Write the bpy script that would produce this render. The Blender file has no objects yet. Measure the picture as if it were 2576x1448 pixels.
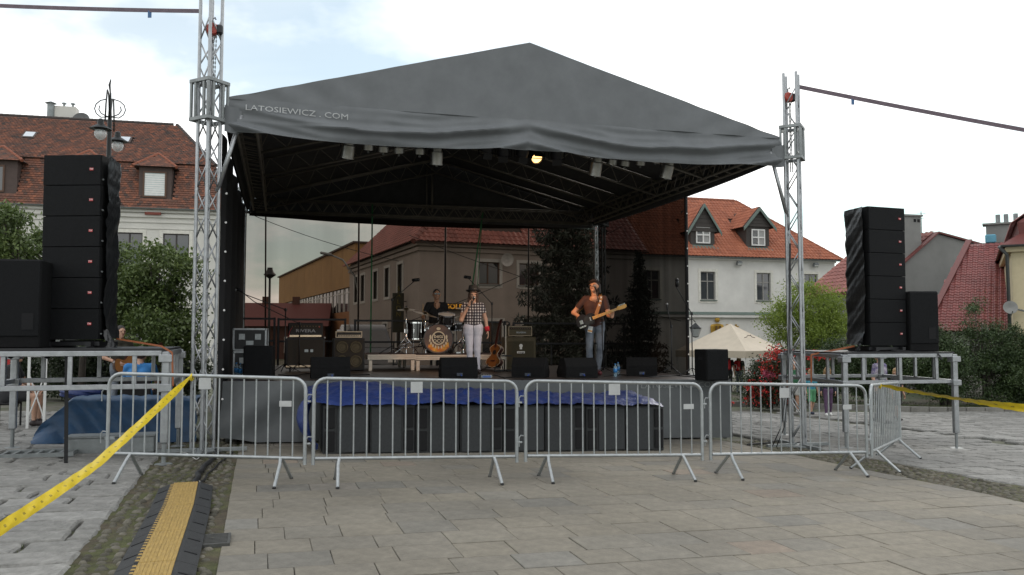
import bpy, math, random
import numpy as np
from mathutils import Vector, Matrix, Quaternion
R = math.radians
rnd = random.Random(7)
SC = bpy.context.scene
COL = SC.collection
# ------------------------------------------------------------------ camera
F, CX, CY, CAMZ = 2080.0, 1288.0, 724.0, 1.6          # pixel units of a 2576 px wide view
PITCH = math.atan(121 / F)
cam = bpy.data.cameras.new('camera'); cam_o = bpy.data.objects.new('camera', cam); COL.objects.link(cam_o)
cam.sensor_width = 36; cam.lens = 36 * F / 2576; cam.clip_start = .05; cam.clip_end = 600
cam_o.location = (0, 0, CAMZ); cam_o.rotation_euler = (math.pi / 2 + PITCH, 0, 0)
SC.camera = cam_o
# ------------------------------------------------------------------ sky, sun, exposure
SUN_EL, SUN_AZ = R(34), R(28)
W = bpy.data.worlds.new('World'); SC.world = W; W.use_nodes = True
nt = W.node_tree; nt.nodes.clear()
def wn(t, **k):
    n = nt.nodes.new(t)
    for a, b in k.items(): setattr(n, a, b)
    return n
wo = wn('ShaderNodeOutputWorld'); bg = wn('ShaderNodeBackground'); bg.inputs[1].default_value = .1
sky = wn('ShaderNodeTexSky', sky_type='NISHITA', sun_disc=False, sun_elevation=SUN_EL, sun_rotation=SUN_AZ, dust_density=.4)
tc = wn('ShaderNodeTexCoord'); sep = wn('ShaderNodeSeparateXYZ'); nt.links.new(tc.outputs['Generated'], sep.inputs[0])
ad = wn('ShaderNodeMath', operation='ADD'); ad.inputs[1].default_value = .22; nt.links.new(sep.outputs[2], ad.inputs[0])
ab = wn('ShaderNodeMath', operation='MAXIMUM'); ab.inputs[1].default_value = .05; nt.links.new(ad.outputs[0], ab.inputs[0])
d1 = wn('ShaderNodeMath', operation='DIVIDE'); d2 = wn('ShaderNodeMath', operation='DIVIDE')
nt.links.new(sep.outputs[0], d1.inputs[0]); nt.links.new(ab.outputs[0], d1.inputs[1])
nt.links.new(sep.outputs[1], d2.inputs[0]); nt.links.new(ab.outputs[0], d2.inputs[1])
cmb = wn('ShaderNodeCombineXYZ'); nt.links.new(d1.outputs[0], cmb.inputs[0]); nt.links.new(d2.outputs[0], cmb.inputs[1])
cmb.inputs[2].default_value = 16.6
cn = wn('ShaderNodeTexNoise'); cn.inputs['Scale'].default_value = .9; cn.inputs['Detail'].default_value = 7; cn.inputs['Roughness'].default_value = .55
nt.links.new(cmb.outputs[0], cn.inputs['Vector'])
cr = wn('ShaderNodeValToRGB'); cr.color_ramp.elements[0].position = .42; cr.color_ramp.elements[1].position = .56
cr.color_ramp.elements[0].color = (.42, .42, .42, 1); cr.color_ramp.elements[1].color = (1, 1, 1, 1)
nt.links.new(cn.outputs['Fac'], cr.inputs[0])
# grey undersides of some of the clouds
cn2 = wn('ShaderNodeTexNoise'); cn2.inputs['Scale'].default_value = 1.6; cn2.inputs['Detail'].default_value = 5
mp2 = wn('ShaderNodeMapping'); mp2.inputs['Scale'].default_value = (.35, 1, 1); mp2.inputs['Location'].default_value = (4.3, 1.2, 0)
nt.links.new(cmb.outputs[0], mp2.inputs[0]); nt.links.new(mp2.outputs[0], cn2.inputs['Vector'])
cr2 = wn('ShaderNodeValToRGB'); cr2.color_ramp.elements[0].position = .36; cr2.color_ramp.elements[1].position = .56
cr2.color_ramp.elements[0].color = (16, 16.5, 17.2, 1); cr2.color_ramp.elements[1].color = (21, 20.7, 20.1, 1)
nt.links.new(cn2.outputs['Fac'], cr2.inputs[0])
mx = wn('ShaderNodeMix', data_type='RGBA'); nt.links.new(cr.outputs[0], mx.inputs[0]); tn_ = wn('ShaderNodeVectorMath', operation='MULTIPLY'); tn_.inputs[1].default_value = (.8, 1.2, 1.12); nt.links.new(sky.outputs[0], tn_.inputs[0]); nt.links.new(tn_.outputs[0], mx.inputs[6]); nt.links.new(cr2.outputs[0], mx.inputs[7])
nt.links.new(mx.outputs[2], bg.inputs[0]); nt.links.new(bg.outputs[0], wo.inputs[0])
sl = bpy.data.lights.new('sun', 'SUN'); sl.energy = .9; sl.angle = R(18); sl.color = (1, .95, .87)
so = bpy.data.objects.new('sun', sl); COL.objects.link(so)
sd = Vector((math.sin(SUN_AZ) * math.cos(SUN_EL), math.cos(SUN_AZ) * math.cos(SUN_EL), math.sin(SUN_EL)))
so.rotation_euler = (-sd).to_track_quat('-Z', 'Y').to_euler(); so.location = sd * 60
vs = SC.view_settings; vs.view_transform = 'Standard'; vs.look = 'None'; vs.gamma = 1; vs.exposure = -.2
try: vs.use_curve_mapping = False
except Exception: pass

# ------------------------------------------------------------------ geometry helpers
def ray(px, py):
    dx, dy = (px - CX) / F, (CY - py) / F
    return Vector((dx, math.cos(PITCH) - dy * math.sin(PITCH), math.sin(PITCH) + dy * math.cos(PITCH)))
def at(px, py, Y):
    d = ray(px, py); return Vector((0, 0, CAMZ)) + d * (Y / d.y)
def zg(x, y):                                   # the square falls gently to the right and to the back
    return -.023 * max(-12, min(12, x)) - .02 * max(0, min(40, y) - 9)
def onf(px, py, fz, dz=0):
    d = ray(px, py); t = 8.0
    for _ in range(60):
        z = fz(d.x * t, d.y * t) + dz
        t += ((z - CAMZ) / d.z - t) * .7
    return Vector((d.x * t, d.y * t, fz(d.x * t, d.y * t) + dz))
def ong(px, py): return onf(px, py, zg)
def G(x, y, dz=0): return Vector((x, y, zg(x, y) + dz))

class B:
    """collects faces of one mesh"""
    def __init__(s): s.v = []; s.f = []; s.m = []; s.t = []; s.mi = 0; s.tone = .5
    def add(s, vs, fs, tones=None):
        o = len(s.v); s.v += [tuple(p) for p in vs]
        for q in fs: s.f.append([i + o for i in q]); s.m.append(s.mi); s.t.append(s.tone)
        return s
    def box(s, c, d, rz=0, M=None, b=0):
        hx, hy, hz = d[0] / 2, d[1] / 2, d[2] / 2
        if b <= 0:
            vs = [Vector((x, y, z)) for x in (-hx, hx) for y in (-hy, hy) for z in (-hz, hz)]
            fs = [(0, 1, 3, 2), (4, 6, 7, 5), (0, 4, 5, 1), (2, 3, 7, 6), (0, 2, 6, 4), (1, 5, 7, 3)]
        else:
            b = min(b, hx * .9, hy * .9, hz * .9); vs = []; idx = {}
            for x in (-1, 1):
                for y in (-1, 1):
                    for z in (-1, 1):
                        for k in range(3):
                            h = [hx - b, hy - b, hz - b]; h[k] += b
                            idx[x, y, z, k] = len(vs); vs.append(Vector((x * h[0], y * h[1], z * h[2])))
            I = lambda p, k: idx[p[0], p[1], p[2], k]; fs = []
            for k in range(3):
                i, j = (k + 1) % 3, (k + 2) % 3
                for sg in (-1, 1):
                    q = []
                    for a, c2 in ((-1, -1), (1, -1), (1, 1), (-1, 1)):
                        p = [0, 0, 0]; p[k] = sg; p[i] = a; p[j] = c2; q.append(I(p, k))
                    fs.append(q if sg > 0 else q[::-1])
                for a in (-1, 1):
                    for c2 in (-1, 1):
                        p = [0, 0, 0]; p[i] = a; p[j] = c2; p0 = p[:]; p1 = p[:]; p0[k] = -1; p1[k] = 1
                        q = [I(p0, i), I(p1, i), I(p1, j), I(p0, j)]
                        fs.append(q if a * c2 < 0 else q[::-1])
            for x in (-1, 1):
                for y in (-1, 1):
                    for z in (-1, 1):
                        q = [idx[x, y, z, 0], idx[x, y, z, 1], idx[x, y, z, 2]]
                        fs.append(q if x * y * z > 0 else q[::-1])
        m = M if M is not None else Matrix.Rotation(rz, 4, 'Z')
        c = Vector(c); return s.add([m @ p + c for p in vs], fs)
    def ob(s, o, ax, ay, az):
        o, ax, ay, az = map(Vector, (o, ax, ay, az))
        vs = [o + ax * i + ay * j + az * k for i in (0, 1) for j in (0, 1) for k in (0, 1)]
        return s.add(vs, [(0, 1, 3, 2), (4, 6, 7, 5), (0, 4, 5, 1), (2, 3, 7, 6), (0, 2, 6, 4), (1, 5, 7, 3)])
    def path(s, pts, r, n=6, cap=True):
        P = [Vector(p) for p in pts]; rr = r if isinstance(r, (list, tuple)) else [r] * len(P)
        vs, fs = [], []; t0 = (P[1] - P[0]).normalized()
        nrm = t0.orthogonal().normalized()
        for i, p in enumerate(P):
            t = ((P[min(i + 1, len(P) - 1)] - p).normalized() + (p - P[max(i - 1, 0)]).normalized())
            t = t.normalized() if t.length > 1e-6 else t0
            nrm = (nrm - t * nrm.dot(t)).normalized(); bn = t.cross(nrm)
            for k in range(n):
                a = 2 * math.pi * k / n; vs.append(p + (nrm * math.cos(a) + bn * math.sin(a)) * rr[i])
        for i in range(len(P) - 1):
            for k in range(n):
                k2 = (k + 1) % n; fs.append((i * n + k, i * n + k2, (i + 1) * n + k2, (i + 1) * n + k))
        if cap: fs.append(list(range(n))[::-1]); fs.append([(len(P) - 1) * n + k for k in range(n)])
        return s.add(vs, fs)
    def tube(s, p, q, r, n=8, r2=None): return s.path([p, q], [r, r if r2 is None else r2], n)
    def lathe(s, prof, n=16, c=(0, 0, 0), M=None, cap=True):
        vs, fs = [], []; m = M if M is not None else Matrix.Identity(4); c = Vector(c)
        for r, z in prof:
            for k in range(n):
                a = 2 * math.pi * k / n; vs.append(m @ Vector((r * math.cos(a), r * math.sin(a), z)) + c)
        for i in range(len(prof) - 1):
            for k in range(n):
                k2 = (k + 1) % n; fs.append((i * n + k, i * n + k2, (i + 1) * n + k2, (i + 1) * n + k))
        if cap and prof[0][0] > .005: fs.append(list(range(n))[::-1])
        if cap and prof[-1][0] > .005 and prof[0][0] > .005: fs.append([(len(prof) - 1) * n + k for k in range(n)])
        return s.add(vs, fs)
    def ell(s, c, r, nu=12, nv=8, M=None):
        pr = [(math.sin(math.pi * i / nv), -math.cos(math.pi * i / nv)) for i in range(nv + 1)]
        pr[0] = (1e-4, -1); pr[-1] = (1e-4, 1)
        S = Matrix.Diagonal((r[0], r[1], r[2], 1)); return s.lathe(pr, nu, c, (M @ S) if M is not None else S)
    def poly(s, pts): return s.add(pts, [list(range(len(pts)))])
    def prism(s, pts, ex):
        P = [Vector(p) for p in pts]; ex = Vector(ex); n = len(P)
        fs = [list(range(n))[::-1], [n + k for k in range(n)]] + [(k, (k + 1) % n, n + (k + 1) % n, n + k) for k in range(n)]
        return s.add(P + [p + ex for p in P], fs)
    def grid(s, nu, nv, fn):
        vs = [fn(i / nu, j / nv) for j in range(nv + 1) for i in range(nu + 1)]
        return s.add(vs, [(j * (nu + 1) + i, j * (nu + 1) + i + 1, (j + 1) * (nu + 1) + i + 1, (j + 1) * (nu + 1) + i) for j in range(nv) for i in range(nu)])
    def mesh(s, name='mesh', smooth=False):
        me = bpy.data.meshes.new(name); me.from_pydata(s.v, [], s.f)
        if any(s.m): me.polygons.foreach_set('material_index', s.m)
        if any(abs(t - .5) > 1e-6 for t in s.t):
            at_ = me.attributes.new('tone', 'FLOAT', 'FACE'); at_.data.foreach_set('value', s.t)
        if smooth: me.polygons.foreach_set('use_smooth', [True] * len(me.polygons))
        me.update(); return me
def obj(name, b, mat, parent=None, loc=(0, 0, 0), rz=0, smooth=False, rot=None):
    me = b.mesh(name, smooth) if isinstance(b, B) else b
    if isinstance(b, B):
        for m in (mat if isinstance(mat, (list, tuple)) else [mat]): me.materials.append(m)
    o = bpy.data.objects.new(name, me); COL.objects.link(o); o.location = loc
    o.rotation_euler = rot if rot else (0, 0, rz)
    if parent: o.parent = parent
    return o
def tag(o, label=None, cat=None, group=None, kind=None):
    if label: o['label'] = label
    if cat: o['category'] = cat
    if group: o['group'] = group
    if kind: o['kind'] = kind
    return o
def thing(name, label, cat, loc=(0, 0, 0), rz=0, group=None):
    o = bpy.data.objects.new(name, None); COL.objects.link(o); o.empty_display_size = .2
    o.location = loc; o.rotation_euler = (0, 0, rz); return tag(o, label, cat, group)
def copy_tree(o, parent=None):
    c = o.copy(); COL.objects.link(c); c.parent = parent
    for ch in KIDS(o): copy_tree(ch, c)
    return c
def KIDS(o): return [c for c in bpy.data.objects if c.parent == o] if not hasattr(o, 'children') else list(o.children)
def smoothc(o, ang=40):
    me = o.data; me.polygons.foreach_set('use_smooth', [True] * len(me.polygons))
    me.set_sharp_from_angle(angle=R(ang)); return o
def text_mesh(txt, size, ext=.002, bold=0, align='CENTER', sx=1.0):
    cu = bpy.data.curves.new('lettering', 'FONT'); cu.body = txt; cu.size = size; cu.extrude = ext; cu.offset = bold; cu.resolution_u = 2
    cu.align_x = align; cu.align_y = 'CENTER'
    o = bpy.data.objects.new('lettering', cu); COL.objects.link(o)
    dg = bpy.context.evaluated_depsgraph_get(); dg.update()
    me = bpy.data.meshes.new_from_object(o.evaluated_get(dg)); bpy.data.objects.remove(o)
    if sx != 1: me.transform(Matrix.Diagonal((sx, 1, 1, 1)))
    return me
def noise1(seed):
    q = random.Random(seed); ph = [(q.uniform(.5, 1.5), q.uniform(0, 6.28)) for _ in range(6)]
    return lambda x: sum(math.sin(x * f_ * (1 + i) + p) / (1 + i) for i, (f_, p) in enumerate(ph)) / 2

# ------------------------------------------------------------------ materials
MATS = {}
def mat(name, col, rough=.6, metal=0., var=.12, vscale=6., bump=0., bscale=60., rand=0., tone=None, col2=None, spec=None, coat=0, stain=0., stretch=None, alpha=None):
    if name in MATS: return MATS[name]
    m = bpy.data.materials.new(name); m.use_nodes = True; MATS[name] = m
    t = m.node_tree; N = t.nodes; L = t.links; p = N['Principled BSDF']
    p.inputs['Roughness'].default_value = rough; p.inputs['Metallic'].default_value = metal
    if spec is not None: p.inputs['Specular IOR Level'].default_value = spec
    if coat: p.inputs['Coat Weight'].default_value = coat; p.inputs['Coat Roughness'].default_value = .15
    co = N.new('ShaderNodeTexCoord'); src = co.outputs['Object']
    if stretch:
        mp = N.new('ShaderNodeMapping'); mp.inputs['Scale'].default_value = stretch; L.new(src, mp.inputs[0]); src = mp.outputs[0]
    nz = N.new('ShaderNodeTexNoise'); nz.inputs['Scale'].default_value = vscale; nz.inputs['Detail'].default_value = 6; nz.inputs['Roughness'].default_value = .65
    L.new(src, nz.inputs['Vector'])
    mr = N.new('ShaderNodeMapRange'); mr.inputs['From Min'].default_value = .3; mr.inputs['From Max'].default_value = .7
    mr.inputs['To Min'].default_value = 1 - var; mr.inputs['To Max'].default_value = 1 + var; L.new(nz.outputs['Fac'], mr.inputs['Value'])
    val = mr.outputs[0]
    def mul(a, b):
        n = N.new('ShaderNodeMath'); n.operation = 'MULTIPLY'; L.new(a, n.inputs[0]); L.new(b, n.inputs[1]); return n.outputs[0]
    if rand:
        oi = N.new('ShaderNodeObjectInfo'); m2 = N.new('ShaderNodeMapRange'); m2.inputs['To Min'].default_value = 1 - rand; m2.inputs['To Max'].default_value = 1 + rand
        L.new(oi.outputs['Random'], m2.inputs['Value']); val = mul(val, m2.outputs[0])
    if stain:
        g = N.new('ShaderNodeNewGeometry'); n3 = N.new('ShaderNodeTexNoise'); n3.inputs['Scale'].default_value = .55; n3.inputs['Detail'].default_value = 5
        L.new(g.outputs['Position'], n3.inputs['Vector']); m3 = N.new('ShaderNodeMapRange'); m3.inputs['From Min'].default_value = .3; m3.inputs['From Max'].default_value = .7
        m3.inputs['To Min'].default_value = 1 - stain; m3.inputs['To Max'].default_value = 1 + stain; L.new(n3.outputs['Fac'], m3.inputs['Value']); val = mul(val, m3.outputs[0])
    if tone:
        a = N.new('ShaderNodeAttribute'); a.attribute_name = 'tone'; rp = N.new('ShaderNodeValToRGB')
        for i, (ps, c) in enumerate(tone):
            e = rp.color_ramp.elements[i] if i < 2 else rp.color_ramp.elements.new(ps)
            e.position = ps; e.color = (*c, 1)
        L.new(a.outputs['Fac'], rp.inputs[0]); base = rp.outputs[0]
    elif col2:
        mxn = N.new('ShaderNodeMix'); mxn.data_type = 'RGBA'; n4 = N.new('ShaderNodeTexNoise'); n4.inputs['Scale'].default_value = vscale * .37; n4.inputs['Detail'].default_value = 5
        L.new(src, n4.inputs['Vector']); m4 = N.new('ShaderNodeMapRange'); m4.inputs['From Min'].default_value = .42; m4.inputs['From Max'].default_value = .6; L.new(n4.outputs['Fac'], m4.inputs['Value'])
        L.new(m4.outputs[0], mxn.inputs[0]); mxn.inputs[6].default_value = (*col, 1); mxn.inputs[7].default_value = (*col2, 1); base = mxn.outputs[2]
    else:
        rg = N.new('ShaderNodeRGB'); rg.outputs[0].default_value = (*col, 1); base = rg.outputs[0]
    vm = N.new('ShaderNodeVectorMath'); vm.operation = 'SCALE'; L.new(base, vm.inputs[0]); L.new(val, vm.inputs['Scale']); L.new(vm.outputs[0], p.inputs['Base Color'])
    if bump:
        bn = N.new('ShaderNodeTexNoise'); bn.inputs['Scale'].default_value = bscale; bn.inputs['Detail'].default_value = 4; L.new(src, bn.inputs['Vector'])
        bp = N.new('ShaderNodeBump'); bp.inputs['Strength'].default_value = bump; bp.inputs['Distance'].default_value = .02; L.new(bn.outputs['Fac'], bp.inputs['Height']); L.new(bp.outputs[0], p.inputs['Normal'])
    if alpha is not None: p.inputs['Alpha'].default_value = alpha
    return m
def emit(name, col, s):
    m = bpy.data.materials.new(name); m.use_nodes = True; p = m.node_tree.nodes['Principled BSDF']
    p.inputs['Base Color'].default_value = (*col, 1); p.inputs['Emission Color'].default_value = (*col, 1); p.inputs['Emission Strength'].default_value = s; return m
def net_mat(name, trans, dark, cover):
    m = bpy.data.materials.new(name); m.use_nodes = True; t = m.node_tree; N = t.nodes; L = t.links; N.clear()
    o = N.new('ShaderNodeOutputMaterial'); mxs = N.new('ShaderNodeMixShader'); tr = N.new('ShaderNodeBsdfTransparent'); df = N.new('ShaderNodeBsdfDiffuse')
    tr.inputs[0].default_value = (*trans, 1); df.inputs[0].default_value = (*dark, 1); mxs.inputs[0].default_value = cover
    nz = N.new('ShaderNodeTexNoise'); nz.inputs['Scale'].default_value = 1.1; co = N.new('ShaderNodeTexCoord'); mp = N.new('ShaderNodeMapping'); mp.inputs['Scale'].default_value = (2.2, 2.2, .12)
    L.new(co.outputs['Object'], mp.inputs[0]); L.new(mp.outputs[0], nz.inputs['Vector'])
    mr = N.new('ShaderNodeMapRange'); mr.inputs['From Min'].default_value = .3; mr.inputs['From Max'].default_value = .7; mr.inputs['To Min'].default_value = cover * .85; mr.inputs['To Max'].default_value = min(.98, cover * 1.15)
    L.new(nz.outputs['Fac'], mr.inputs['Value']); L.new(mr.outputs[0], mxs.inputs[0])
    L.new(tr.outputs[0], mxs.inputs[1]); L.new(df.outputs[0], mxs.inputs[2]); L.new(mxs.outputs[0], o.inputs[0]); return m
def glass_mat(name, tint, rough=.03, alpha=.35):
    return mat(name, tint, rough, 0, .05, spec=.8, alpha=alpha)

ALU = mat('aluminium', (.36, .37, .38), .42, .85, .18, 9, .05, 90)
GALV = mat('galvanised_steel', (.37, .39, .395), .45, .75, .16, 14, .08, 120, rand=.05)
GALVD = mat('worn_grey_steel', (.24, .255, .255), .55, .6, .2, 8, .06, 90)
BLACKM = mat('black_metal', (.018, .018, .02), .45, .3, .2)
CAB = mat('black_speaker_paint', (.006, .006, .0065), .8, 0, .3, 20, .25, 160, spec=.2)
GRILLE = mat('black_speaker_grille', (.007, .0075, .0085), .75, 0, .25, 30, .5, 420, spec=.2)
RUBBER = mat('black_rubber', (.022, .023, .024), .75, 0, .3, 12, .3, 80)
CHROME = mat('chrome', (.75, .75, .76), .12, 1, .04)
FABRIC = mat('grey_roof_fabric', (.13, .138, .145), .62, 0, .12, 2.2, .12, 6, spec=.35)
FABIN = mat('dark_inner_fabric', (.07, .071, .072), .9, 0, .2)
CURT = mat('black_curtain', (.012, .012, .013), .95, 0, .3, 4, .2, 30)
SKIRT = mat('grey_skirt_fabric', (.085, .092, .095), .6, 0, .12, 3, .04, 14)
RED = mat('red_badge', (.5, .03, .03), .4, 0, .05)
WHITE = mat('white_paint', (.72, .72, .7), .55, 0, .06)
CABLE = mat('black_cable', (.014, .014, .015), .6, 0, .1)
GLASSD = mat('dark_window_glass', (.035, .04, .045), .06, 0, .2, 2, spec=.9)
# ================================================================== GROUND
TP = R(17); PA = Vector((math.cos(TP), math.sin(TP), 0)); PB = Vector((-math.sin(TP), math.cos(TP), 0))
def pv(a, b, dz=0):
    x = a * PA.x + b * PB.x; y = a * PA.y + b * PB.y; return Vector((x, y, zg(x, y) + dz))
EARTH = mat('sandy_joint_earth', (.12, .113, .09), .95, 0, .3, 3, .4, 30, col2=(.075, .085, .045))
g = B()
xs = [-260, -120, -60, -30] + [-20 + 2 * i for i in range(23)] + [34, 60, 120, 260]
ys = [-60, -20, -6] + [2 * i for i in range(31)] + [80, 120, 200, 400]
g.add([(x, y, zg(x, y) - .05) for y in ys for x in xs], [(j * len(xs) + i, j * len(xs) + i + 1, (j + 1) * len(xs) + i + 1, (j + 1) * len(xs) + i) for j in range(len(ys) - 1) for i in range(len(xs) - 1)])
tag(obj('ground', g, EARTH, smooth=True), kind='structure')

SLAB = mat('sandstone_slab', (0, 0, 0), .85, 0, .2, 9, .35, 45, stain=.2, tone=[(0, (.155, .146, .126)), (1, (.205, .168, .132)), (.3, (.182, .165, .134)), (.7, (.194, .174, .137)), (.85, (.178, .17, .15))])
GRAN = mat('rough_granite', (0, 0, 0), .9, 0, .28, 9, .8, 34, stain=.12, tone=[(0, (.175, .172, .16)), (1, (.265, .26, .245)), (.5, (.222, .217, .203))])
COBB = mat('river_cobble', (0, 0, 0), .85, 0, .25, 20, .4, 60, tone=[(0, (.065, .06, .045)), (1, (.14, .128, .1)), (.5, (.095, .088, .066))])
MOSS = mat('mossy_joint', (.07, .075, .026), .95, 0, .45, 9, .9, 60, col2=(.075, .06, .038))
def slab_into(b, a0, a1, b0, b1, ch=.007, jit=0., lift=.0, ox=0, oy=0, oz=0, rough=0.):
    q = lambda: rnd.uniform(-jit, jit)
    cs = [(a0 + q(), b0 + q()), (a1 + q(), b0 + q()), (a1 + q(), b1 + q()), (a0 + q(), b1 + q())]
    if rough:                                   # knocked-off corners and bulging sides
        out = []
        for k in range(4):
            p, n2 = cs[k], cs[(k + 1) % 4]; r_ = .02 + rnd.random() * .025
            out.append((p[0] + (n2[0] - p[0]) * r_, p[1] + (n2[1] - p[1]) * r_))
            m_ = .5 + rnd.uniform(-.15, .15); out.append((p[0] + (n2[0] - p[0]) * m_ + q() * .8, p[1] + (n2[1] - p[1]) * m_ + q() * .8))
            out.append((p[0] + (n2[0] - p[0]) * (1 - r_), p[1] + (n2[1] - p[1]) * (1 - r_)))
        cs = out
    n = len(cs); ca = sum(c[0] for c in cs) / n; cb = sum(c[1] for c in cs) / n
    tx, ty = rnd.uniform(-1, 1) * lift, rnd.uniform(-1, 1) * lift; h = rnd.uniform(-1, 1) * lift * .5
    off = Vector((ox, oy, oz)); lo, mid, top = [], [], []
    for (x, y) in cs:
        dz = h + tx * (x - ca) + ty * (y - cb)
        lo.append(pv(x, y, -.06) - off); mid.append(pv(x, y, dz - ch) - off)
        l = math.hypot(x - ca, y - cb); k = max(.5, 1 - ch * 1.6 / l); top.append(pv(ca + (x - ca) * k, cb + (y - cb) * k, dz + (rnd.uniform(0, rough) if rough else 0)) - off)
    vs = lo + mid + top
    fs = [[2 * n + k for k in range(n)]]
    if rough:
        vs.append(pv(ca, cb, h + rnd.uniform(0, rough)) - off); fs = [(2 * n + k, 2 * n + (k + 1) % n, 3 * n) for k in range(n)]
    for k in range(n):
        k2 = (k + 1) % n; fs.append((k, k2, n + k2, n + k)); fs.append((n + k, n + k2, 2 * n + k2, 2 * n + k))
    b.add(vs, fs)
def paving(name, piece, a_rng, b_rng, row, lens, gap, mate, limit, jit=0, rough=0, ch=.007, lift=.004, skip=None, near=None):
    rows = []; b0 = b_rng[0]; cells = []
    while b0 < b_rng[1]:
        rh = row * rnd.uniform(.93, 1.07); a0 = a_rng[0]; first = rnd.random()
        while a0 < a_rng[1] - .02:
            l = rnd.uniform(*lens)
            if first: l *= first * .6 + .4; first = 0
            a1 = min(a0 + l, a_rng[1])
            if a_rng[1] - a1 < lens[0] * .4: a1 = a_rng[1]
            if not (skip and skip((a0 + a1) / 2, b0)): cells.append((a0 + gap / 2, a1 - gap / 2, b0 + gap / 2, b0 + rh - gap / 2))
            a0 = a1
        b0 += rh
    root = bpy.data.objects.new(name, None); COL.objects.link(root); tag(root, kind='structure')
    def dist(c):
        p = pv((c[0] + c[1]) / 2, (c[2] + c[3]) / 2)
        if p.y < 2: return 999
        ix = p.x / p.y * F; iy = (CAMZ - p.z) / p.y * F
        return p.length + (60 if abs(ix) > 1400 or iy > 640 or (near and near(p)) else 0)
    cells.sort(key=dist); rest = B()
    for i, c in enumerate(cells):
        tn = min(1, max(0, rnd.gauss(.45, .24)))
        if i < limit:
            p = pv((c[0] + c[1]) / 2, (c[2] + c[3]) / 2); b = B(); b.tone = tn
            slab_into(b, *c, ch=ch, jit=jit, lift=lift, ox=p.x, oy=p.y, oz=p.z, rough=rough); obj(piece, b, mate, root, p)
        else:
            rest.tone = tn; slab_into(rest, *c, ch=ch, jit=jit, lift=lift, rough=rough)
    if rest.f: tag(obj('further_' + piece + 's', rest, mate, root), kind='stuff')
    return root
paving('pavement', 'paving_slab', (-.24, 7.6), (3.2, 14.6), 0.385, (.40, .56), .005, SLAB, 300, jit=.002, ch=.004, lift=.006, near=lambda p: p.y > 12)
paving('pavement', 'granite_slab', (-10, -1.17), (5.0, 19), .33, (.42, .95), .024, GRAN, 300, jit=.013, rough=.012, ch=.013, lift=.008, near=lambda p: p.y > 14.5)
paving('pavement', 'granite_slab', (8.52, 24), (2.5, 19), .33, (.4, .8), .026, GRAN, 300, jit=.013, rough=.012, ch=.013, lift=.008, skip=lambda a, b: 12.8 < a < 13.2)
# cobbled gutters, and the moss in them
def cobbles(a_rng, b_rng, limit, far):
    root = bpy.data.objects.new('gutter', None); COL.objects.link(root); tag(root, kind='structure')
    ms = B(); n = 60; na = 8
    ms.grid(na, n, lambda u, v: pv(a_rng[0] - .05 + (a_rng[1] - a_rng[0] + .1) * u, b_rng[0] + (b_rng[1] - b_rng[0]) * v, -.010 + .010 * math.sin(u * 9 + v * 40) * math.sin(v * 97 + u * 5)))
    tag(obj('moss', ms, MOSS, root, smooth=True), kind='stuff')
    vari = []
    for k in range(8):
        b = B(); n_ = 7; ring = [(math.cos(6.283 * i / n_), math.sin(6.283 * i / n_)) for i in range(n_)]; jr = [rnd.uniform(.82, 1.1) for _ in range(n_)]
        vs = [(x * .052 * r_, y * .047 * r_, -.05) for (x, y), r_ in zip(ring, jr)] + [(x * .05 * r_, y * .045 * r_, -.008) for (x, y), r_ in zip(ring, jr)] + [(x * .03 * r_, y * .028 * r_, .008) for (x, y), r_ in zip(ring, jr)] + [(0, 0, .011)]
        fs = [(i, (i + 1) % n_, n_ + (i + 1) % n_, n_ + i) for i in range(n_)] + [(n_ + i, n_ + (i + 1) % n_, 2 * n_ + (i + 1) % n_, 2 * n_ + i) for i in range(n_)] + [(2 * n_ + i, 2 * n_ + (i + 1) % n_, 3 * n_) for i in range(n_)]
        b.tone = k / 7; b.add(vs, fs); vari.append(b)
    meshes = []
    for b in vari:
        me = b.mesh('cobble', True); me.materials.append(COBB); meshes.append(me)
    spots = []; b0 = b_rng[0]
    while b0 < b_rng[1]:
        a0 = a_rng[0] + rnd.uniform(.03, .07)
        while a0 < a_rng[1] - .03:
            spots.append((a0, b0 + rnd.uniform(-.02, .02))); a0 += rnd.uniform(.095, .125)
        b0 += .1
    spots.sort(key=lambda s_: abs((pv(*s_)).length - far))
    rest = B()
    for i, (a, b_) in enumerate(spots):
        p = pv(a, b_, rnd.uniform(-.012, .004)); k = rnd.randrange(8); rz = rnd.uniform(0, 6.28); sc = rnd.uniform(.62, 1.0)
        if i < limit:
            o = obj('cobble', meshes[k], None, root, p, rz); o.scale = (sc, sc, 1)
        else:
            c, s_ = math.cos(rz) * sc, math.sin(rz) * sc; rest.tone = k / 7
            rest.add([(p.x + x * c - y * s_, p.y + x * s_ + y * c, p.z + z) for x, y, z in vari[k].v], vari[k].f)
    tag(obj('further_cobbles', rest, COBB, root, smooth=True), kind='stuff')
cobbles((-1.15, -.26), (4.9, 13.5), 300, 5.4)
cobbles((7.62, 8.5), (2.5, 12.5), 300, 9.4)
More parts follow.
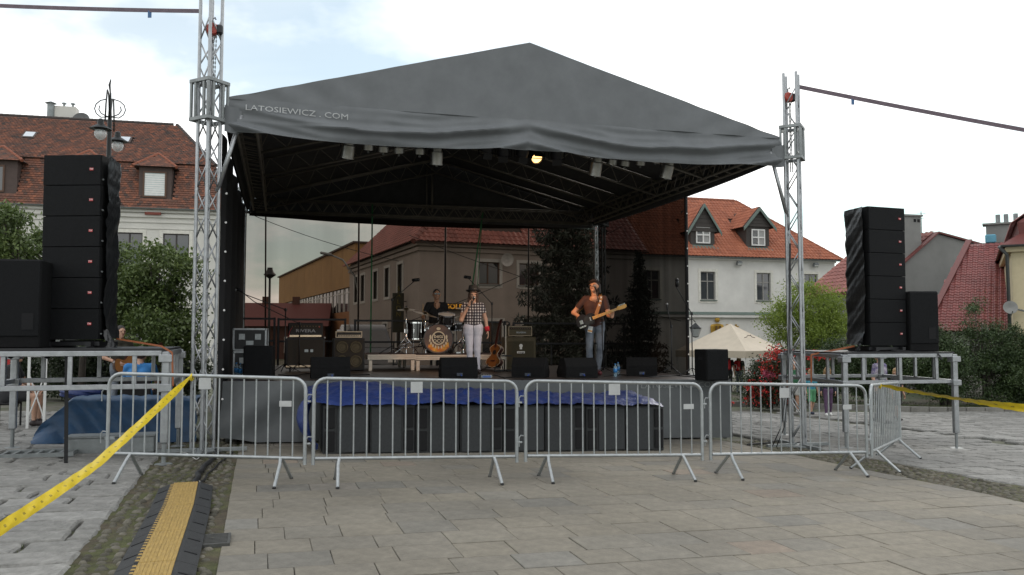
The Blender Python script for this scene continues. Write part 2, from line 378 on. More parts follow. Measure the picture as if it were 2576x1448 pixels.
# grass tufts in the joints of the left granite and the moss strip
GRASS = mat('joint_grass', (.075, .095, .03), .8, 0, .3, 30)
gb = B()
def tuft(b, p, n, h):
    for _ in range(n):
        a = rnd.uniform(0, 6.28); l = h * rnd.uniform(.5, 1.2); q = p + Vector((rnd.uniform(-.05, .05), rnd.uniform(-.05, .05), 0)); d = Vector((math.cos(a), math.sin(a), 0))
        w = Vector((-d.y, d.x, 0)) * .004; b.add([q - w, q + w, q + d * l * .7 + Vector((0, 0, l))], [(0, 1, 2)])
for _ in range(700):
    a, b_ = rnd.uniform(-5, -1.1), rnd.uniform(5, 12)
    if rnd.random() < .55: a = rnd.uniform(-2.2, -.25)
    tuft(gb, pv(a, b_, -.03), 7, .03)
for _ in range(160): tuft(gb, pv(rnd.uniform(-.26, 6), rnd.uniform(4, 10), -.012), 3, .012)
tag(obj('grass', gb, GRASS), kind='stuff')

# drain grate in the gutter
p = ong(541, 1362); dg_ = thing('drain_grate', 'small dark iron drain grate in the mossy gutter beside the cable ramp', 'drain grate', p + Vector((0, 0, .004)), TP)
IRON = mat('dark_iron', (.10, .10, .095), .7, .6, .2, 20, .2)
fr = B()
for sx in (-1, 1): fr.box((sx * .1, 0, 0), (.02, .34, .03))
for sy in (-1, 1): fr.box((0, sy * .16, 0), (.18, .02, .03))
obj('frame', fr, IRON, dg_); bar = B().box((0, 0, 0), (.178, .018, .026)).mesh('bar'); bar.materials.append(IRON)
for i in range(7): obj('bar', bar, None, dg_, (0, -.126 + .042 * i, 0))

# ================================================================== CABLE RAMP
YEL = mat('yellow_ramp_lid', (.38, .25, .07), .7, 0, .26, 12, .5, 90, stretch=(1, 6, 1))
def ramp(p0, p1, label):
    d = p1 - p0; L_ = d.length; t = thing('cable_ramp', label, 'cable ramp', p0, math.atan2(d.y, d.x), 'rubber cable ramps laid end to end')
    t.rotation_euler = (0, -math.asin((p1.z - p0.z) / L_), math.atan2(d.y, d.x))
    b = B(); pr = [(-.25, 0), (-.25, .008), (-.135, .05), (.135, .05), (.25, .008), (.25, 0)]
    b.prism([(0.004, y, z) for y, z in pr], (L_ - .008, 0, 0)); obj('base', b, RUBBER, t)
    l = B(); n = 24                              # lid with shallow lengthwise ribs and cross marks
    for i in range(9):
        y0 = -.112 + .025 * i; l.box((L_ / 2, y0 + .0125, .0525 + .001 * (i % 2)), (L_ - .01, .0245, .011), b=.002)
    obj('lid', l, YEL, t)
    tm = B().box((0, 0, 0), (.034, .026, .012), b=.003).mesh('tooth'); tm.materials.append(YEL)
    tk = B().box((0, 0, 0), (.034, .026, .012), b=.003).mesh('tooth'); tk.materials.append(RUBBER)
    for i in range(int(L_ / .04)): obj('tooth', tm if i % 2 else tk, None, t, (.02 + .04 * i, .126, .053))
    for k in (.3, .72):
        s_ = B().box((0, 0, 0), (.018, .09, .006)); obj('slot', s_, BLACKM, t, (L_ * k, .19, .032), rot=(-.33, 0, 0)); obj('slot', s_.mesh(), None, t, (L_ * k, -.19, .032), rot=(.33, 0, 0)).data.materials.append(BLACKM)
rp = [ong(x, y) + Vector((0, 0, .012)) for x, y in ((468, 1231), (452, 1290), (426, 1358), (394, 1440), (350, 1560))]
for i, lb in enumerate(('yellow topped black cable ramp section farthest from the camera, by the tower cables', 'yellow topped black cable ramp section second from the far end', 'yellow topped black cable ramp section beside the drain grate', 'yellow topped black cable ramp section nearest the camera, cut by the picture edge')):
    ramp(rp[i + 1], rp[i], lb)

# ================================================================== BARRIERS
TIP = mat('black_foot_cap', (.02, .02, .02), .7)
STICK = mat('white_plate', (.45, .46, .46), .5, .2, .1)
def barrier(p0, p1, label, plates, nbar=15, foot=(.12, .88)):
    d = p1 - p0; L_ = math.hypot(d.x, d.y); t = thing('crowd_barrier', label, 'barrier', p0, math.atan2(d.y, d.x), 'steel crowd barriers in front of the stage')
    sl_ = d.z / L_; H = 1.1; r = .13; z = lambda x, h: sl_ * x + h
    pts = [(0, 0, z(0, .2))] + [(r - r * math.cos(a), 0, z(0, H - r + r * math.sin(a))) for a in [math.pi / 2 * k / 6 for k in range(7)]]
    pts += [(L_ - r + r * math.sin(a), 0, z(L_, H - r + r * math.cos(a))) for a in [math.pi / 2 * k / 6 for k in range(7)]] + [(L_, 0, z(L_, .2))]
    smoothc(obj('frame', B().path(pts, .02, 10), GALV, t))
    smoothc(obj('bottom_rail', B().tube((.02, 0, z(0, .265)), (L_ - .02, 0, z(L_, .265)), .019, 10), GALV, t))
    h0, h1 = .28, H - .015
    for i in range(nbar):
        x = L_ * (i + 1) / (nbar + 1); hh = h1
        if x < r: hh = H - r + math.sqrt(max(0, r * r - (r - x) ** 2)) - .01
        if L_ - x < r: hh = H - r + math.sqrt(max(0, r * r - (r - L_ + x) ** 2)) - .01
        smoothc(obj('bar', B().tube((x, 0, z(x, h0)), (x, 0, z(x, hh)), .0085, 6), GALV, t))
    for k in foot:
        x = L_ * k; sgn = 1 if k > .5 else -1
        for sy in (-1, 1):
            w = t.matrix_basis @ Vector((x + sgn * .025, sy * .3, 0)); gz = zg(w.x, w.y) - p0.z
            lg = smoothc(obj('leg', B().path([(x, sy * .018, z(x, .262)), (x + sgn * .012, sy * .07, z(x, .21)), (x + sgn * .025, sy * .3, gz + .006)], .018, 8), GALV, t))
            tp_ = Vector((x + sgn * .025, sy * .3, gz + .006)); obj('foot_cap', B().tube(tp_ + Vector((0, -sy * .008, .012)), tp_ + Vector((0, 0, -.004)), .0195, 8), TIP, lg)
    for hz in (.86, .42):                        # J hooks of the left post
        smoothc(obj('hook', B().path([(-.015, 0, z(0, hz + .07)), (-.055, 0, z(0, hz + .075)), (-.075, 0, z(0, hz + .05)), (-.075, 0, z(0, hz - .05))], .007, 6), GALV, t))
        obj('hook_eye', B().box((L_ + .035, 0, z(L_, hz + .0)), (.05, .03, .02), b=.004), GALV, t)
    for (k, hz, w, h) in plates:
        obj('plate', B().box((L_ * k, -.012, z(L_ * k, hz)), (w, .004, h), b=.0015), STICK, t)
    return t
def bp(px, Y):
    X = (px - CX) / F * Y; return G(X, Y)
BP = [bp(280, 8.8), bp(772, 8.75), bp(793, 8.75), bp(1300, 9.3), bp(1322, 9.35), bp(1762, 9.85), bp(1783, 9.9), bp(2172, 10.55)]
barrier(BP[0], BP[1], 'silver crowd barrier on the far left with yellow tape tied to its top rail', [(.49, 1.02, .13, .12), (.9, .83, .13, .06)])
barrier(BP[2], BP[3], 'silver crowd barrier left of centre in front of the blue tarp', [(.49, 1.02, .13, .12)])
barrier(BP[4], BP[5], 'silver crowd barrier right of centre before the low subwoofers', [(.49, 1.02, .14, .13), (.92, .83, .13, .06)])
barrier(BP[6], BP[7], 'silver crowd barrier in front of the right lattice tower', [(.46, 1.0, .14, .12), (.87, .83, .13, .06)])
barrier(Vector(bp(2184, 10.62)), Vector(bp(2256, 12.55)), 'silver crowd barrier turned end on at the right of the row', [], 16, (.1, .9))

# ================================================================== YELLOW TAPE
def tape_mat():
    m = mat('yellow_barrier_tape', (.62, .46, .02), .35, 0, .1, 3, .15, 12); t = m.node_tree; N = t.nodes; L = t.links; p = N['Principled BSDF']
    lk = p.inputs['Base Color'].links[0]; src = lk.from_socket
    uv = N.new('ShaderNodeAttribute'); uv.attribute_name = 'along'; nz = N.new('ShaderNodeTexNoise'); nz.noise_dimensions = '1D'; nz.inputs['Scale'].default_value = 90
    fr_ = N.new('ShaderNodeMath'); fr_.operation = 'FRACT'; L.new(uv.outputs['Fac'], fr_.inputs[0])
    gt = N.new('ShaderNodeMath'); gt.operation = 'LESS_THAN'; gt.inputs[1].default_value = .2; L.new(fr_.outputs[0], gt.inputs[0])
    L.new(uv.outputs['Fac'], nz.inputs['W']); g2 = N.new('ShaderNodeMath'); g2.operation = 'GREATER_THAN'; g2.inputs[1].default_value = .5; L.new(nz.outputs['Fac'], g2.inputs[0])
    ac = N.new('ShaderNodeAttribute'); ac.attribute_name = 'across'; g3 = N.new('ShaderNodeMath'); g3.operation = 'COMPARE'; g3.inputs[1].default_value = .5; g3.inputs[2].default_value = .11; L.new(ac.outputs['Fac'], g3.inputs[0])
    m1 = N.new('ShaderNodeMath'); m1.operation = 'MULTIPLY'; L.new(gt.outputs[0], m1.inputs[0]); L.new(g2.outputs[0], m1.inputs[1])
    m2 = N.new('ShaderNodeMath'); m2.operation = 'MULTIPLY'; L.new(m1.outputs[0], m2.inputs[0]); L.new(g3.outputs[0], m2.inputs[1])
    mx_ = N.new('ShaderNodeMix'); mx_.data_type = 'RGBA'; L.new(m2.outputs[0], mx_.inputs[0]); L.new(src, mx_.inputs[6]); mx_.inputs[7].default_value = (.02, .02, .02, 1); L.new(mx_.outputs[2], p.inputs['Base Color'])
    return m
TAPE = tape_mat()
def tape(name, label, pts, width, per):
    n = 60; P = [Vector(p) for p in pts]
    def ev(t):
        k = t * (len(P) - 1); i = min(int(k), len(P) - 2); return P[i].lerp(P[i + 1], k - i)
    nA = 6; vs = []; al = []; ac = []; L_ = 0; prev = None
    for i in range(n + 1):
        t = i / n; c = ev(t); c.z -= .05 * 4 * t * (1 - t); tn = (ev(min(1, t + .01)) - ev(max(0, t - .01))).normalized()
        if prev is not None: L_ += (c - prev).length
        prev = c.copy(); upv = Vector((0, 0, 1)); side = tn.cross(upv).normalized(); up2 = side.cross(tn)
        tw = .35 + .75 * math.sin(t * 4.5 + .4); w = width * min(1, .25 + t * 9)
        for j in range(nA + 1):
            s_ = (j / nA - .5) * w; fold = .18 * w * abs(j / nA - .32) + .006 * math.sin(i * 1.7 + j)
            vs.append(c + (up2 * math.cos(tw) + side * math.sin(tw)) * s_ + (side * math.cos(tw) - up2 * math.sin(tw)) * fold); al.append(L_ / per); ac.append(j / nA)
    b = B(); b.add(vs, [(i * (nA + 1) + j, i * (nA + 1) + j + 1, (i + 1) * (nA + 1) + j + 1, (i + 1) * (nA + 1) + j) for i in range(n) for j in range(nA)])
    o = obj(name, b, TAPE, smooth=True); me = o.data
    for nm, dat in (('along', al), ('across', ac)):
        a_ = me.attributes.new(nm, 'FLOAT', 'POINT'); a_.data.foreach_set('value', dat)
    kn = P[0]; 
    k = obj('knot', B().path([kn + Vector((.0, .03 * math.cos(a), .03 * math.sin(a) - .02)) for a in [6.3 * q / 8 for q in range(9)]], .014, 6), TAPE, o); smoothc(k, 80)
    return tag(o, label, 'tape')
k0 = Vector(BP[0]).lerp(BP[1], .42); k0.z += 1.1
tape('barrier_tape', 'yellow warning tape running from the left barrier down to the lower left', [k0, at(245, 1150, 6.1), at(0, 1312, 4.5), at(-260, 1480, 3.6)], .07, .13)
k1 = Vector(bp(2184, 10.62)).lerp(bp(2256, 12.55), .3); k1.z += 1.1
tape('barrier_tape', 'yellow warning tape running from the end-on barrier off to the right', [k1, at(2400, 992, 10.9), at(2580, 1018, 10.2), at(2900, 1062, 9.5)], .105, .2)
# ================================================================== STAGE FRAME OF REFERENCE
TS = R(15.6); SU = Vector((math.cos(TS), math.sin(TS), 0)); SV = Vector((-math.sin(TS), math.cos(TS), 0)); S0 = Vector((-4.12, 11.1, 0))
def S(u, v, z=0): return S0 + SU * u + SV * v + Vector((0, 0, z))
def Sg(u, v, dz=0): p = S(u, v); p.z = zg(p.x, p.y) + dz; return p
def uv_of(p): q = Vector((p[0], p[1], 0)) - S0; return q.dot(SU), q.dot(SV)
WID, DEP = 9.1, 8.6
def zdk(x, y): u, v = uv_of((x, y)); return .925 - .0108 * u
def dk(px, py): return onf(px, py, zdk)                    # a point of the deck
# ------------------------------------------------------------------ lattice towers
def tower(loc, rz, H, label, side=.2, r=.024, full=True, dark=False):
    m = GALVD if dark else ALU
    t = thing('lattice_tower', label, 'tower', loc, rz, 'lattice towers carrying the stage roof'); h = side / 2
    ch = B().tube((0, 0, .03), (0, 0, H), r, 10).mesh('chord', True); ch.materials.append(m)
    for sx in (-1, 1):
        for sy in (-1, 1): obj('chord', ch, None, t, (sx * h, sy * h, 0)).data.set_sharp_from_angle(angle=R(40))
    obj('base_plate', B().box((0, 0, .015), (side * 2.0, side * 2.0, .03), b=.006), GALVD, t)
    for a in range(4): 
        ca, sa = math.cos(a * math.pi / 2 + math.pi / 4), math.sin(a * math.pi / 2 + math.pi / 4)
        obj('outrigger', B().box((ca * .32, sa * .32, .03), (.5, .06, .05), M=Matrix.Rotation(a * math.pi / 2 + math.pi / 4, 4, 'Z'), b=.004), GALVD, t)
    if full:
        pit = .34; n = int((H - .25) / pit); br = []
        for sg in (-1, 1):
            q = B().tube((-sg * h, 0, 0), (sg * h, 0, pit), .0105, 6).mesh('brace', True); q.materials.append(m); br.append(q)
        for i in range(n):
            z = .12 + i * pit
            for fx in range(4):
                a = fx * math.pi / 2; rz2 = a; pos = Vector((-math.sin(a) * -h, math.cos(a) * -h, z)); obj('brace', br[(i + (fx // 2)) % 2], None, t, pos, rz2)
    return t
def sleeve(loc, rz, label, s=.33, h=.52, dark=False):
    t = thing('tower_sleeve', label, 'sleeve block', loc, rz, 'sleeve blocks riding on the towers'); m = GALVD
    for z in (0, h):
        b = B()
        for sx in (-1, 1): b.box((sx * s / 2, 0, z), (.045, s + .045, .05), b=.004); b.box((0, sx * s / 2, z + .001), (s - .046, .045, .048), b=.004)
        obj('collar', b, m, t)
    ps = B().box((0, 0, h / 2), (.035, .035, h - .051), b=.004).mesh('post'); ps.materials.append(m)
    wh = B().lathe([(.028, -.016), (.03, 0), (.028, .016)], 12, (0, 0, 0), Matrix.Rotation(math.pi / 2, 4, 'X')).mesh('wheel', True); wh.materials.append(WHITE)
    for sx in (-1, 1):
        for sy in (-1, 1): 
            obj('post', ps, None, t, (sx * s / 2, sy * s / 2, 0))
            for z in (.07, h - .07): obj('wheel', wh, None, t, (sx * (s / 2 - .035), sy * (s / 2 - .035) , z), math.pi / 4)
        obj('post', ps, None, t, (sx * s / 4, -s / 2, 0)); obj('post', ps, None, t, (-s / 2, sx * s / 4, 0)); 
    return t
def hoist(p, zb, label):
    t = thing('chain_hoist', label, 'chain hoist', p, TS); RD = mat('red_hoist_paint', (.33, .045, .03), .45, .1, .2)
    smoothc(obj('hoist_body', B().lathe([(.001, -.05), (.07, -.05), (.085, -.03), (.085, .03), (.07, .05), (.001, .05)], 18, (0, 0, 0), Matrix.Rotation(math.pi / 2, 4, 'X')), RD, t))
    obj('side_cover', B().box((.09, 0, 0), (.09, .12, .13), b=.02), BLACKM, t); obj('top_hook', B().path([(0, 0, .08), (0, 0, .14), (.03, 0, .17), (.04, 0, .14)], .01, 6), BLACKM, t)
    b = B(); z = -.07; k = 0
    while p.z + z > zb:
        b.box((.02, 0, z), (.018 if k % 2 else .006, .006 if k % 2 else .018, .032)); b.box((.055 + .012 * math.sin(z * 3), 0, z), (.018 if k % 2 else .006, .006 if k % 2 else .018, .032)); z -= .03; k += 1
    tag(obj('chain', b, GALVD, t), kind='stuff')
Q = TS + math.pi / 4
LF, RF, LB, RB = Sg(0, 0), Sg(WID, 0), Sg(0, DEP), Sg(WID, DEP)
tower(LF, Q, 6.25 - LF.z, 'silver lattice tower at the front left corner of the stage roof')
tower(RF, Q, 5.95 - RF.z, 'silver lattice tower at the front right corner of the stage roof', .2)
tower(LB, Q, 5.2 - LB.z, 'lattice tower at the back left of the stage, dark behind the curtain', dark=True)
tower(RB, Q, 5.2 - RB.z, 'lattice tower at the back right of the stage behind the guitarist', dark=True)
ZE = 4.55
sleeve(S(0, 0, 4.52), Q, 'grey steel sleeve block on the front left tower'); sleeve(S(WID, 0, 4.52), Q, 'grey steel sleeve block on the front right tower', .31)
sleeve(S(0, DEP, 4.52), Q, 'dark sleeve block on the back left tower'); sleeve(S(WID, DEP, 4.52), Q, 'dark sleeve block on the back right tower')
hoist(S(.02, -.02, 5.78), 4.9, 'red chain hoist hanging in the top of the front left tower'); hoist(S(WID - .06, 0, 5.55), 4.3, 'red chain hoist hanging in the top of the front right tower')
def strap(label, pts, w):
    b = B(); P = [Vector(p) for p in pts]
    for i in range(len(P) - 1):
        for j in range(10):
            pass
    n = 24; c = []
    for i in range(n + 1):
        k = i / n * (len(P) - 1); q = min(int(k), len(P) - 2); p = P[q].lerp(P[q + 1], k - q); p.z -= .25 * 4 * (i / n) * (1 - i / n) * .4; c.append(p)
    vs = []
    for p in c: vs += [p + Vector((0, .004, w / 2)), p + Vector((0, -.004, w / 2)), p + Vector((0, -.004, -w / 2)), p + Vector((0, .004, -w / 2))]
    b.add(vs, [(i * 4 + k, i * 4 + (k + 1) % 4, i * 4 + 4 + (k + 1) % 4, i * 4 + 4 + k) for i in range(n) for k in range(4)])
    o = obj('guy_strap', b, mat('faded_purple_strap', (.13, .1, .12), .8, 0, .2, 12)); e = c[1] if False else c[2]
    obj('tag', B().box(e + Vector((0, 0, -w)), (.05, .006, .1)), mat('blue_strap_tag', (.05, .12, .25), .6), o); return tag(o, label, 'strap')
strap('long strap running left from the top of the front left tower', [S(-.12, 0, 6.03), at(0, 0, 11.6), at(-700, 60, 12.2), G(-17, 13.5)], .055)
strap('long strap sloping right from the top of the front right tower', [S(WID + .12, 0, 5.75), at(2576, 314, 13.2), at(3300, 520, 13.2), G(27, 13.5)], .07)

# ------------------------------------------------------------------ stage roof
ZB, ZT, ZA = 4.4, 4.86, 6.05
UL, UR, VF, VB = .22, WID - .2, .02, DEP; UM = (UL + UR) / 2
rf = thing('stage_roof', 'large grey gabled fabric stage roof spanning the four towers', 'stage roof', S(UM, VF, 0), TS)
HW = (UR - UL) / 2; DV = VB - VF
def rgrid(b, nu, nv, fn): return b.grid(nu, nv, fn)
n1, n2, n3 = noise1(3), noise1(9), noise1(21)
for sx in (-1, 1):
    b = B(); b.grid(16, 20, lambda a, c: Vector((sx * HW * (1 - a), DV * c, ZT + (ZA - ZT) * a - .05 * math.sin(math.pi * a) * (.4 + .6 * abs(math.sin(c * 9.4))))))
    o = obj('roof_slope', b, [FABRIC], rf, smooth=True)
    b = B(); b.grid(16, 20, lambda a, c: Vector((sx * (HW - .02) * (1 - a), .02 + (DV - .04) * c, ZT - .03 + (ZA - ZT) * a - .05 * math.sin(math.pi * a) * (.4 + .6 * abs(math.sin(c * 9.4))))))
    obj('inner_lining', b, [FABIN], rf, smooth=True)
# front gable: one taut triangular sheet, pleated a little over the purlin and near the corners
for sx in (-1, 1):
    def fg(a, c):
        x = sx * HW * (1 - a); zt = ZT + (ZA - ZT) * a; z = ZT - .02 + (zt - ZT + .02) * c
        y = -.012 - .02 * math.sin(math.pi * min(1, a * 1.2)) * (1 - c) + .03 * n1(x * 2.1 + z * .7) * (1 - .5 * c) + .018 * (1 - a) * math.sin(7 * (x * sx - z * 2.2)) * (1 - a) ** 2
        return Vector((x, y, z))
    obj('gable_sheet', B().grid(70, 16, fg), FABRIC, rf, smooth=True)
obj('gable_sheet', B().prism([(-HW, DV + .01, ZT), (HW, DV + .01, ZT), (0, DV + .01, ZA)], (0, .01, 0)), FABIN, rf)
# valance that hangs in swags
def val_front(a, c):
    x = -HW + 2 * HW * a; s_ = abs(x) / HW; q = s_ * 2 - 1                        # two swags, fixed at the ends and at the middle
    sag = (1 - q * q); drop = (.47 + .06 * sag) * c + .03 * s_ * (1 - s_)
    z = ZT - drop; w = (q * q * .26 + c * .52)
    amp = .055 * min(1, 2.2 * c) * (.25 + .9 * min(1, 4 * (1 - abs(q)) ** .5)) * (.35 if x < -HW * .5 and c < .6 else 1)
    y = -.02 - amp * 2 * (1 - abs(math.sin(9.5 * w + .65 * n2(s_ * 5 + (3 if x > 0 else 0))))) ** 1.3 - .25 * amp * math.sin(41 * w + 2 * n3(s_ * 9)) - .03 * c + .01 * n3(x * 3 + c * 2)
    return Vector((x, y, z))
obj('front_valance', B().grid(150, 22, val_front), FABRIC, rf, smooth=True)
obj('valance_hem', B().path([val_front(i / 100, 1.0) + Vector((0, .004, 0)) for i in range(101)], .006, 5), FABRIC, rf, smooth=True)
for sx in (-1, 1):
    def vs_(a, c): 
        q = 2 * a - 1; return Vector((sx * (HW + .012 + .02 * c + .015 * math.sin(14 * (q * q * .3 + c * .5))), DV * a, ZT - (.36 + .07 * (1 - q * q)) * c))
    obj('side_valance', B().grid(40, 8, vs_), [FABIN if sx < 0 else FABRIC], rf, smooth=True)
    obj('side_lining', B().grid(20, 4, lambda a, c: vs_(a, c) + Vector((-sx * .03, 0, .01))), FABIN, rf, smooth=True)
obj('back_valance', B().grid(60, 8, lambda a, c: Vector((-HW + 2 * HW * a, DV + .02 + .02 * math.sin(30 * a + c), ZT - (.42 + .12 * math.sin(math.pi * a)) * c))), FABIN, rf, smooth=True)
# corner flap that hangs at the right end, printed name at the left end
for sx in (-1, 1):
    obj('corner_flap', B().grid(8, 8, lambda a, c: Vector((sx * (HW + .02 - .22 * a), -.07 - .03 * math.sin(a * 5), ZT - .12 - .36 * c - .03 * math.sin(3 * a)))), FABRIC, rf, smooth=True)
LET = mat('pale_lettering', (.36, .37, .37), .6, 0, .12, 20)
tm = text_mesh('LATOSIEWICZ . COM', .118, 0, 0, 'LEFT', 1.25); 
for v in tm.vertices:                                # lay the letters on the cloth
    x = -HW + .24 + v.co.x; s_ = abs(x) / HW; q = s_ * 2 - 1; sag = 1 - q * q
    zz = ZT - .135 - .03 * (1 - math.cos(v.co.x * 1.3)) + v.co.y; c = min(1, max(0, (ZT - zz - .03 * s_ * (1 - s_)) / (.47 + .06 * sag)))
    pp = val_front((x + HW) / (2 * HW), c); v.co = Vector((x, pp.y - .022, zz))
tm.materials.append(LET); obj('printed_name', tm, None, rf)

# roof trusses
TRM = mat('dull_truss_tube', (.22, .2, .17), .55, .5, .2)
def ladder(name, p, q, up, h, n, r=.022, rb=.009, parent=rf):
    p, q, up = Vector(p), Vector(q), Vector(up); b = B().tube(p, q, r, 6); b.tube(p - up * h, q - up * h, r, 6); w = B()
    for i in range(n):
        a, c = i / n, (i + 1) / n; m_ = (a + c) / 2; w.tube(p.lerp(q, a) - up * h, p.lerp(q, m_), rb, 4); w.tube(p.lerp(q, m_), p.lerp(q, c) - up * h, rb, 4)
    o = obj(name, b, TRM, parent, smooth=True); obj('web', w, TRM, o)
def boxtruss(name, p, q, w, h, n, parent=rf):
    p, q = Vector(p), Vector(q); d = (q - p).normalized(); s_ = d.cross(Vector((0, 0, 1))).normalized(); ch = B(); wb = B()
    for i in (-1, 1):
        for j in (-1, 1): ch.tube(p + s_ * i * w / 2 + Vector((0, 0, j * h / 2)), q + s_ * i * w / 2 + Vector((0, 0, j * h / 2)), .024, 8)
        for k in range(n):
            a, m_, c = k / n, (k + .5) / n, (k + 1) / n; o_ = s_ * i * w / 2
            wb.tube(p.lerp(q, a) + o_ - Vector((0, 0, h / 2)), p.lerp(q, m_) + o_ + Vector((0, 0, h / 2)), .01, 4); wb.tube(p.lerp(q, m_) + o_ + Vector((0, 0, h / 2)), p.lerp(q, c) + o_ - Vector((0, 0, h / 2)), .01, 4)
            z_ = Vector((0, 0, i * h / 2)); wb.tube(p.lerp(q, a) - s_ * w / 2 + z_, p.lerp(q, m_) + s_ * w / 2 + z_, .008, 4)
    o = obj(name, ch, TRM, parent, smooth=True); obj('web', wb, TRM, o)
zt = 4.66
boxtruss('eave_truss', (-HW + .15, .22, zt), (HW - .15, .22, zt), .28, .28, 22)
boxtruss('eave_truss', (-HW + .15, DV - .2, zt), (HW - .15, DV - .2, zt), .28, .28, 22)
for sx in (-1, 1): boxtruss('eave_truss', (sx * (HW - .25), .4, zt), (sx * (HW - .25), DV - .4, zt), .28, .28, 20)
for k, y in enumerate((1.9, 3.9, 5.9, 7.9)):
    for sx in (-1, 1):
        sl_ = (ZA - ZT) / HW; p_ = Vector((sx * (HW - .3), y, ZT - .13 + sl_ * .3)); q_ = Vector((sx * .06, y, ZA - .2)); d_ = (q_ - p_).normalized(); up = Vector((0, 1, 0)).cross(d_) * (sx)
        ladder('rafter_truss', p_, q_, up if up.z > 0 else -up, .3, 9)
obj('ridge_beam', B().tube((0, .1, ZA - .12), (0, DV - .1, ZA - .12), .03, 8), TRM, rf, smooth=True)
obj('king_post', B().tube((0, DV - .2, zt), (0, DV - .2, ZA - .2), .03, 8).tube((-.14, DV - .2, zt), (-.14, DV - .2, ZA - .25), .02, 8), TRM, rf, smooth=True)
for (a, b_, c_, e_) in ((UL + .25, VF + .05, -.02, .0), (UR - .25, VF + .05, .02, 0)):
    pass
for (uu, sg) in ((.0, 1), (WID, -1)):               # struts from the tower to the roof corner
    p_ = S(uu + sg * .12, 0, 3.55) - rf.location; q_ = S(uu + sg * .42, 0, 4.62) - rf.location; inv = Matrix.Rotation(-TS, 4, 'Z')
    obj('knee_brace', B().tube(inv @ p_, inv @ q_, .03, 8), ALU, rf, smooth=True)
# ------------------------------------------------------------------ see-through nets and curtains
NETB = net_mat('stage_back_net', (.52, .44, .38), (.035, .029, .024), .36)
NETS = net_mat('stage_side_net', (.20, .19, .18), (.012, .011, .010), .66)
def zdu(u): return .925 - .0108 * u
b = B(); b.grid(60, 12, lambda a, c: S(.15 + (WID - .3) * a, DEP - .05 + .015 * math.sin(40 * a), zdu(WID * a) - .2 + (4.5 - zdu(0) + .2) * c))
tag(obj('back_net', b, NETB, smooth=True), 'sheer dark net stretched across the back of the stage', 'net')
b = B(); b.grid(60, 14, lambda a, c: S(WID - .13 + (.05 + .03 * (1 - c)) * math.sin(26 * a + 2 * math.sin(a * 9)) * (.4 + .6 * (1 - c)), 3.55 + (DEP - 3.7) * a, .1 + 4.42 * c))
o = tag(obj('side_net', b, NETS, smooth=True), 'dark see-through side net on the right of the stage behind the guitarist', 'net')
b = B().tube(S(WID - .13, 3.5, .1), S(WID - .13, 3.5, 4.5), .035, 8); obj('edge_band', b, CURT, o, smooth=True)
ey = B().lathe([(.012, -.004), (.016, 0), (.012, .004)], 8, (0, 0, 0), Matrix.Rotation(math.pi / 2, 4, 'X')).mesh('eyelet'); ey.materials.append(WHITE)
for i in range(12): obj('eyelet', ey, None, o, S(WID - .13, 3.46, .5 + i * .36), TS)
b = B(); b.grid(50, 10, lambda a, c: S(.12 + .05 * math.sin(30 * a), .7 + (DEP - .9) * a, .12 + 4.4 * c))
o = tag(obj('side_curtain', b, CURT, smooth=True), 'black curtain closing the left side of the stage', 'curtain')
for i in range(9): obj('eyelet', ey, None, o, S(.2, .66, .7 + i * .42), TS)
# straps and poles hanging behind the back net
GREEN = mat('green_strap', (.02, .16, .05), .6); BRN = mat('brown_pole', (.06, .045, .04), .6, .2)
for (x0, y0, x1, y1, r_, m_, lb) in ((668, 540, 668, 950, .02, BRN, 'brown upright pole behind the net, leftmost of the set'), (903, 545, 900, 950, .022, BRN, 'dark upright pole behind the net beside the green strap'), (1121, 552, 1118, 940, .026, BLACKM, 'black upright pole behind the drummer'), (1330, 562, 1328, 930, .022, BLACKM, 'black upright pole behind the right guitar amplifier')):
    v = DEP + .12; 
    def pp(px, py):
        d = ray(px, py); o_ = Vector((0, 0, CAMZ)); t = (S(0, v) - o_).dot(SV) / d.dot(SV); return o_ + d * t
    p_, q_ = pp(x0, y0), pp(x1, y1); q_.z = zg(q_.x, q_.y); q_.x = q_.x; p_ = Vector((q_.x * p_.y / q_.y + (p_.x - q_.x) * 1, p_.y, 4.55))
    tag(obj('pole', B().tube(q_, Vector((p_.x, p_.y, 4.55)), r_, 8), m_, smooth=True), lb, 'pole', 'poles behind the back net')
for (x0, y0, x1, y1, lb) in ((935, 525, 930, 900, 'green ratchet strap hanging upright at the back of the stage'), (1213, 545, 1168, 850, 'green ratchet strap slanting down at the back of the stage'), (1213, 545, 1192, 850, 'second thinner green strap from the same knot')):
    v = DEP - .35; p_, q_ = pp(x0, y0), pp(x1, y1); q_ = p_ + (q_ - p_) * ((p_.z - .92) / (p_.z - q_.z)); p_.z += .1
    w_ = .035 if 'thinner' not in lb else .018
    tag(obj('strap', B().ob(p_, SU * w_, SV * .004, q_ - p_), GREEN), lb, 'strap')
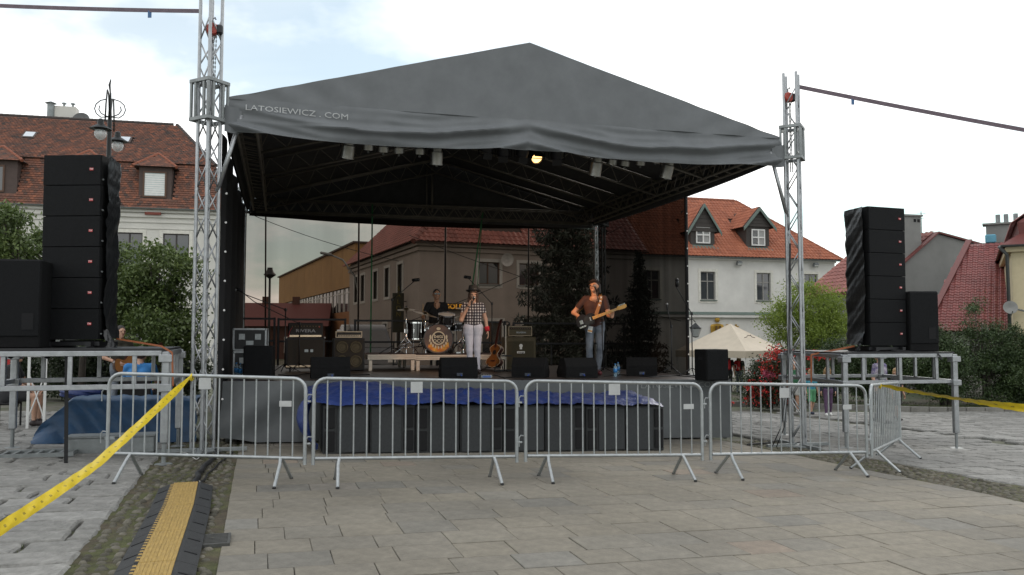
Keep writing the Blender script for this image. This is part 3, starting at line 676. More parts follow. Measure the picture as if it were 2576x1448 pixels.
# ------------------------------------------------------------------ deck
DL, DR, DF, DB = .2, 8.55, 1.2, DEP - .3
st = thing('stage_platform', 'low black-floored stage platform with grey fabric skirt', 'stage', S(0, 0, 0), TS)
FLOOR = mat('dark_brown_stage_floor', (.045, .034, .03), .38, 0, .3, 2.5, .1, 50)
nI = 4; nJ = 4
for i in range(nI):
    for j in range(nJ):
        u0, u1 = DL + (DR - DL) * i / nI, DL + (DR - DL) * (i + 1) / nI; v0, v1 = DF + (DB - DF) * j / nJ, DF + (DB - DF) * (j + 1) / nJ; e = .003
        b = B(); vs = [(u, v, zdu(u) - h) for h in (.05, 0) for (u, v) in ((u0 + e, v0 + e), (u1 - e, v0 + e), (u1 - e, v1 - e), (u0 + e, v1 - e))]
        b.add(vs, [(3, 2, 1, 0), (4, 5, 6, 7), (0, 1, 5, 4), (1, 2, 6, 5), (2, 3, 7, 6), (3, 0, 4, 7)]); obj('deck_panel', b, FLOOR, st)
fr = B()
for v in (DF + .03, DB - .03): fr.ob((DL, v - .025, zdu(DL) - .17), (DR - DL, 0, zdu(DR) - zdu(DL)), (0, .05, 0), (0, 0, .115))
for u in (DL, DR - .05): fr.ob((u, DF + .06, zdu(u) - .17), (.05, 0, 0), (0, DB - DF - .12, 0), (0, 0, .115))
obj('deck_frame', fr, GALVD, st)
for u in (DL + .05, 2.3, 4.4, 6.5, DR - .05):
    for v in (DF + .06, 4.2, DB - .06):
        w = S(u, v); obj('leg', B().tube((u, v, zg(w.x, w.y)), (u, v, zdu(u) - .1), .03, 8), GALVD, st, smooth=True)
def skf(a, c):
    u = DL - .03 + (DR - DL + .06) * a; w = S(u, DF); zb = zg(w.x, w.y) + .03 + (.1 * max(0, 1 - a * 14)); zt_ = zdu(u) + .004; q = 1 - c
    y = DF - .02 - .03 * q - .09 * q ** .7 * math.sin(3.0 + 16 * (a * 2.2 - c * .3)) * math.exp(-((a - .08) / .12) ** 2) - .014 * math.sin(40 * a) * q
    y -= .05 * q ** .5 * sum(math.exp(-((a * 9 - q * k_ - .12) / .11) ** 2) for k_ in (.5, 1.15, 1.9)) * (1 if a < .3 else 0)
    fl_ = q * math.exp(-(a / .14) ** 2); y -= .34 * fl_; u -= .12 * fl_
    return Vector((u, y, zb + (zt_ - zb) * c))
obj('skirt', B().grid(110, 12, skf), SKIRT, st, smooth=True)
obj('skirt', B().grid(30, 8, lambda a, c: Vector((DR + .03 + .02 * math.sin(20 * a) * (1 - c), DF - .02 + 1.6 * a, zg(S(DR, DF).x, S(DR, DF).y) + .02 + (zdu(DR) - zg(S(DR, DF).x, S(DR, DF).y)) * c))), SKIRT, st, smooth=True)
LETD = mat('faded_lettering', (.17, .18, .18), .6)
me = text_mesh('LATOSIEWICZ.COM', .13, .001, .001, 'LEFT', 1.25); me.transform(Matrix.Translation((6.85, DF - .052, zdu(7.4) - .095)) @ Matrix.Rotation(math.pi / 2, 4, 'X')); me.materials.append(LETD); obj('printed_name', me, None, st)
# railings at the back of the deck
RAIL = mat('black_railing', (.02, .02, .022), .5, .3)
def rail(px0, px1, label, mids=1):
    v = DEP - .45; o_ = Vector((0, 0, CAMZ))
    def uu(px):
        d = ray(px, 850); t = (S(0, v) - o_).dot(SV) / d.dot(SV); return uv_of(o_ + d * t)[0]
    u0, u1 = uu(px0), uu(px1); z0 = zdu((u0 + u1) / 2); L_ = u1 - u0
    t = thing('railing', label, 'railing', S(u0, v, z0), TS, 'black railings along the back of the stage')
    for x in (0, L_): obj('post', B().box((x, 0, .55), (.05, .05, 1.1), b=.004), RAIL, t)
    for z in (1.07, .56): obj('rail', B().box((L_ / 2, 0, z), (L_ - .051, .04, .045), b=.004), RAIL, t)
    for i in range(1, mids + 1): obj('upright', B().box((L_ * i / (mids + 1), 0, .27), (.03, .03, .53)), RAIL, t)
rail(606, 690, 'black stage railing at the far left behind the flight cases'); rail(700, 868, 'black stage railing behind the left guitar amplifier'); rail(893, 1085, 'black stage railing behind the drummer'); rail(1100, 1270, 'black stage railing behind the singer'); rail(1292, 1570, 'black stage railing behind the guitarist', 2)
def vpl(px, py, v):
    d = ray(px, py); o_ = Vector((0, 0, CAMZ)); return o_ + d * ((S(0, v) - o_).dot(SV) / d.dot(SV))
# ================================================================== SPEAKERS AND STAGE GEAR
def rough_sheet(b, nu, nv, fn): return b.grid(nu, nv, fn)
# ------------------------------------------------------------------ low subwoofers under a tarpaulin
NS = 8; sw = 5.02 / NS
SUBP = mat('grey_black_sub_paint', (.028, .030, .031), .7, 0, .25, 16, .25, 140); SUBG = mat('dark_grey_sub_grille', (.042, .045, .047), .75, 0, .15, 30, .4, 300, spec=.25); PORT = mat('black_port', (.004, .004, .005), .9)
subl = ['black subwoofer at the left end of the low row', 'black subwoofer second from the left of the low row', 'black subwoofer third from the left of the low row', 'black subwoofer fourth from the left of the low row', 'black subwoofer fourth from the right of the low row', 'black subwoofer third from the right of the low row', 'black subwoofer second from the right of the low row', 'black subwoofer at the right end of the low row']
for i in range(NS):
    p = Sg(1.54 + sw * (i + .5), .1); t = thing('subwoofer', subl[i], 'subwoofer', p, TS, 'subwoofers in a row before the stage'); w = sw - .012; D = 1.0; H = .67; z0 = .0
    b = B(); b.box((0, .06, H / 2 + z0), (w, D, H), b=.012); obj('cabinet', b, SUBP, t)
    side = -1 if i % 2 == 0 else 1
    obj('grille', B().box((-side * .085, -D / 2 + .048, H / 2), (w - .21, .03, H - .05), b=.006), SUBG, t)
    for zz in (.3, -.0): 
        zc = .49 if zz else .18
        obj('port', B().box((side * (w / 2 - .09), -D / 2 + .05, zc), (.13, .026, .27), b=.003), PORT, t)
    for zz in (.2, .46): obj('handle', B().box((side * (w / 2 - .012), -.05, zz), (.012, .16, .06)), PORT, t)
BLUET = mat('blue_tarpaulin', (.018, .034, .13), .42, 0, .25, 6, .4, 22, spec=.45); NAVYT = mat('dark_blue_tarpaulin', (.006, .045, .11), .5, 0, .25, 5, .3, 18, spec=.55)
na, nb = noise1(31), noise1(32)
def tarp(a, c):
    u = 1.32 + 5.2 * a; v = -.36 + 1.36 * c; base = Sg(u, .1).z + .68
    hump = .15 * math.exp(-((a - .14) / .14) ** 2) + .05 * math.exp(-((a - .5) / .2) ** 2) + .06 * math.exp(-((a - .97) / .04) ** 2)
    z = base + .02 + (hump + .05) * math.sin(min(1, c * 1.15) * math.pi * .55) + .045 * abs(na(a * 38 + c * 9) * nb(c * 17 - a * 29)) + .03 * abs(na(a * 61 - c * 12)) + .012 * nb(a * 70 + 8 * c)
    if c < .1: z -= (.1 - c) * (.25 + .25 * nb(a * 9)); v -= .06
    return S(u, v + .03 * na(a * 25), z)
o = obj('tarpaulin', B().grid(150, 26, tarp), BLUET, smooth=True); tag(o, 'crumpled bright blue tarpaulin lying on the row of subwoofers', 'tarpaulin')
def tarp2(a, c):
    v = -.42 + .55 * a; p = Sg(1.36, v); top = .78 - .05 * a; z = p.z + .06 + top * c; q = 1 - c
    return S(1.46 - (.17 + .08 * math.sin(a * 9)) * math.sin(math.pi * min(1, q * 1.1)) ** .7 + .03 * na(a * 14 + c * 6), v - .06 * math.sin(5 * c), z + .02 * nb(a * 17 + c * 9))
obj('hanging_end', B().grid(26, 24, tarp2), BLUET, o, smooth=True)
# ------------------------------------------------------------------ wedge monitors
def wedge(px, py, rz, label, w=.6):
    p = dk(px, py); t = thing('stage_monitor', label, 'monitor speaker', p, TS + rz, 'wedge monitors along the front of the stage')
    pr = [(-.2, 0), (-.24, .09), (-.06, .34), (.12, .35), (.22, .2), (.22, 0)]
    # the sloped grille faces the performers, so the audience sees the tall back
    b = B(); b.prism([(-w / 2, -y, z) for y, z in pr][::-1], (w, 0, 0)); o = obj('cabinet', b, CAB, t)
    b = B(); b.ob((-w / 2 + .03, .052, .335), (w - .06, 0, 0), (0, .175, -.238), (0, .01, .008)); obj('grille', b, GRILLE, t)
    obj('back_panel', B().box((0, -.2235, .1), (w - .12, .006, .1), b=.002), CAB, t)
    obj('socket_plate', B().box((.0, -.2275, .06), (.1, .006, .05)), mat('socket_plate', (.05, .06, .08), .4, .5), t); obj('plug', B().tube((.02, -.23, .06), (.02, -.29, .045), .011, 8), mat('blue_plug', (.03, .07, .3), .4), t)
    for sx in (-1, 1): obj('handle', B().box((sx * (w / 2 + .001), 0, .17), (.004, .12, .05)), PORT, t)
wedge(830, 952, R(0), 'black wedge monitor at the left of the stage, in front of the amplifiers', .62); wedge(1152, 950, R(-4), 'black wedge monitor at the feet of the singer', .62)
wedge(1335, 950, R(-30), 'black wedge monitor turned sideways in front of the right amplifier', .58); wedge(1452, 950, R(3), 'black wedge monitor in front of the guitarist', .6); wedge(1614, 946, R(-22), 'black wedge monitor by the right side net', .56)
def sidefill(px, py, w, h, d, rz, label):
    p = dk(px, py); t = thing('loudspeaker', label, 'loudspeaker', p, TS + rz)
    obj('cabinet', B().box((0, 0, h / 2), (w, d, h), b=.012), CAB, t); obj('grille', B().box((0, -d / 2 - .006, h / 2), (w - .03, .012, h - .03), b=.005), GRILLE, t)
    obj('handle', B().box((-w / 2 - .002, 0, h * .7), (.006, .14, .05)), PORT, t); obj('socket', B().box((w / 2 + .002, 0, h * .3), (.006, .08, .06)), PORT, t)
sidefill(652, 953, .44, .52, .42, R(-6), 'black box speaker standing at the left front of the stage'); sidefill(1790, 957, .43, .53, .4, R(2), 'black box speaker at the right front corner of the stage')
# ------------------------------------------------------------------ flight cases
def case(p, w, d, h, rz, label, name='flight_case'):
    t = thing(name, label, 'flight case', p, TS + rz); BC = mat('black_case_laminate', (.014, .014, .015), .5, 0, .15)
    obj('shell', B().box((0, 0, h / 2), (w, d, h), b=.004), BC, t)
    for sx in (-1, 1):
        for sy in (-1, 1): obj('edge_profile', B().box((sx * (w / 2), sy * (d / 2), h / 2), (.03, .03, h - .05)), ALU, t)
        for z in (.015, h - .015): obj('edge_profile', B().box((0, sx * d / 2, z), (w - .03, .03, .03)), ALU, t); obj('edge_profile', B().box((sx * w / 2, 0, z), (.03, d - .03, .03)), ALU, t)
    for sx in (-.25, .25): obj('latch', B().box((sx * w, -d / 2 - .005, h * .62), (.1, .012, .1), b=.003), GALV, t)
    obj('label_plate', B().box((0, -d / 2 - .004, h * .35), (.12, .01, .07)), GALV, t)
    for sx in (-1, 1):
        for z in (.02, h - .02): obj('corner_ball', B().ell((sx * w / 2, -d / 2, z), (.025, .025, .025), 8, 6), GALV, t, smooth=True)
    return t
c0 = dk(630, 945); case(c0, .54, .5, .42, R(2), 'black flight case with silver edges, lower one of the pair at stage left'); case(c0 + Vector((0, 0, .425)), .52, .48, .38, R(-3), 'black flight case with silver edges stacked on another one')
# ------------------------------------------------------------------ guitar amplifiers
TOLEX = mat('black_tolex', (.014, .013, .013), .65, 0, .2, 30, .25, 220); BRASS = mat('polished_trim', (.62, .47, .33), .25, .7, .1); CLOTH = mat('brown_grille_cloth', (.03, .024, .018), .85, 0, .3, 90)
CREAM = mat('cream_panel', (.55, .45, .32), .5, 0, .1); ORN = mat('olive_tolex', (.075, .06, .03), .7, 0, .2, 30, .2, 200)
def knobs(t, n, w, y, z, m, r=.011):
    k = B().lathe([(r, 0), (r, .012), (r * .7, .016)], 10, (0, 0, 0), Matrix.Rotation(math.pi / 2, 4, 'X')).mesh('knob', True); k.materials.append(m)
    for i in range(n): obj('knob', k, None, t, (-w / 2 + w * i / (n - 1), y, z))
# left stack
p = dk(768, 936) + SV * .25; ROT = TS - R(1)
t = thing('speaker_cabinet', 'black guitar cabinet with pale metal trim on the left of the stage', 'amplifier', p, ROT)
for sx in (-1, 1):
    for sy in (-1, 1): obj('castor', B().lathe([(.03, -.02), (.03, .02)], 12, (sx * .28, sy * .14, .03), Matrix.Rotation(math.pi / 2, 4, 'Y')), BLACKM, t)
obj('cabinet', B().box((0, 0, .36), (.74, .38, .6), b=.015), TOLEX, t); obj('grille_cloth', B().box((0, -.19, .38), (.66, .012, .46), b=.003), CLOTH, t)
obj('trim', B().box((0, -.198, .105), (.72, .02, .045), b=.004), BRASS, t); obj('badge', B().box((.02, -.2, .4), (.07, .01, .05)), GALV, t); obj('badge', B().box((.12, -.2, .4), (.05, .01, .05)), GALV, t)
for sx in (-1, 1): obj('corner', B().ell((sx * .36, -.18, .65), (.02, .02, .02), 8, 6), GALV, t)
t = thing('amplifier_head', 'black amplifier head with pale base trim and white lettering on the left cabinet', 'amplifier', p + Vector((0, 0, .662)), ROT)
obj('case', B().box((0, 0, .14), (.66, .28, .27), b=.02), TOLEX, t); obj('front_panel', B().box((0, -.141, .19), (.58, .008, .1)), CLOTH, t); obj('trim', B().box((0, -.146, .022), (.6, .014, .04), b=.003), BRASS, t)
me = text_mesh('RIVERA', .085, .002, .001, 'CENTER', 1.35); me.transform(Matrix.Translation((0, -.152, .12)) @ Matrix.Rotation(math.pi / 2, 4, 'X')); me.materials.append(mat('dim_white_letters', (.3, .3, .31), .5)); obj('lettering', me, None, t)
knobs(t, 10, .5, -.146, .21, mat('dim_gold_knob', (.25, .18, .08), .4, .5), .008); obj('red_lamp', B().box((.26, -.148, .2), (.02, .008, .02)), RED, t)
obj('cable', B().path([(-.24, -.15, .2), (-.29, -.17, .12), (-.32, -.16, .0), (-.36, -.16, -.02)], .006, 6), mat('red_cable', (.3, .02, .02), .5), t, smooth=True)
# second stack
p = dk(878, 934) + SV * .25
t = thing('speaker_cabinet', 'dark brown bass cabinet with round speakers, second from the left', 'amplifier', p, ROT)
obj('cabinet', B().box((0, 0, .33), (.62, .42, .64), b=.012), TOLEX, t); obj('grille_cloth', B().box((0, -.211, .33), (.55, .012, .57), b=.003), CLOTH, t)
sp = B().lathe([(.001, .006), (.04, .012), (.085, -.004), (.1, .012), (.115, .012), (.12, 0)], 20, (0, 0, 0), Matrix.Rotation(math.pi / 2, 4, 'X')).mesh('speaker_cone', True); sp.materials.append(ORN)
for sx in (-1, 1):
    for sz in (-1, 1): obj('speaker_cone', sp, None, t, (sx * .135, -.218, .33 + sz * .14))
t = thing('amplifier_head', 'small cream fronted amplifier head on the brown bass cabinet', 'amplifier', p + Vector((0, 0, .652)), ROT)
obj('case', B().box((0, 0, .07), (.52, .3, .13), b=.01), TOLEX, t); fr = B()
for sz in (-1, 1): fr.box((0, -.152, .07 + sz * .055), (.52, .012, .018))
for sx in (-1, 1): fr.box((sx * .252, -.152, .07), (.016, .012, .092))
obj('trim', fr, CREAM, t); obj('front_panel', B().box((.01, -.154, .045), (.44, .008, .035)), CREAM, t); knobs(t, 12, .36, -.158, .045, BLACKM, .009); obj('pedal', B().box((-.17, -.05, .152), (.12, .08, .03), b=.008), WHITE, t); obj('tuner', B().box((.02, -.04, .15), (.09, .08, .025), b=.006), BLACKM, t)
# right stack
p = dk(1335, 935) + SV * .9
t = thing('speaker_cabinet', 'olive brown guitar cabinet with white emblem on the right of the stage', 'amplifier', p, ROT)
obj('cabinet', B().box((0, 0, .36), (.68, .36, .7), b=.014), ORN, t); obj('grille_cloth', B().box((0, -.181, .34), (.58, .01, .56), b=.003), mat('dark_olive_cloth', (.05, .042, .022), .85, 0, .3, 90), t)
obj('emblem', B().lathe([(.001, .003), (.035, .003), (.04, 0)], 14, (.0, -.189, .52), Matrix.Rotation(math.pi / 2, 4, 'X')).box((0, -.19, .47), (.05, .006, .05)), WHITE, t); obj('name_plate', B().box((0, -.189, .38), (.17, .006, .045)), WHITE, t)
me = text_mesh('orange', .05, .001, .001); me.transform(Matrix.Translation((0, -.194, .38)) @ Matrix.Rotation(math.pi / 2, 4, 'X')); me.materials.append(BLACKM); obj('lettering', me, None, t)
t = thing('amplifier_head', 'olive amplifier head with cream piping on the right cabinet', 'amplifier', p + Vector((.0, 0, .715)), ROT)
obj('case', B().box((0, 0, .12), (.56, .26, .23), b=.015), ORN, t); fr = B()
for sz in (-1, 1): fr.box((0, -.133, .12 + sz * .095), (.52, .008, .008))
for sx in (-1, 1): fr.box((sx * .256, -.133, .12), (.008, .008, .182))
obj('piping', fr, CREAM, t); obj('front_panel', B().box((0, -.134, .18), (.48, .008, .05)), CLOTH, t); knobs(t, 9, .4, -.138, .18, BRASS, .008)
me = text_mesh('RIVERA', .055, .002, 0, 'CENTER', 1.2); me.transform(Matrix.Translation((.02, -.137, .09)) @ Matrix.Rotation(math.pi / 2, 4, 'X')); me.materials.append(GALV); obj('lettering', me, None, t)
tag(obj('coiled_cable', B().path([p + Vector((-.26 + .07 * math.cos(a), -.05 + .02 * math.sin(a * 3), .99 + .05 * math.sin(a))) for a in [i * .5 for i in range(26)]], .012, 6), CABLE, smooth=True), 'coiled black cable lying on the left end of the olive amplifier head', 'cable')
# ------------------------------------------------------------------ drum riser
WOODW = mat('pale_metal_riser', (.62, .55, .46), .5, .15, .12, 9, .05, 60, stretch=(1, 8, 8))
RZ = .33
def riser(px0, px1, label):
    a, b_ = dk(px0, 938), dk(px1, 937); u0, u1 = uv_of(a)[0], uv_of(b_)[0]; v0 = 5.05; z0 = zdu((u0 + u1) / 2); L_ = u1 - u0 - .01
    t = thing('drum_riser', label, 'riser', S(u0, v0, z0), TS)
    obj('top_board', B().box((L_ / 2, 1, RZ - .02), (L_ - .04, 1.96, .035)), mat('dark_red_carpet', (.06, .022, .02), .95, 0, .3, 12), t)
    for k in range(3): obj('front_rail', B().box((L_ / 2, .012 - .004 * (k % 2), RZ - .018 - .036 * k), (L_, .03, .032), b=.004), WOODW, t)
    for x in (0, L_): obj('side_rail', B().box((x + (.012 if x == 0 else -.012), 1.02, RZ - .054), (.024, 1.94, .1)), WOODW, t)
    for x in (.06, L_ - .06):
        for y in (.03, 1.95): obj('leg', B().box((x, y + .02, (RZ - .12) / 2), (.07, .07, RZ - .12), b=.006), WOODW, t)
    return t
riser(936, 1062, 'pale edged drum riser deck on the left with drum stand legs on it'); riser(1063, 1297, 'pale edged drum riser deck on the right carrying the bass drum')
def onr(px, py): return onf(px, py, lambda x, y: zdk(x, y) + RZ)
# ------------------------------------------------------------------ drum kit
vB = 5.35
DRUM = mat('black_drum_shell', (.01, .009, .01), .12, 0, .1, coat=.8); HEAD = mat('drum_skin', (.62, .6, .56), .5, 0, .06); CYM = mat('dull_bronze_cymbal', (.26, .2, .1), .28, .9, .15, 9)
def drum(name, label, p, r, h, M, lugs=8, head=HEAD, hoop=CHROME, cat='drum', legs=None):
    t = thing(name, label, cat, p, 0); Mi = M
    smoothc(obj('shell', B().lathe([(r, 0), (r, h)], 28, (0, 0, 0), Mi, False), DRUM, t))
    for z in (0, h): smoothc(obj('hoop', B().lathe([(r + .002, z - .014), (r + .014, z - .014), (r + .014, z + .014), (r + .002, z + .014)], 28, (0, 0, 0), Mi, False), hoop, t))
    for z, s_ in ((0, -1), (h, 1)): obj('drumhead', B().lathe([(.001, z + s_ * .006), (r * .99, z + s_ * .006)], 28, (0, 0, 0), Mi), head, t)
    for k in range(lugs):
        a = 6.283 * k / lugs; c = Vector(((r + .012) * math.cos(a), (r + .012) * math.sin(a), h / 2)); lb = B()
        lb.box(Mi @ c, (.028, .028, min(.09, h * .4)), M=(Mi @ Matrix.Rotation(a, 4, 'Z')), b=.006); lb.tube(Mi @ Vector((c.x, c.y, 0)), Mi @ Vector((c.x, c.y, h)), .0035, 5); obj('lug', lb, CHROME, t)
    return t
def fwd(p, dv): return p + SV * dv
bdp = vpl(1103, 854, vB); u_, v_ = uv_of(bdp); cR = .305
bc = S(u_, vB, zdu(u_) + RZ + cR + .015); MB_ = Matrix.Rotation(TS, 4, 'Z') @ Matrix.Rotation(-math.pi / 2, 4, 'X')
ART = mat('printed_drum_skin', (.09, .065, .06), .45, 0, .35, 6, col2=(.16, .09, .06))
bd = drum('bass_drum', 'black bass drum with printed front skin on the riser', bc, cR, .42, MB_, 8, ART, mat('black_hoop', (.02, .02, .02), .2, 0, .05, coat=.5))
# printed emblem: ring, letters, flames and bone shapes, laid on the skin
inv = Matrix.Rotation(TS, 4, 'Z')
def onskin(b, y=-.010): return b
INK = mat('cream_print', (.62, .56, .42), .5, 0, .15, 30); FIRE = mat('orange_print', (.65, .17, .02), .5, 0, .4, 14, col2=(.7, .4, .05)); DKP = mat('dark_print', (.02, .012, .012), .5)
pr = B()
def disc(b, x, z, rx, rz_, y, n=16, a0=0): b.poly([inv @ Vector((x + rx * math.cos(a0 + 6.283 * k / n), y, z + rz_ * math.sin(a0 + 6.283 * k / n))) for k in range(n)][::-1])
fl = B()
for k in range(15):
    x = -.2 + .4 * k / 14; h = .05 + .05 * abs(math.sin(k * 2.3)); zb = -math.sqrt(max(0, .27 ** 2 - x * x)); fl.poly([inv @ Vector(q) for q in ((x - .022, -.0075, zb), (x + .022, -.0075, zb), (x + .012, -.0075, zb + h), (x, -.0075, zb + h * 1.5), (x - .012, -.0075, zb + h))])
obj('flame_print', fl, FIRE, bd)
rg = B(); n = 28
rg.add([inv @ Vector((rr * math.cos(6.283 * k / n), -.0085, .02 + rr * math.sin(6.283 * k / n))) for rr in (.12, .145) for k in range(n)], [(k, (k + 1) % n, n + (k + 1) % n, n + k) for k in range(n)])
for k in range(9):
    a = math.pi * (1.08 + .84 * k / 8); x, z = .19 * math.cos(a), .02 + .2 * math.sin(a); disc(rg, x, z, .016, .034, -.0085, 8, a)
disc(rg, 0, .215, .045, .03, -.0085, 12); disc(rg, -.17, .04, .02, .05, -.0085, 8); disc(rg, .17, .04, .02, .05, -.0085, 8)
obj('ring_print', rg, INK, bd); dk_ = B(); disc(dk_, 0, .02, .118, .118, -.008, 24); obj('centre_print', dk_, DKP, bd)
for txt, z, s_ in (('bets', .055, .115), ('OCO', -.045, .1)):
    me = text_mesh(txt, s_, .0, .002); me.transform(inv @ Matrix.Translation((0, -.0092, z)) @ Matrix.Rotation(math.pi / 2, 4, 'X')); me.materials.append(INK); obj('lettering', me, None, bd)
for sx in (-1, 1): obj('spur', B().tube(inv @ Vector((sx * .27, .06, -.12)), inv @ Vector((sx * .37, .0, -cR - .015)), .009, 6), CHROME, bd)
for sx in (-1, 1): obj('claw', B().box(inv @ Vector((sx * .22, -.012, .22)), (.03, .03, .04), rz=TS, b=.004), CHROME, bd)
def standtube(b, p, q, r=.011): b.tube(p, q, r, 6)
zr = bc.z - cR - .015
drum('tom_drum', 'small black rack tom on top of the bass drum', S(u_ + .2, vB + .2, zr + .64), .165, .2, Matrix.Rotation(TS, 4, 'Z') @ Matrix.Rotation(R(16), 4, 'X'), 6)
tt = B(); tt.tube(S(u_ + .1, vB + .22, zr + .58), S(u_ + .18, vB + .22, zr + .67), .014, 8); tag(obj('tom_holder', tt, CHROME, smooth=True), 'chrome holder between bass drum and rack tom', 'drum hardware')
ft = drum('floor_tom', 'large black floor tom left of the bass drum', S(u_ - .45, vB + .3, zr + .32), .2, .34, Matrix.Identity(4), 8)
for k in range(3): 
    a = 6.283 * k / 3 + .5; obj('leg', B().path([(.225 * math.cos(a), .225 * math.sin(a), .2), (.225 * math.cos(a), .225 * math.sin(a), -.2), (.25 * math.cos(a), .25 * math.sin(a), -.32)], .007, 6), CHROME, ft)
sd_ = drum('snare_drum', 'chrome edged drum half hidden behind the singer', S(u_ + .5, vB + .55, zr + .52), .17, .15, Matrix.Rotation(R(6), 4, 'X'), 8)
for k in range(3): a = 6.283 * k / 3; obj('stand_leg', B().path([(0, 0, -.02), (0, 0, -.3), (.22 * math.cos(a), .22 * math.sin(a), -.52)], .01, 6), CHROME, sd_)
def cymbal(label, px, py, v, r, tilt, zbase=None):
    d = ray(px, py); o_ = Vector((0, 0, CAMZ)); t_ = (S(0, v) - o_).dot(SV) / d.dot(SV); p = o_ + d * t_; zb = zdk(p.x, p.y) + RZ
    t = thing('cymbal_stand', label, 'cymbal', Vector((p.x, p.y, zb)), TS, 'cymbals of the drum kit'); h = p.z - zb
    smoothc(obj('cymbal', B().lathe([(r, -.012), (r * .5, .004), (.06, .008), (.045, .03), (.012, .036)], 28, (0, 0, h), Matrix.Rotation(tilt, 4, 'Y') @ Matrix.Rotation(R(8), 4, 'X')), CYM, t), 60)
    obj('pole', B().tube((0, 0, .3), (0, 0, h + .07), .009, 8).tube((0, 0, .12), (0, 0, h * .6), .014, 8), CHROME, t, smooth=True); obj('wing_nut', B().box((0, 0, h + .06), (.03, .012, .025)), BLACKM, t)
    for k in range(3): a = 6.283 * k / 3 + .4; obj('leg', B().path([(0, 0, .36), (.3 * math.cos(a), .3 * math.sin(a), .012)], .009, 6), CHROME, t, smooth=True)
cymbal('thin cymbal on a chrome stand at the left edge of the drum kit', 1022, 779, 5.4, .19, R(-2)); cymbal('large dark cymbal tilted before the drummer', 1070, 790, 5.7, .27, R(14)); cymbal('cymbal right of the drummer behind the singer', 1163, 797, 5.9, .2, R(-6)); cymbal('upper cymbal right of the drummer against the gold sign', 1164, 777, 6.2, .17, R(8))
pd = B()
for (a, b_) in (((-.9, .1, .02), (-.5, .35, .3)), ((-1.0, .5, .02), (-.55, .2, .28)), ((-.95, .25, .12), (-.3, .28, .16))): pd.tube(S(u_ + a[0], vB + a[1], zr + a[2]), S(u_ + b_[0], vB + b_[1], zr + b_[2]), .011, 6)
tag(obj('stand_legs', pd, CHROME, smooth=True), 'tangle of low chrome stand legs left of the floor tom', 'drum hardware')
pd = B().box(S(u_ + .42, vB + .1, zr + .03), (.1, .28, .03), rz=TS).tube(S(u_ + .42, vB, zr + .03), S(u_ + .42, vB - .02, zr + .2), .008, 6); tag(obj('pedal', pd, CHROME), 'chrome hi-hat pedal right of the bass drum', 'drum pedal')
# ------------------------------------------------------------------ microphones on stands
MICH = mat('black_microphone', (.012, .012, .013), .4, .2); MICG = mat('mic_mesh', (.3, .3, .3), .35, .8)
def mic_into(t, p, d, big=False):
    p, d = Vector(p), Vector(d).normalized()
    obj('microphone', B().path([p - d * .08, p - d * .0, p + d * .03], [.012, .016, .02] if not big else [.03, .035, .035], 8), MICH, t, smooth=True)
    obj('mic_grille', B().ell(p + d * .05, (.026, .026, .026) if not big else (.036,) * 3, 10, 8), MICG if not big else MICH, t, smooth=True)
def mic_stand(label, base, pts, micdir=None, big=False, rnd_base=False, fn=None):
    t = thing('microphone_stand', label, 'microphone stand', base, 0, 'microphone stands on the stage'); P = [Vector(q) - base for q in pts]
    obj('pole', B().tube((0, 0, .1), P[0], .011, 8), BLACKM, t, smooth=True)
    if len(P) > 1: obj('boom', B().path(P[:], .0085, 6), BLACKM, t, smooth=True); obj('clutch', B().box(P[0], (.045, .045, .06), b=.01), BLACKM, t)
    for k in range(3): a = 6.283 * k / 3 + base.x; obj('leg', B().path([(0, 0, .16), (.3 * math.cos(a), .3 * math.sin(a), .012)], .009, 6), BLACKM, t, smooth=True)
    if micdir: mic_into(t, P[-1], micdir, big)
    return t
b1 = dk(716, 938); v1 = uv_of(b1)[1]
q = vpl(716, 808, v1); mic_stand('black boom stand at far left with two microphones reaching up left', b1, [Vector((b1.x, b1.y, vpl(716, 780, v1).z)), vpl(618, 742, v1), vpl(600, 731, v1)], (-1, 0, .12))
b1 = dk(752, 936); v1 = uv_of(b1)[1]; mic_stand('second black boom stand at far left crossing the first', b1, [Vector((b1.x, b1.y, vpl(752, 815, v1).z)), vpl(640, 760, v1), vpl(598, 727, v1)], (-1, 0, .2))
b1 = onr(1000, 894) + SV * .9; v1 = uv_of(b1)[1]; mic_stand('boom stand reaching up to a microphone over the drums', b1, [Vector((b1.x, b1.y, vpl(990, 755, v1).z)), vpl(1046, 705, v1)], (1, 0, .1), True)
b1 = onr(1252, 893) + SV * .5; v1 = uv_of(b1)[1]; mic_stand('boom stand leaning left above the singer', b1, [Vector((b1.x, b1.y, vpl(1251, 765, v1).z)), vpl(1176, 698, v1)], (-1, 0, .1), True)
b1 = dk(1518, 946); v1 = uv_of(b1)[1]; mic_stand('straight microphone stand in front of the guitarist', b1, [Vector((b1.x - .02, b1.y, vpl(1510, 800, v1).z)), vpl(1498, 726, v1)], (-.4, -.1, .9))
b1 = dk(1690, 944); v1 = uv_of(b1)[1]; mic_stand('microphone stand with folded boom by the right net', b1, [Vector((b1.x, b1.y, vpl(1690, 822, v1).z)), vpl(1678, 772, v1)], (0, .2, 1))
b1 = dk(1742, 948); v1 = uv_of(b1)[1]; mic_stand('boom microphone stand in front of the white house', b1, [Vector((b1.x, b1.y, vpl(1742, 790, v1).z)), vpl(1703, 725, v1), vpl(1703, 712, v1)], (0, 0, 1), True)
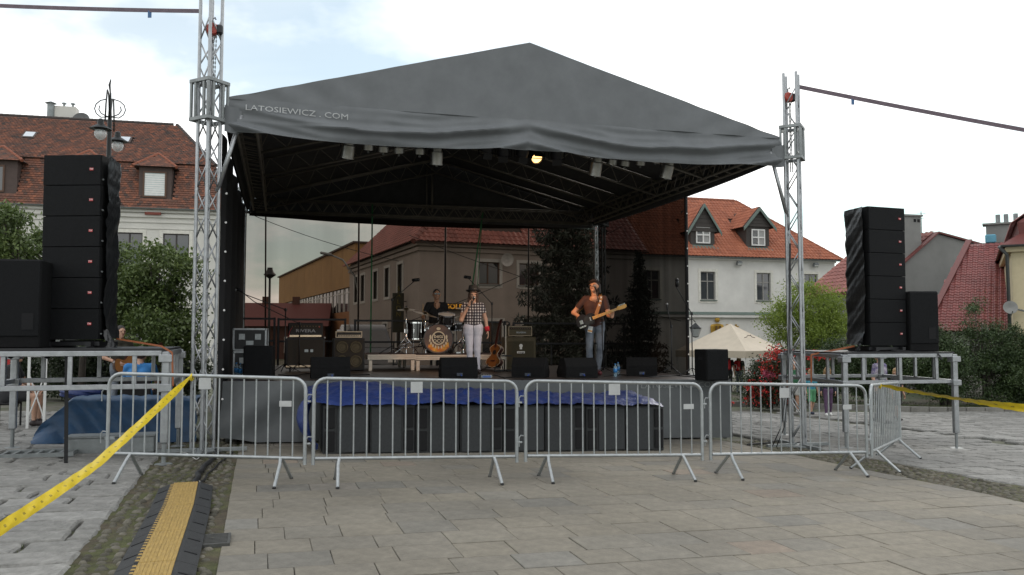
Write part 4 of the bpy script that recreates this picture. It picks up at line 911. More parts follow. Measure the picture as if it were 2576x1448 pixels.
# ------------------------------------------------------------------ acoustic guitar and stands
TOPW = mat('sunburst_spruce', (.2, .08, .025), .25, 0, .3, 4, coat=.5); DARKW = mat('dark_red_wood', (.05, .016, .012), .3, 0, .2, coat=.4); NECKW = mat('maple_neck', (.62, .33, .07), .35, 0, .12, 12, coat=.3)
p = dk(1236, 935); gt = thing('acoustic_guitar', 'sunburst acoustic guitar on a floor stand right of the singer', 'guitar', p, TS - R(58))
def gshape(n=36, L_=.5, w1=.145, w2=.2, wst=.12):
    pts = []
    for k in range(n):
        a = 6.283 * k / n; z = -math.cos(a) * L_ / 2; tt_ = (z / L_ + .5); w = w2 * math.exp(-((tt_ - .24) / .27) ** 2) + w1 * math.exp(-((tt_ - .8) / .2) ** 2); w *= min(1, math.sqrt(max(0, 1 - (2 * tt_ - 1) ** 8)) + .02)
        pts.append((w * (1 if math.sin(a) >= 0 else -1) * min(1, abs(math.sin(a)) * 2.2), z))
    return pts
gs = gshape(); tilt = Matrix.Rotation(R(-14), 4, 'X')
obj('body', B().prism([tilt @ Vector((x, 0, z + .33)) for x, z in gs], tilt @ Vector((0, .1, 0))), DARKW, gt); obj('soundboard', B().prism([tilt @ Vector((x * .96, -.006, z * .97 + .33)) for x, z in gs], tilt @ Vector((0, .008, 0))), TOPW, gt)
for y in (-.004, .1): obj('binding', B().path([tilt @ Vector((x, y, z + .33)) for x, z in gs + gs[:1]], .005, 5), CREAM, gt)
obj('sound_hole', B().lathe([(.001, 0), (.05, 0)], 18, tilt @ Vector((0, -.0075, .4)), tilt @ Matrix.Rotation(math.pi / 2, 4, 'X')), PORT, gt)
obj('neck', B().ob(tilt @ Vector((-.026, -.012, .5)), tilt @ Vector((.052, 0, 0)), tilt @ Vector((0, .022, 0)), tilt @ Vector((0, 0, .45))), DARKW, gt); obj('headstock', B().ob(tilt @ Vector((-.035, -.004, .95)), tilt @ Vector((.07, 0, 0)), tilt @ Vector((0, .018, 0)), tilt @ Vector((0, .03, .16))), DARKW, gt)
obj('bridge', B().box(tilt @ Vector((0, -.012, .22)), (.13, .012, .024), M=tilt), DARKW, gt)
s_ = thing('guitar_stand', 'black tubular stand holding the sunburst acoustic guitar', 'guitar stand', p, TS - R(58))
obj('frame', B().path([(-.2, -.12, .01), (-.13, -.02, .07), (-.1, .2, .4), (.1, .2, .4), (.13, -.02, .07), (.2, -.12, .01)], .011, 6), BLACKM, s_, smooth=True); obj('rear_leg', B().tube((0, .2, .4), (0, .36, .01), .011, 6), BLACKM, s_); 
for sx in (-1, 1): obj('cradle', B().tube((sx * .13, -.05, .075), (sx * .13, .14, .075), .014, 6), RUBBER, s_)
p = dk(1272, 935); s_ = thing('guitar_stand', 'empty upright guitar stand between the acoustic guitar and the right amplifier', 'guitar stand', p, TS)
obj('pole', B().tube((0, 0, .04), (0, 0, .95), .016, 8), mat('steel_pole', (.4, .36, .3), .4, .6), s_); obj('neck_hook', B().path([(-.06, -.06, .98), (-.05, 0, .95), (.05, 0, .95), (.06, -.06, .98)], .012, 6), BLACKM, s_); obj('base', B().box((0, 0, .02), (.5, .05, .03), b=.006), BLACKM, s_); obj('base', B().box((0, 0, .021), (.05, .32, .028), b=.006), BLACKM, s_); obj('cradle', B().box((0, -.06, .32), (.22, .05, .03), b=.008), RUBBER, s_)
# bottles, cables and small things on the deck
PET = mat('clear_blue_plastic', (.3, .45, .55), .08, 0, .05, spec=.8, alpha=.45); LBL = mat('blue_label', (.03, .2, .5), .5)
def bottle(px, py, label, pet=PET):
    p = dk(px, py); t = thing('water_bottle', label, 'bottle', p, 0)
    smoothc(obj('bottle_body', B().lathe([(.03, 0), (.034, .01), (.032, .07), (.034, .12), (.034, .17), (.013, .21), (.013, .225)], 14), pet, t)); obj('wrapper', B().lathe([(.0348, .08), (.0348, .15)], 14), LBL, t, smooth=True); obj('cap', B().lathe([(.015, .222), (.015, .24), (.001, .241)], 10), LBL, t)
bottle(1548, 949, 'clear water bottle with blue label, nearer of the two by the guitarist'); bottle(1555, 943, 'clear water bottle farther back beside the blue labelled one'); bottle(604, 952, 'water bottle at the left edge of the stage, right of its twin'); bottle(594, 950, 'water bottle at the very left edge of the stage')
def deck_cable(label, pix, r=.009):
    pts = [dk(*q) + Vector((0, 0, r)) for q in pix]; sm = []
    for i in range(len(pts) - 1):
        for k in range(5): sm.append(pts[i].lerp(pts[i + 1], k / 5) + Vector((.02 * math.sin(i * 5 + k * 1.9), .03 * math.sin(i * 3 + k * 1.3), 0)))
    sm.append(pts[-1]); sm = [Vector((q.x, q.y, zdk(q.x, q.y) + r)) for q in sm]
    tag(obj('cable', B().path(sm, r, 6), CABLE, smooth=True), label, 'cable')
deck_cable('black cable looping across the stage left of the singer', [(700, 945), (740, 948), (770, 941), (820, 947), (930, 944)]); deck_cable('black cable winding between the two middle monitors', [(1200, 950), (1245, 945), (1270, 953), (1310, 948)]); deck_cable('black cable running behind the right monitors', [(1520, 948), (1560, 944), (1640, 950), (1700, 946), (1760, 952)])
pb = thing('pedal_board', 'small grey pedal box with blue lights at the front of the stage', 'pedal box', dk(1222, 952), TS); obj('case', B().box((0, 0, .03), (.2, .12, .055), b=.006), GALVD, pb); obj('faceplate', B().box((0, -.062, .03), (.14, .006, .03)), mat('blue_plate', (.05, .1, .3), .4), pb); knobs(pb, 4, .12, -.03, .06, BLACKM, .009)
# ------------------------------------------------------------------ stage lamps
PARS = mat('dull_silver_can', (.4, .395, .39), .34, .85, .25, 6, .1, 20)
def to_rf(p): return p
def parcan(px, py, v, r, L_, tilt, pan, label, short=False):
    p = vpl(px, py, v); t = thing('stage_lamp', label, 'stage lamp', p, TS + pan, 'silver stage lamps hanging behind the front valance')
    M = Matrix.Rotation(-tilt, 4, 'X')
    pr = [(r * .35, L_), (r * .75, L_ * .93), (r * .8, L_ * .62), (r * .98, L_ * .58), (r, 0), (r * 1.05, 0), (r * 1.05, -.02), (r * .96, -.02), (r * .93, L_ * .4)] if not short else [(r * .4, L_), (r * .7, L_ * .85), (r * .72, L_ * .45), (r, L_ * .4), (r, 0), (r * .92, 0), (r * .9, L_ * .3)]
    smoothc(obj('can', B().lathe(pr, 20, (0, 0, 0), M), PARS, t)); obj('lens', B().lathe([(.001, L_ * .3), (r * .9, L_ * .3)], 16, (0, 0, 0), M), mat('dark_lens', (.03, .025, .02), .15), t)
    obj('gel_clip', B().box(M @ Vector((0, -r * .2, -.03)), (.03, .02, .03)), GALVD, t); yk = []
    for k in range(9): a = math.pi * k / 8; yk.append((r * 1.2 * math.cos(a), 0, L_ * .45 + max(0, math.sin(a)) ** .5 * (zt - .14 - p.z - L_ * .45)))
    obj('yoke', B().path(yk, .009, 5), BLACKM, t); obj('clamp', B().box((0, 0, zt - .13 - p.z), (.05, .07, .08), b=.01), BLACKM, t)
    obj('lamp_cable', B().path([M @ Vector((0, 0, L_)), M @ Vector((.02, .05, L_ + .06)), Vector((.05, .05, zt - .13 - p.z))], .007, 5), CABLE, t)
    return t
vL = .75
nm = ['first', 'second', 'third', 'fourth', 'fifth', 'sixth']
for i, (x, y, r_, L_, sh, ti, pa) in enumerate(((874, 396, .098, .3, 0, .30, .35), (926, 378, .085, .2, 1, .3, .1), (964, 383, .085, .2, 1, .3, 0), (1004, 386, .085, .2, 1, .3, -.3), (1055, 389, .085, .2, 1, .25, .1), (1098, 412, .098, .3, 0, .25, 0))):
    parcan(x, y, vL, r_, L_, -ti, pa, '%s silver lamp from the left under the left half of the valance' % nm[i], sh)
for i, (x, y, r_, L_, sh, ti, pa) in enumerate(((1496, 440, .1, .34, 0, .3, .25), (1538, 414, .085, .2, 1, .3, .2), (1570, 418, .085, .2, 1, .3, .3), (1610, 416, .085, .2, 1, .3, 0), (1648, 408, .08, .2, 1, .5, 0), (1674, 446, .1, .34, 0, .35, .4))):
    parcan(x, y, vL, r_, L_, -ti, pa, '%s silver lamp from the left under the right half of the valance' % nm[i], sh)
LIT = emit('lit_lamp_glow', (1, .6, .22), 3.2)
def profile(px, py, label, lit=False, pan=0):
    p = vpl(px, py, 1.0); t = thing('spotlight', label, 'spotlight', p, TS + pan, 'black spotlights at the middle of the front truss'); M = Matrix.Rotation(R(30) if not lit else R(-48), 4, 'X')
    smoothc(obj('housing', B().lathe([(.05, .3), (.1, .28), (.11, .06), (.1, .0), (.088, .0), (.088, .03)], 18, (0, 0, 0), M), BLACKM, t)); obj('lens', B().lathe([(.001, .018), (.086, .02)], 18, (0, 0, 0), M), LIT if lit else mat('dark_lens', (.03, .025, .02), .15), t)
    obj('yoke', B().path([(-.13, 0, .1), (-.13, 0, zt - .16 - p.z), (.13, 0, zt - .16 - p.z), (.13, 0, .1)], .01, 5), BLACKM, t); obj('barn_door', B().box(M @ Vector((0, -.1, -.05)), (.16, .006, .1), M=M), BLACKM, t); obj('name_tag', B().box(M @ Vector((.0, -.112, .15)), (.06, .004, .03), M=M), GALVD, t)
    return t
profile(1222, 382, 'black unlit spotlight left of the roof centre', pan=.3); profile(1266, 390, 'black unlit spotlight with a bright edge, second from the left', pan=-.3); profile(1312, 392, 'black unlit spotlight beside the glowing one', pan=.2)
lit = profile(1351, 400, 'glowing warm spotlight under the middle of the valance', True); profile(1400, 398, 'black unlit spotlight right of the glowing one', pan=-.2)
def lamp_at(name, p, tgt, e, size, col=(1, .55, .25), blend=.6):
    l = bpy.data.lights.new(name, 'SPOT'); l.energy = e; l.spot_size = size; l.spot_blend = blend; l.color = col; l.shadow_soft_size = .08
    o = bpy.data.objects.new(name, l); COL.objects.link(o); o.location = p; o.rotation_euler = (Vector(tgt) - Vector(p)).to_track_quat('-Z', 'Y').to_euler(); return o
GP = dk(1497, 945); SP = dk(1190, 942)
lamp_at('spot_beam', vpl(1351, 402, .9) + Vector((0, .05, -.06)), S(6.0, 4.6, 1.6), 60, R(95), (1, .62, .33))
lamp_at('par_beam', vpl(1098, 424, vL) + Vector((0, .06, -.1)), GP + Vector((-.1, 0, 1.4)), 700, R(16), (1, .48, .2)); lamp_at('par_beam', vpl(1496, 452, vL) + Vector((0, .06, -.1)), SP + Vector((0, 0, 1.1)), 130, R(22), (1, .74, .55)); lamp_at('par_beam', vpl(874, 408, vL) + Vector((0, .06, -.1)), dk(1120, 936) + Vector((0, .5, .5)), 330, R(26), (1, .55, .28)); lamp_at('par_beam', vpl(1674, 460, vL) + Vector((0, .06, -.1)), dk(800, 936) + Vector((0, 0, .3)), 330, R(22), (1, .6, .35))
# ================================================================== PA PLATFORMS
def platform(A, phi, z1, z0, LX, LY, label, feet=True, base_z=None):
    t = thing('scaffold_platform', label, 'platform', A, phi, 'aluminium PA platforms beside the stage'); az = A.z
    H1 = z1 - az; H0 = z0 - az
    for (y) in (0, LY):
        for h in (H1, H0): obj('rail', B().box((LX / 2, y, h), (LX - .09, .05, .06), b=.006), ALU, t)
        for k in range(1, 4): obj('upright', B().box((LX * (k - .5) / 3 + .0, y, (H1 + H0) / 2), (.05, .045, H1 - H0 - .061), b=.004), ALU, t)
    for x in (0, LX):
        for h in (H1, H0): obj('rail', B().box((x, LY / 2, h), (.05, LY - .09, .06), b=.006), ALU, t)
        for k in range(1, 4): obj('upright', B().box((x, LY * k / 4, (H1 + H0) / 2), (.045, .05, H1 - H0 - .061), b=.004), ALU, t)
    for x in (0, LX):
        for y in (0, LY):
            w = t.matrix_basis @ Vector((x, y, 0)); gz = zg(w.x, w.y) - az
            l = obj('leg', B().box((x, y, (gz + .25 + H1 + .02) / 2), (.085, .085, H1 + .02 - gz - .25), b=.012), ALU, t); obj('jack_screw', B().tube((x, y, gz + .01), (x, y, gz + .3), .024, 10), GALVD, l); obj('foot_plate', B().lathe([(.1, gz), (.1, gz + .008), (.03, gz + .02)], 16, (x, y, 0)), GALVD, l)
            for h in (H1 - .06, H0 - .02): obj('collar', B().box((x, y, h), (.15, .15, .09), b=.006), ALU, l)
    obj('deck_board', B().box((LX / 2, LY / 2, H1 + .045), (LX + .02, LY + .02, .025)), mat('black_deck_board', (.015, .015, .016), .6), t)
    return t
TPL = R(17)
Al = ong(411, 1169); Al2 = Al - Vector((math.cos(TPL), math.sin(TPL), 0)) * 2.05; Al2.z = zg(Al2.x, Al2.y)
platform(Al2, TPL, 1.39, 1.0, 2.05, 1.85, 'aluminium platform on the left carrying the tall speaker stack')
Ar = at(2129, 1124, 13.5); Ar.z = zg(Ar.x, Ar.y); TPR = R(10)
platform(Ar, TPR, 1.27, .84, 2.0, 2.0, 'aluminium platform on the right carrying the tall speaker stack')
BADGE = mat('white_badge_text', (.7, .7, .7), .5); WRAP = mat('black_plastic_wrap', (.009, .01, .011), .34, 0, .3, 8, .35, 14, spec=.5)
ordn = ['bottom', 'second from the bottom', 'third from the bottom', 'third from the top', 'second from the top', 'topmost']
def array(cx, cy, zb, rz, w, d, hh, side, which, lean):
    z = zb; roll = 0; tops = []
    for i in range(6):
        h = hh
        t = thing('array_loudspeaker', 'black line array box of the %s stack, %s' % (which, ordn[i]), 'loudspeaker', (cx, cy, z), rz, 'line array boxes of the %s stack' % which)
        M = Matrix.Rotation(lean * i, 4, 'X'); dx = .006 * i * (-side); dy = -.004 * i * i * 0
        bk = B(); f0 = -d / 2; k = .72
        bk.prism([(-w / 2 + dx, f0 + .02, .006), (w / 2 + dx, f0 + .02, .006), (w / 2 * k + dx, d / 2, .03), (-w / 2 * k + dx, d / 2, .03)], (0, 0, h - .008)); obj('cabinet', bk, CAB, t)
        obj('grille', B().box((dx, f0 + .01, h / 2), (w - .012, .03, h - .008), b=.004), GRILLE, t)
        bx = dx + w / 2 - .12 ; bd_ = obj('badge', B().box((bx, f0 - .007, h * .52), (.048, .006, .032)), RED, t); me = text_mesh('TW', .03, .001, 0); me.transform(Matrix.Translation((bx, f0 - .0115, h * .52)) @ Matrix.Rotation(math.pi / 2, 4, 'X')); me.materials.append(BADGE); obj('badge_text', me, None, bd_)
        obj('rigging_pin', B().tube((dx + w / 2 - .02, f0 + .05, h * .2), (dx + w / 2 + .012, f0 + .05, h * .2), .012, 8), GALV, t)
        z += h
    # crumpled plastic sheet over the back and the sides
    H = z - zb; nn, mm = noise1(hash(which) % 91 + 5), noise1(44)
    def wr(a, c):
        s_ = a * 2 - 1; q_ = max(0, abs(s_) - .5) * 2; sg_ = 1 if s_ > 0 else -1
        if q_ > 0: x = sg_ * (w / 2 + .03) * (.72 + .28 * q_); y = -d / 2 + .07 + (d - .04) * (1 - q_)
        else: x = (w / 2 + .03) * .72 * s_ * 2; y = d / 2 + .03
        puff = .16 * max(0, .09 - c) / .09
        return Vector((x * (1 + puff) + .016 * mm(c * 31 + a * 23) + sg_ * .012 * nn(c * 17), y + .02 * nn(a * 31 + c * 17), .02 + (H - .02) * c))
    o = obj('plastic_sheet', B().grid(60, 70, wr), WRAP, None, (cx, cy, zb), rz, smooth=True); tag(o, 'crumpled black plastic sheet wrapped round the %s speaker stack' % which, 'plastic sheet')
    def fl(a, c): 
        r_ = .12 + .16 * c; an = 5.6 + a * 1.3 + (0 if side > 0 else 2.6); return Vector((side * (w / 2 - .02) + r_ * .7 * math.cos(an) + .03 * nn(a * 19 + c * 9), .0 - .2 + r_ * .6 * math.sin(an), .22 * (1 - c) + .04 * abs(mm(a * 15 + c * 12)) - .11))
    obj('loose_end', B().grid(16, 14, fl), WRAP, o, smooth=True)
    fb = thing('base_frame', 'black steel base frame under the %s speaker stack' % which, 'base frame', (cx, cy, zb), rz)
    for sx in (-1, 1): obj('runner', B().box((sx * w * .36, 0, -.05), (.07, d + .1, .06)), BLACKM, fb)
    obj('crossbar', B().box((0, -d / 2 + .05, -.045), (w, .05, .05)), BLACKM, fb); obj('wedge_block', B().box((.0, 0, -.012), (w * .6, .2, .022)), BLACKM, fb)
    for sx in (-1, 1): obj('skid', B().box((sx * w * .36, 0, -.088), (.09, d, .014)), BLACKM, fb)
pl = at(205, 860, 10.75); zl = 1.39 + .0575 + .096; array(pl.x, pl.y, zl, R(-3), .76, .55, .395, 1, 'left', 0)
pr_ = at(2203, 886, 14.5); zr_ = 1.27 + .0575 + .096; array(pr_.x, pr_.y, zr_, R(20), .8, .6, .4, -1, 'right', 0)
def sub(p, rz, w, d, h, label):
    t = thing('subwoofer', label, 'subwoofer', p, rz); obj('cabinet', B().box((0, 0, h / 2), (w, d, h), b=.015), CAB, t); obj('grille', B().box((0, -d / 2 - .008, h * .56), (w - .02, .016, h * .85), b=.006), GRILLE, t); obj('handle', B().box((w / 2 - .13, -d / 2 - .018, h * .3), (.13, .006, .2)), PORT, t); obj('castor_board', B().box((0, d / 2 + .02, h / 2), (w * .8, .03, h * .8)), BLACKM, t)
ps = at(40, 880, 10.2); sub(Vector((ps.x - .12, ps.y + .1, 1.39 + .0575)), R(14), .82, .7, 1.08, 'large black subwoofer on the left platform beside the speaker stack')
ps = at(2306, 886, 14.35); sub(Vector((ps.x + .1, ps.y + .25, 1.27 + .0575)), R(4), .52, .6, 1.04, 'black subwoofer on the right platform beside the speaker stack')
# ratchet straps of the platforms
ORS = mat('orange_ratchet_strap', (.3, .095, .035), .6, 0, .15); BLS = mat('black_lashing_strap', (.012, .012, .013), .7)
def lash(label, pts, w, m, name='ratchet_strap'):
    b = B(); P = [Vector(q) for q in pts]
    for i in range(len(P) - 1):
        d = (P[i + 1] - P[i]); s_ = d.cross(Vector((0, 1, 0))); s_ = s_.normalized() if s_.length > .01 else Vector((1, 0, 0)); b.ob(P[i] - s_ * w / 2, s_ * w, Vector((0, .004, 0)), d)
    return tag(obj(name, b, m), label, 'strap')
c_ = Al + Vector((0, 0, 0)); e1 = Vector((Al.x + .06, Al.y - .07, 1.47))
lash('orange ratchet strap stretched along the left platform top to its corner', [(pl.x + .5, pl.y - .1, 1.56), (Al.x - .04, Al.y - .05, 1.475), (Al.x + .09, Al.y - .05, 1.4), (Al.x + .1, Al.y - .02, 1.0)], .022, ORS)
lash('black strap hanging down from the left platform to the ground', [at(168, 880, 9.6), G(at(168, 880, 9.6).x - .05, 9.75, .01)], .045, BLS)
lash('orange ratchet strap over the left corner of the right platform', [(pr_.x - .45, pr_.y - .2, 1.42), tuple(at(2041, 893, 14.2)), tuple(at(2041, 963, 14.2))], .03, ORS)
lash('thin black strap over the front rail of the right platform', [(pr_.x + .15, pr_.y - .25, 1.36), tuple(at(2362, 893, 13.75)), tuple(at(2370, 905, 13.72))], .03, BLS)
for i, x in enumerate((28, 120)): lash('black lashing strap over the top rail of the left platform, %s' % ('left one' if i == 0 else 'right one'), [at(x + 30, 880, 9.75), at(x - 5, 902, 9.55)], .045, BLS)
# ------------------------------------------------------------------ things under the left platform
na, nb = noise1(61), noise1(62)
def tarpb(a, c):
    A_ = ong(70, 1122); B_ = ong(488, 1118); p = A_.lerp(B_, a); sid = SV
    hgt = .62 * min(1, max(0, (a + .02) * 4.2)) ** .7; H = hgt * (1 - max(0, (c - .85) / .15) * .25)
    if c < .6: z = H * (c / .6) ** .85; y = .02 - .16 * (1 - c / .6) ** 2 + .03 * na(a * 22 + c * 8)
    else: z = H; y = .1 + (c - .6) / .4 * .9
    return p + sid * (y + .25 + .1 * a) + Vector((.02 * nb(c * 20 + a * 8), 0, z + .008 + .02 * nb(a * 26 + c * 6) * min(1, c * 3)))
tag(obj('tarpaulin', B().grid(90, 30, tarpb), NAVYT, smooth=True), 'dark blue tarpaulin draped over equipment under the left platform', 'tarpaulin')
def bagf(a, c):
    th = a * 6.283; r_ = (.28 + .05 * na(a * 9 + c * 6)) * math.sin(min(1, c * 1.0 + .02) * math.pi) ** .6; p = at(165, 1000, 12.35); zz = p.z - .02 + .18 * (1 - math.cos(math.pi * c)) / 2 * 1.0
    return Vector((p.x + r_ * 1.15 * math.cos(th), p.y + .4 + r_ * .7 * math.sin(th), zz - .02 + .02 * nb(a * 20 + c * 12)))
tag(obj('folded_sheet', B().grid(40, 16, bagf), BLUET, smooth=True), 'crumpled shiny blue sheet heaped on the dark tarpaulin', 'plastic sheet')
p = ong(275, 1142); t = thing('metal_box', 'low grey metal box on the paving under the left platform', 'box', p + SV * .18, TS); obj('body', B().box((0, 0, .1), (1.05, .34, .2), b=.006), GALVD, t); obj('lid', B().box((0, 0, .215), (1.07, .36, .025), b=.005), GALVD, t); obj('hinge', B().box((0, -.183, .2), (.12, .01, .04)), GALV, t)
p = ong(100, 1147); t = thing('steel_grating', 'dark steel frame with slats lying flat on the left paving', 'grating', p + Vector((0, 0, .03)), TS)
for y in (-.2, .2): obj('side_bar', B().box((0, y * 1.0, 0), (.85, .03, .05)), GALVD, t)
for i in range(7): obj('slat', B().box((-.4 + .13 * i, 0, .0), (.035, .37, .03)), GALVD, t)
def gcable(label, pts, r, m, cat='cable'):
    P = [ong(*q) for q in pts]; sm = []
    for i in range(len(P) - 1):
        for k in range(6): sm.append(P[i].lerp(P[i + 1], k / 6))
    sm.append(P[-1]); sm = [Vector((q.x + .012 * math.sin(i * 1.1), q.y + .015 * math.sin(i * .8), zg(q.x, q.y) + r + .004)) for i, q in enumerate(sm)]
    tag(obj('cable', B().path(sm, r, 6), m, smooth=True), label, cat)
gcable('thick black cable running from the left tower base to the cable ramp', [(543, 1138), (548, 1150), (530, 1165), (505, 1190), (497, 1206), (488, 1232)], .028, CABLE); gcable('thin black cable curving beside the thick one toward the ramp', [(585, 1140), (570, 1152), (540, 1180), (515, 1205), (500, 1232)], .011, CABLE); gcable('thin white cable snaking over the moss to the cable ramp', [(508, 1180), (502, 1190), (496, 1200), (499, 1215), (494, 1232)], .006, WHITE); gcable('pale wire lying at the foot of the left tower', [(430, 1132), (470, 1142), (492, 1158), (515, 1148), (545, 1156)], .005, WHITE)
gcable('black cables lying on the paving behind the right barrier', [(1880, 1122), (1925, 1118), (1960, 1112), (2000, 1118), (2030, 1112)], .014, CABLE)
b = B()
for k in range(2): b.path([RF + Vector((-.1 - .015 * k, -.12, 3.3)), RF + Vector((-.14 - .02 * k, -.14, 2.0)), RF + Vector((-.2 - .03 * k, -.15, .9)), RF + Vector((-.28 - .05 * k, -.2, .35)), RF + Vector((-.45 - .07 * k, -.3, .03))], .008, 6)
tag(obj('cable_bundle', b, CABLE, smooth=True), 'bundle of black cables hanging down the front right tower', 'cable')
# ================================================================== BUILDINGS
def frame_pt(o, rz): 
    U_ = Vector((math.cos(rz), math.sin(rz), 0)); V_ = Vector((-math.sin(rz), math.cos(rz), 0)); return U_, V_
def tiles(parent, O, U, V, W_, H_, tw, th, inside, mate, thick=.02, limit=300, piece='roof_tile', curve=0., rank=None):
    """lay overlapping tiles on the slope O + U*x + V*y; inside(x, y) says where the slope is"""
    U, V, O = Vector(U).normalized(), Vector(V).normalized(), Vector(O); N = U.cross(V).normalized()
    nx, ny = int(W_ / tw), int(H_ / th); cells = [(i, j) for j in range(ny) for i in range(nx) if inside((i + .5) * tw, (j + .5) * th)]
    def shape(b, o, tone):
        b.tone = tone; l = th * 1.25; w = tw * .965; k = thick
        if curve:
            q = [(0, 0), (w * .25, curve), (w * .5, curve * .6), (w * .75, -curve * .1), (w, 0)]
        else: q = [(0, 0), (w * .5, -.15 * th), (w, 0)]
        top = []; bot = []
        if curve:
            top = [o + U * x + N * (h + k) for x, h in q]; up = [o + U * x + V * l + N * (h + .002) for x, h in q]; bot = [o + U * x + N * h for x, h in q]
        else:
            top = [o + U * x + V * y + N * k for x, y in q]; up = [o + U * x + V * l + N * .002 for x, y in q]; bot = [o + U * x + V * y for x, y in q]
        n = len(q); b.add(bot + top + up, [(i, i + 1, n + i + 1, n + i) for i in range(n - 1)] + [(n + i, n + i + 1, 2 * n + i + 1, 2 * n + i) for i in range(n - 1)])
    var = []
    for k in range(10):
        b = B(); shape(b, Vector((0, 0, 0)), (k + .5) / 10); me = b.mesh(piece); me.materials.append(mate); var.append(me)
    rest = B(); cells.sort(key=rank if rank else (lambda c: (c[1], abs(c[0] - nx / 2)))); 
    n2_ = noise1(5)
    for q, (i, j) in enumerate(cells):
        tn = min(.99, max(0, rnd.gauss(.5, .2) + .25 * n2_(i * .21 + j * .13) * n2_(j * .3 + 4)))
        o = O + U * (i * tw + (tw / 2 if (j % 2 and not curve) else 0)) + V * j * th + N * rnd.uniform(0, .004)
        if q < limit: obj(piece, var[int(tn * 10)], None, parent, o)
        else: shape(rest, o, tn)
    if rest.f: tag(obj('further_' + piece + 's', rest, mate, parent), kind='stuff')
def facade(t, L_, H, holes, mate, y=0, th=.3, z0=-.6):
    """wall of rectangular panels around the openings (x0, x1, z0, z1)"""
    xs_ = sorted({0, L_} | {h[0] for h in holes} | {h[1] for h in holes}); zs = sorted({z0, H} | {h[2] for h in holes} | {h[3] for h in holes}); b = B()
    for i in range(len(xs_) - 1):
        for j in range(len(zs) - 1):
            cx_, cz_ = (xs_[i] + xs_[i + 1]) / 2, (zs[j] + zs[j + 1]) / 2
            if any(h[0] < cx_ < h[1] and h[2] < cz_ < h[3] for h in holes): continue
            x0, x1, a, c = xs_[i], xs_[i + 1], zs[j], zs[j + 1]; b.poly([(x0, y, a), (x1, y, a), (x1, y, c), (x0, y, c)])
    for (x0, x1, a, c) in holes:
        b.poly([(x0, y, a), (x0, y, c), (x0, y + .16, c), (x0, y + .16, a)]); b.poly([(x1, y, c), (x1, y, a), (x1, y + .16, a), (x1, y + .16, c)]); b.poly([(x0, y, c), (x1, y, c), (x1, y + .16, c), (x0, y + .16, c)]); b.poly([(x0, y, a), (x0, y + .16, a), (x1, y + .16, a), (x1, y, a)])
    return obj('wall', b, mate, t)
WFR = mat('weathered_window_frame', (.26, .25, .23), .7, 0, .25, 20); WFW = mat('white_window_frame', (.6, .6, .58), .5, 0, .08); WFB = mat('brown_window_frame', (.09, .045, .025), .6)
CURTN = mat('net_curtain', (.3, .3, .29), .9, 0, .15, 6, stretch=(6, 1, 1))
def window(t, x0, x1, z0, z1, y, fm, cross=(.5, .72), sill=None, trim=None, curtain=False, fw=.05):
    w = obj('window', B().box(((x0 + x1) / 2, y + .14, (z0 + z1) / 2), (x1 - x0 + .02, .01, z1 - z0 + .02)), CURTN if curtain else GLASSD, t)
    fr_ = B()
    for x in (x0 + fw / 2, x1 - fw / 2): fr_.box((x, y + .11, (z0 + z1) / 2), (fw, .05, z1 - z0))
    for z in (z0 + fw / 2, z1 - fw / 2): fr_.box(((x0 + x1) / 2, y + .11, z), (x1 - x0 - 2 * fw, .05, fw))
    if cross[0]: fr_.box((x0 + (x1 - x0) * cross[0], y + .105, (z0 + z1) / 2), (fw * 1.3, .05, z1 - z0 - 2 * fw))
    if cross[1]: fr_.box(((x0 + x1) / 2, y + .1, z0 + (z1 - z0) * cross[1]), (x1 - x0 - 2 * fw, .05, fw * 1.2))
    obj('frame', fr_, fm, w)
    pane = B(); nx = [x0 + fw, x0 + (x1 - x0) * (cross[0] or 1) - (fw * .65 if cross[0] else fw)]; pane.box(((nx[0] + nx[1]) / 2, y + .125, (z0 + z1) / 2), (nx[1] - nx[0], .004, z1 - z0 - 2 * fw)); obj('pane', pane, GLASSD if not curtain else glass_mat('thin_pane', (.1, .1, .1), .03, .3), w)
    if sill: obj('sill', B().box(((x0 + x1) / 2, y - .03, z0 - .03), (x1 - x0 + .16, .14, .05)), sill, w)
    if trim:
        tr = B(); k = .17
        for x in (x0 - k / 2, x1 + k / 2): tr.box((x, y - .012, (z0 + z1) / 2), (k - .01, .03, z1 - z0 + 2 * k))
        for z in (z0 - k / 2 - .04, z1 + k / 2): tr.box(((x0 + x1) / 2, y - .011, z), (x1 - x0 - .002, .028, k))
        obj('surround', tr, trim, w)
PLASTER = mat('old_white_plaster', (.60, .585, .55), .9, 0, .08, 1.3, .1, 30, stain=.07); PLAST2 = mat('cream_plaster', (.58, .565, .52), .9, 0, .07, 1.2, .1, 30, stain=.05)
TILE_OLD = mat('weathered_roof_tile', (0, 0, 0), .85, 0, .25, 30, .2, 60, tone=[(0, (.05, .04, .036)), (1, (.29, .11, .06)), (.25, (.095, .054, .042)), (.55, (.155, .068, .045)), (.8, (.22, .085, .05))])
TILE_ORG = mat('orange_roof_tile', (0, 0, 0), .8, 0, .15, 20, .15, 60, tone=[(0, (.22, .07, .036)), (1, (.36, .125, .065)), (.5, (.30, .094, .047))])
TILE_RED = mat('dark_red_roof_tile', (0, 0, 0), .6, 0, .2, 20, .1, 60, tone=[(0, (.13, .034, .03)), (1, (.23, .06, .052)), (.5, (.18, .046, .04))])
TILE_BRN = mat('brown_red_roof_tile', (0, 0, 0), .6, 0, .2, 20, .1, 60, tone=[(0, (.17, .06, .05)), (1, (.30, .11, .09)), (.5, (.24, .085, .068))])
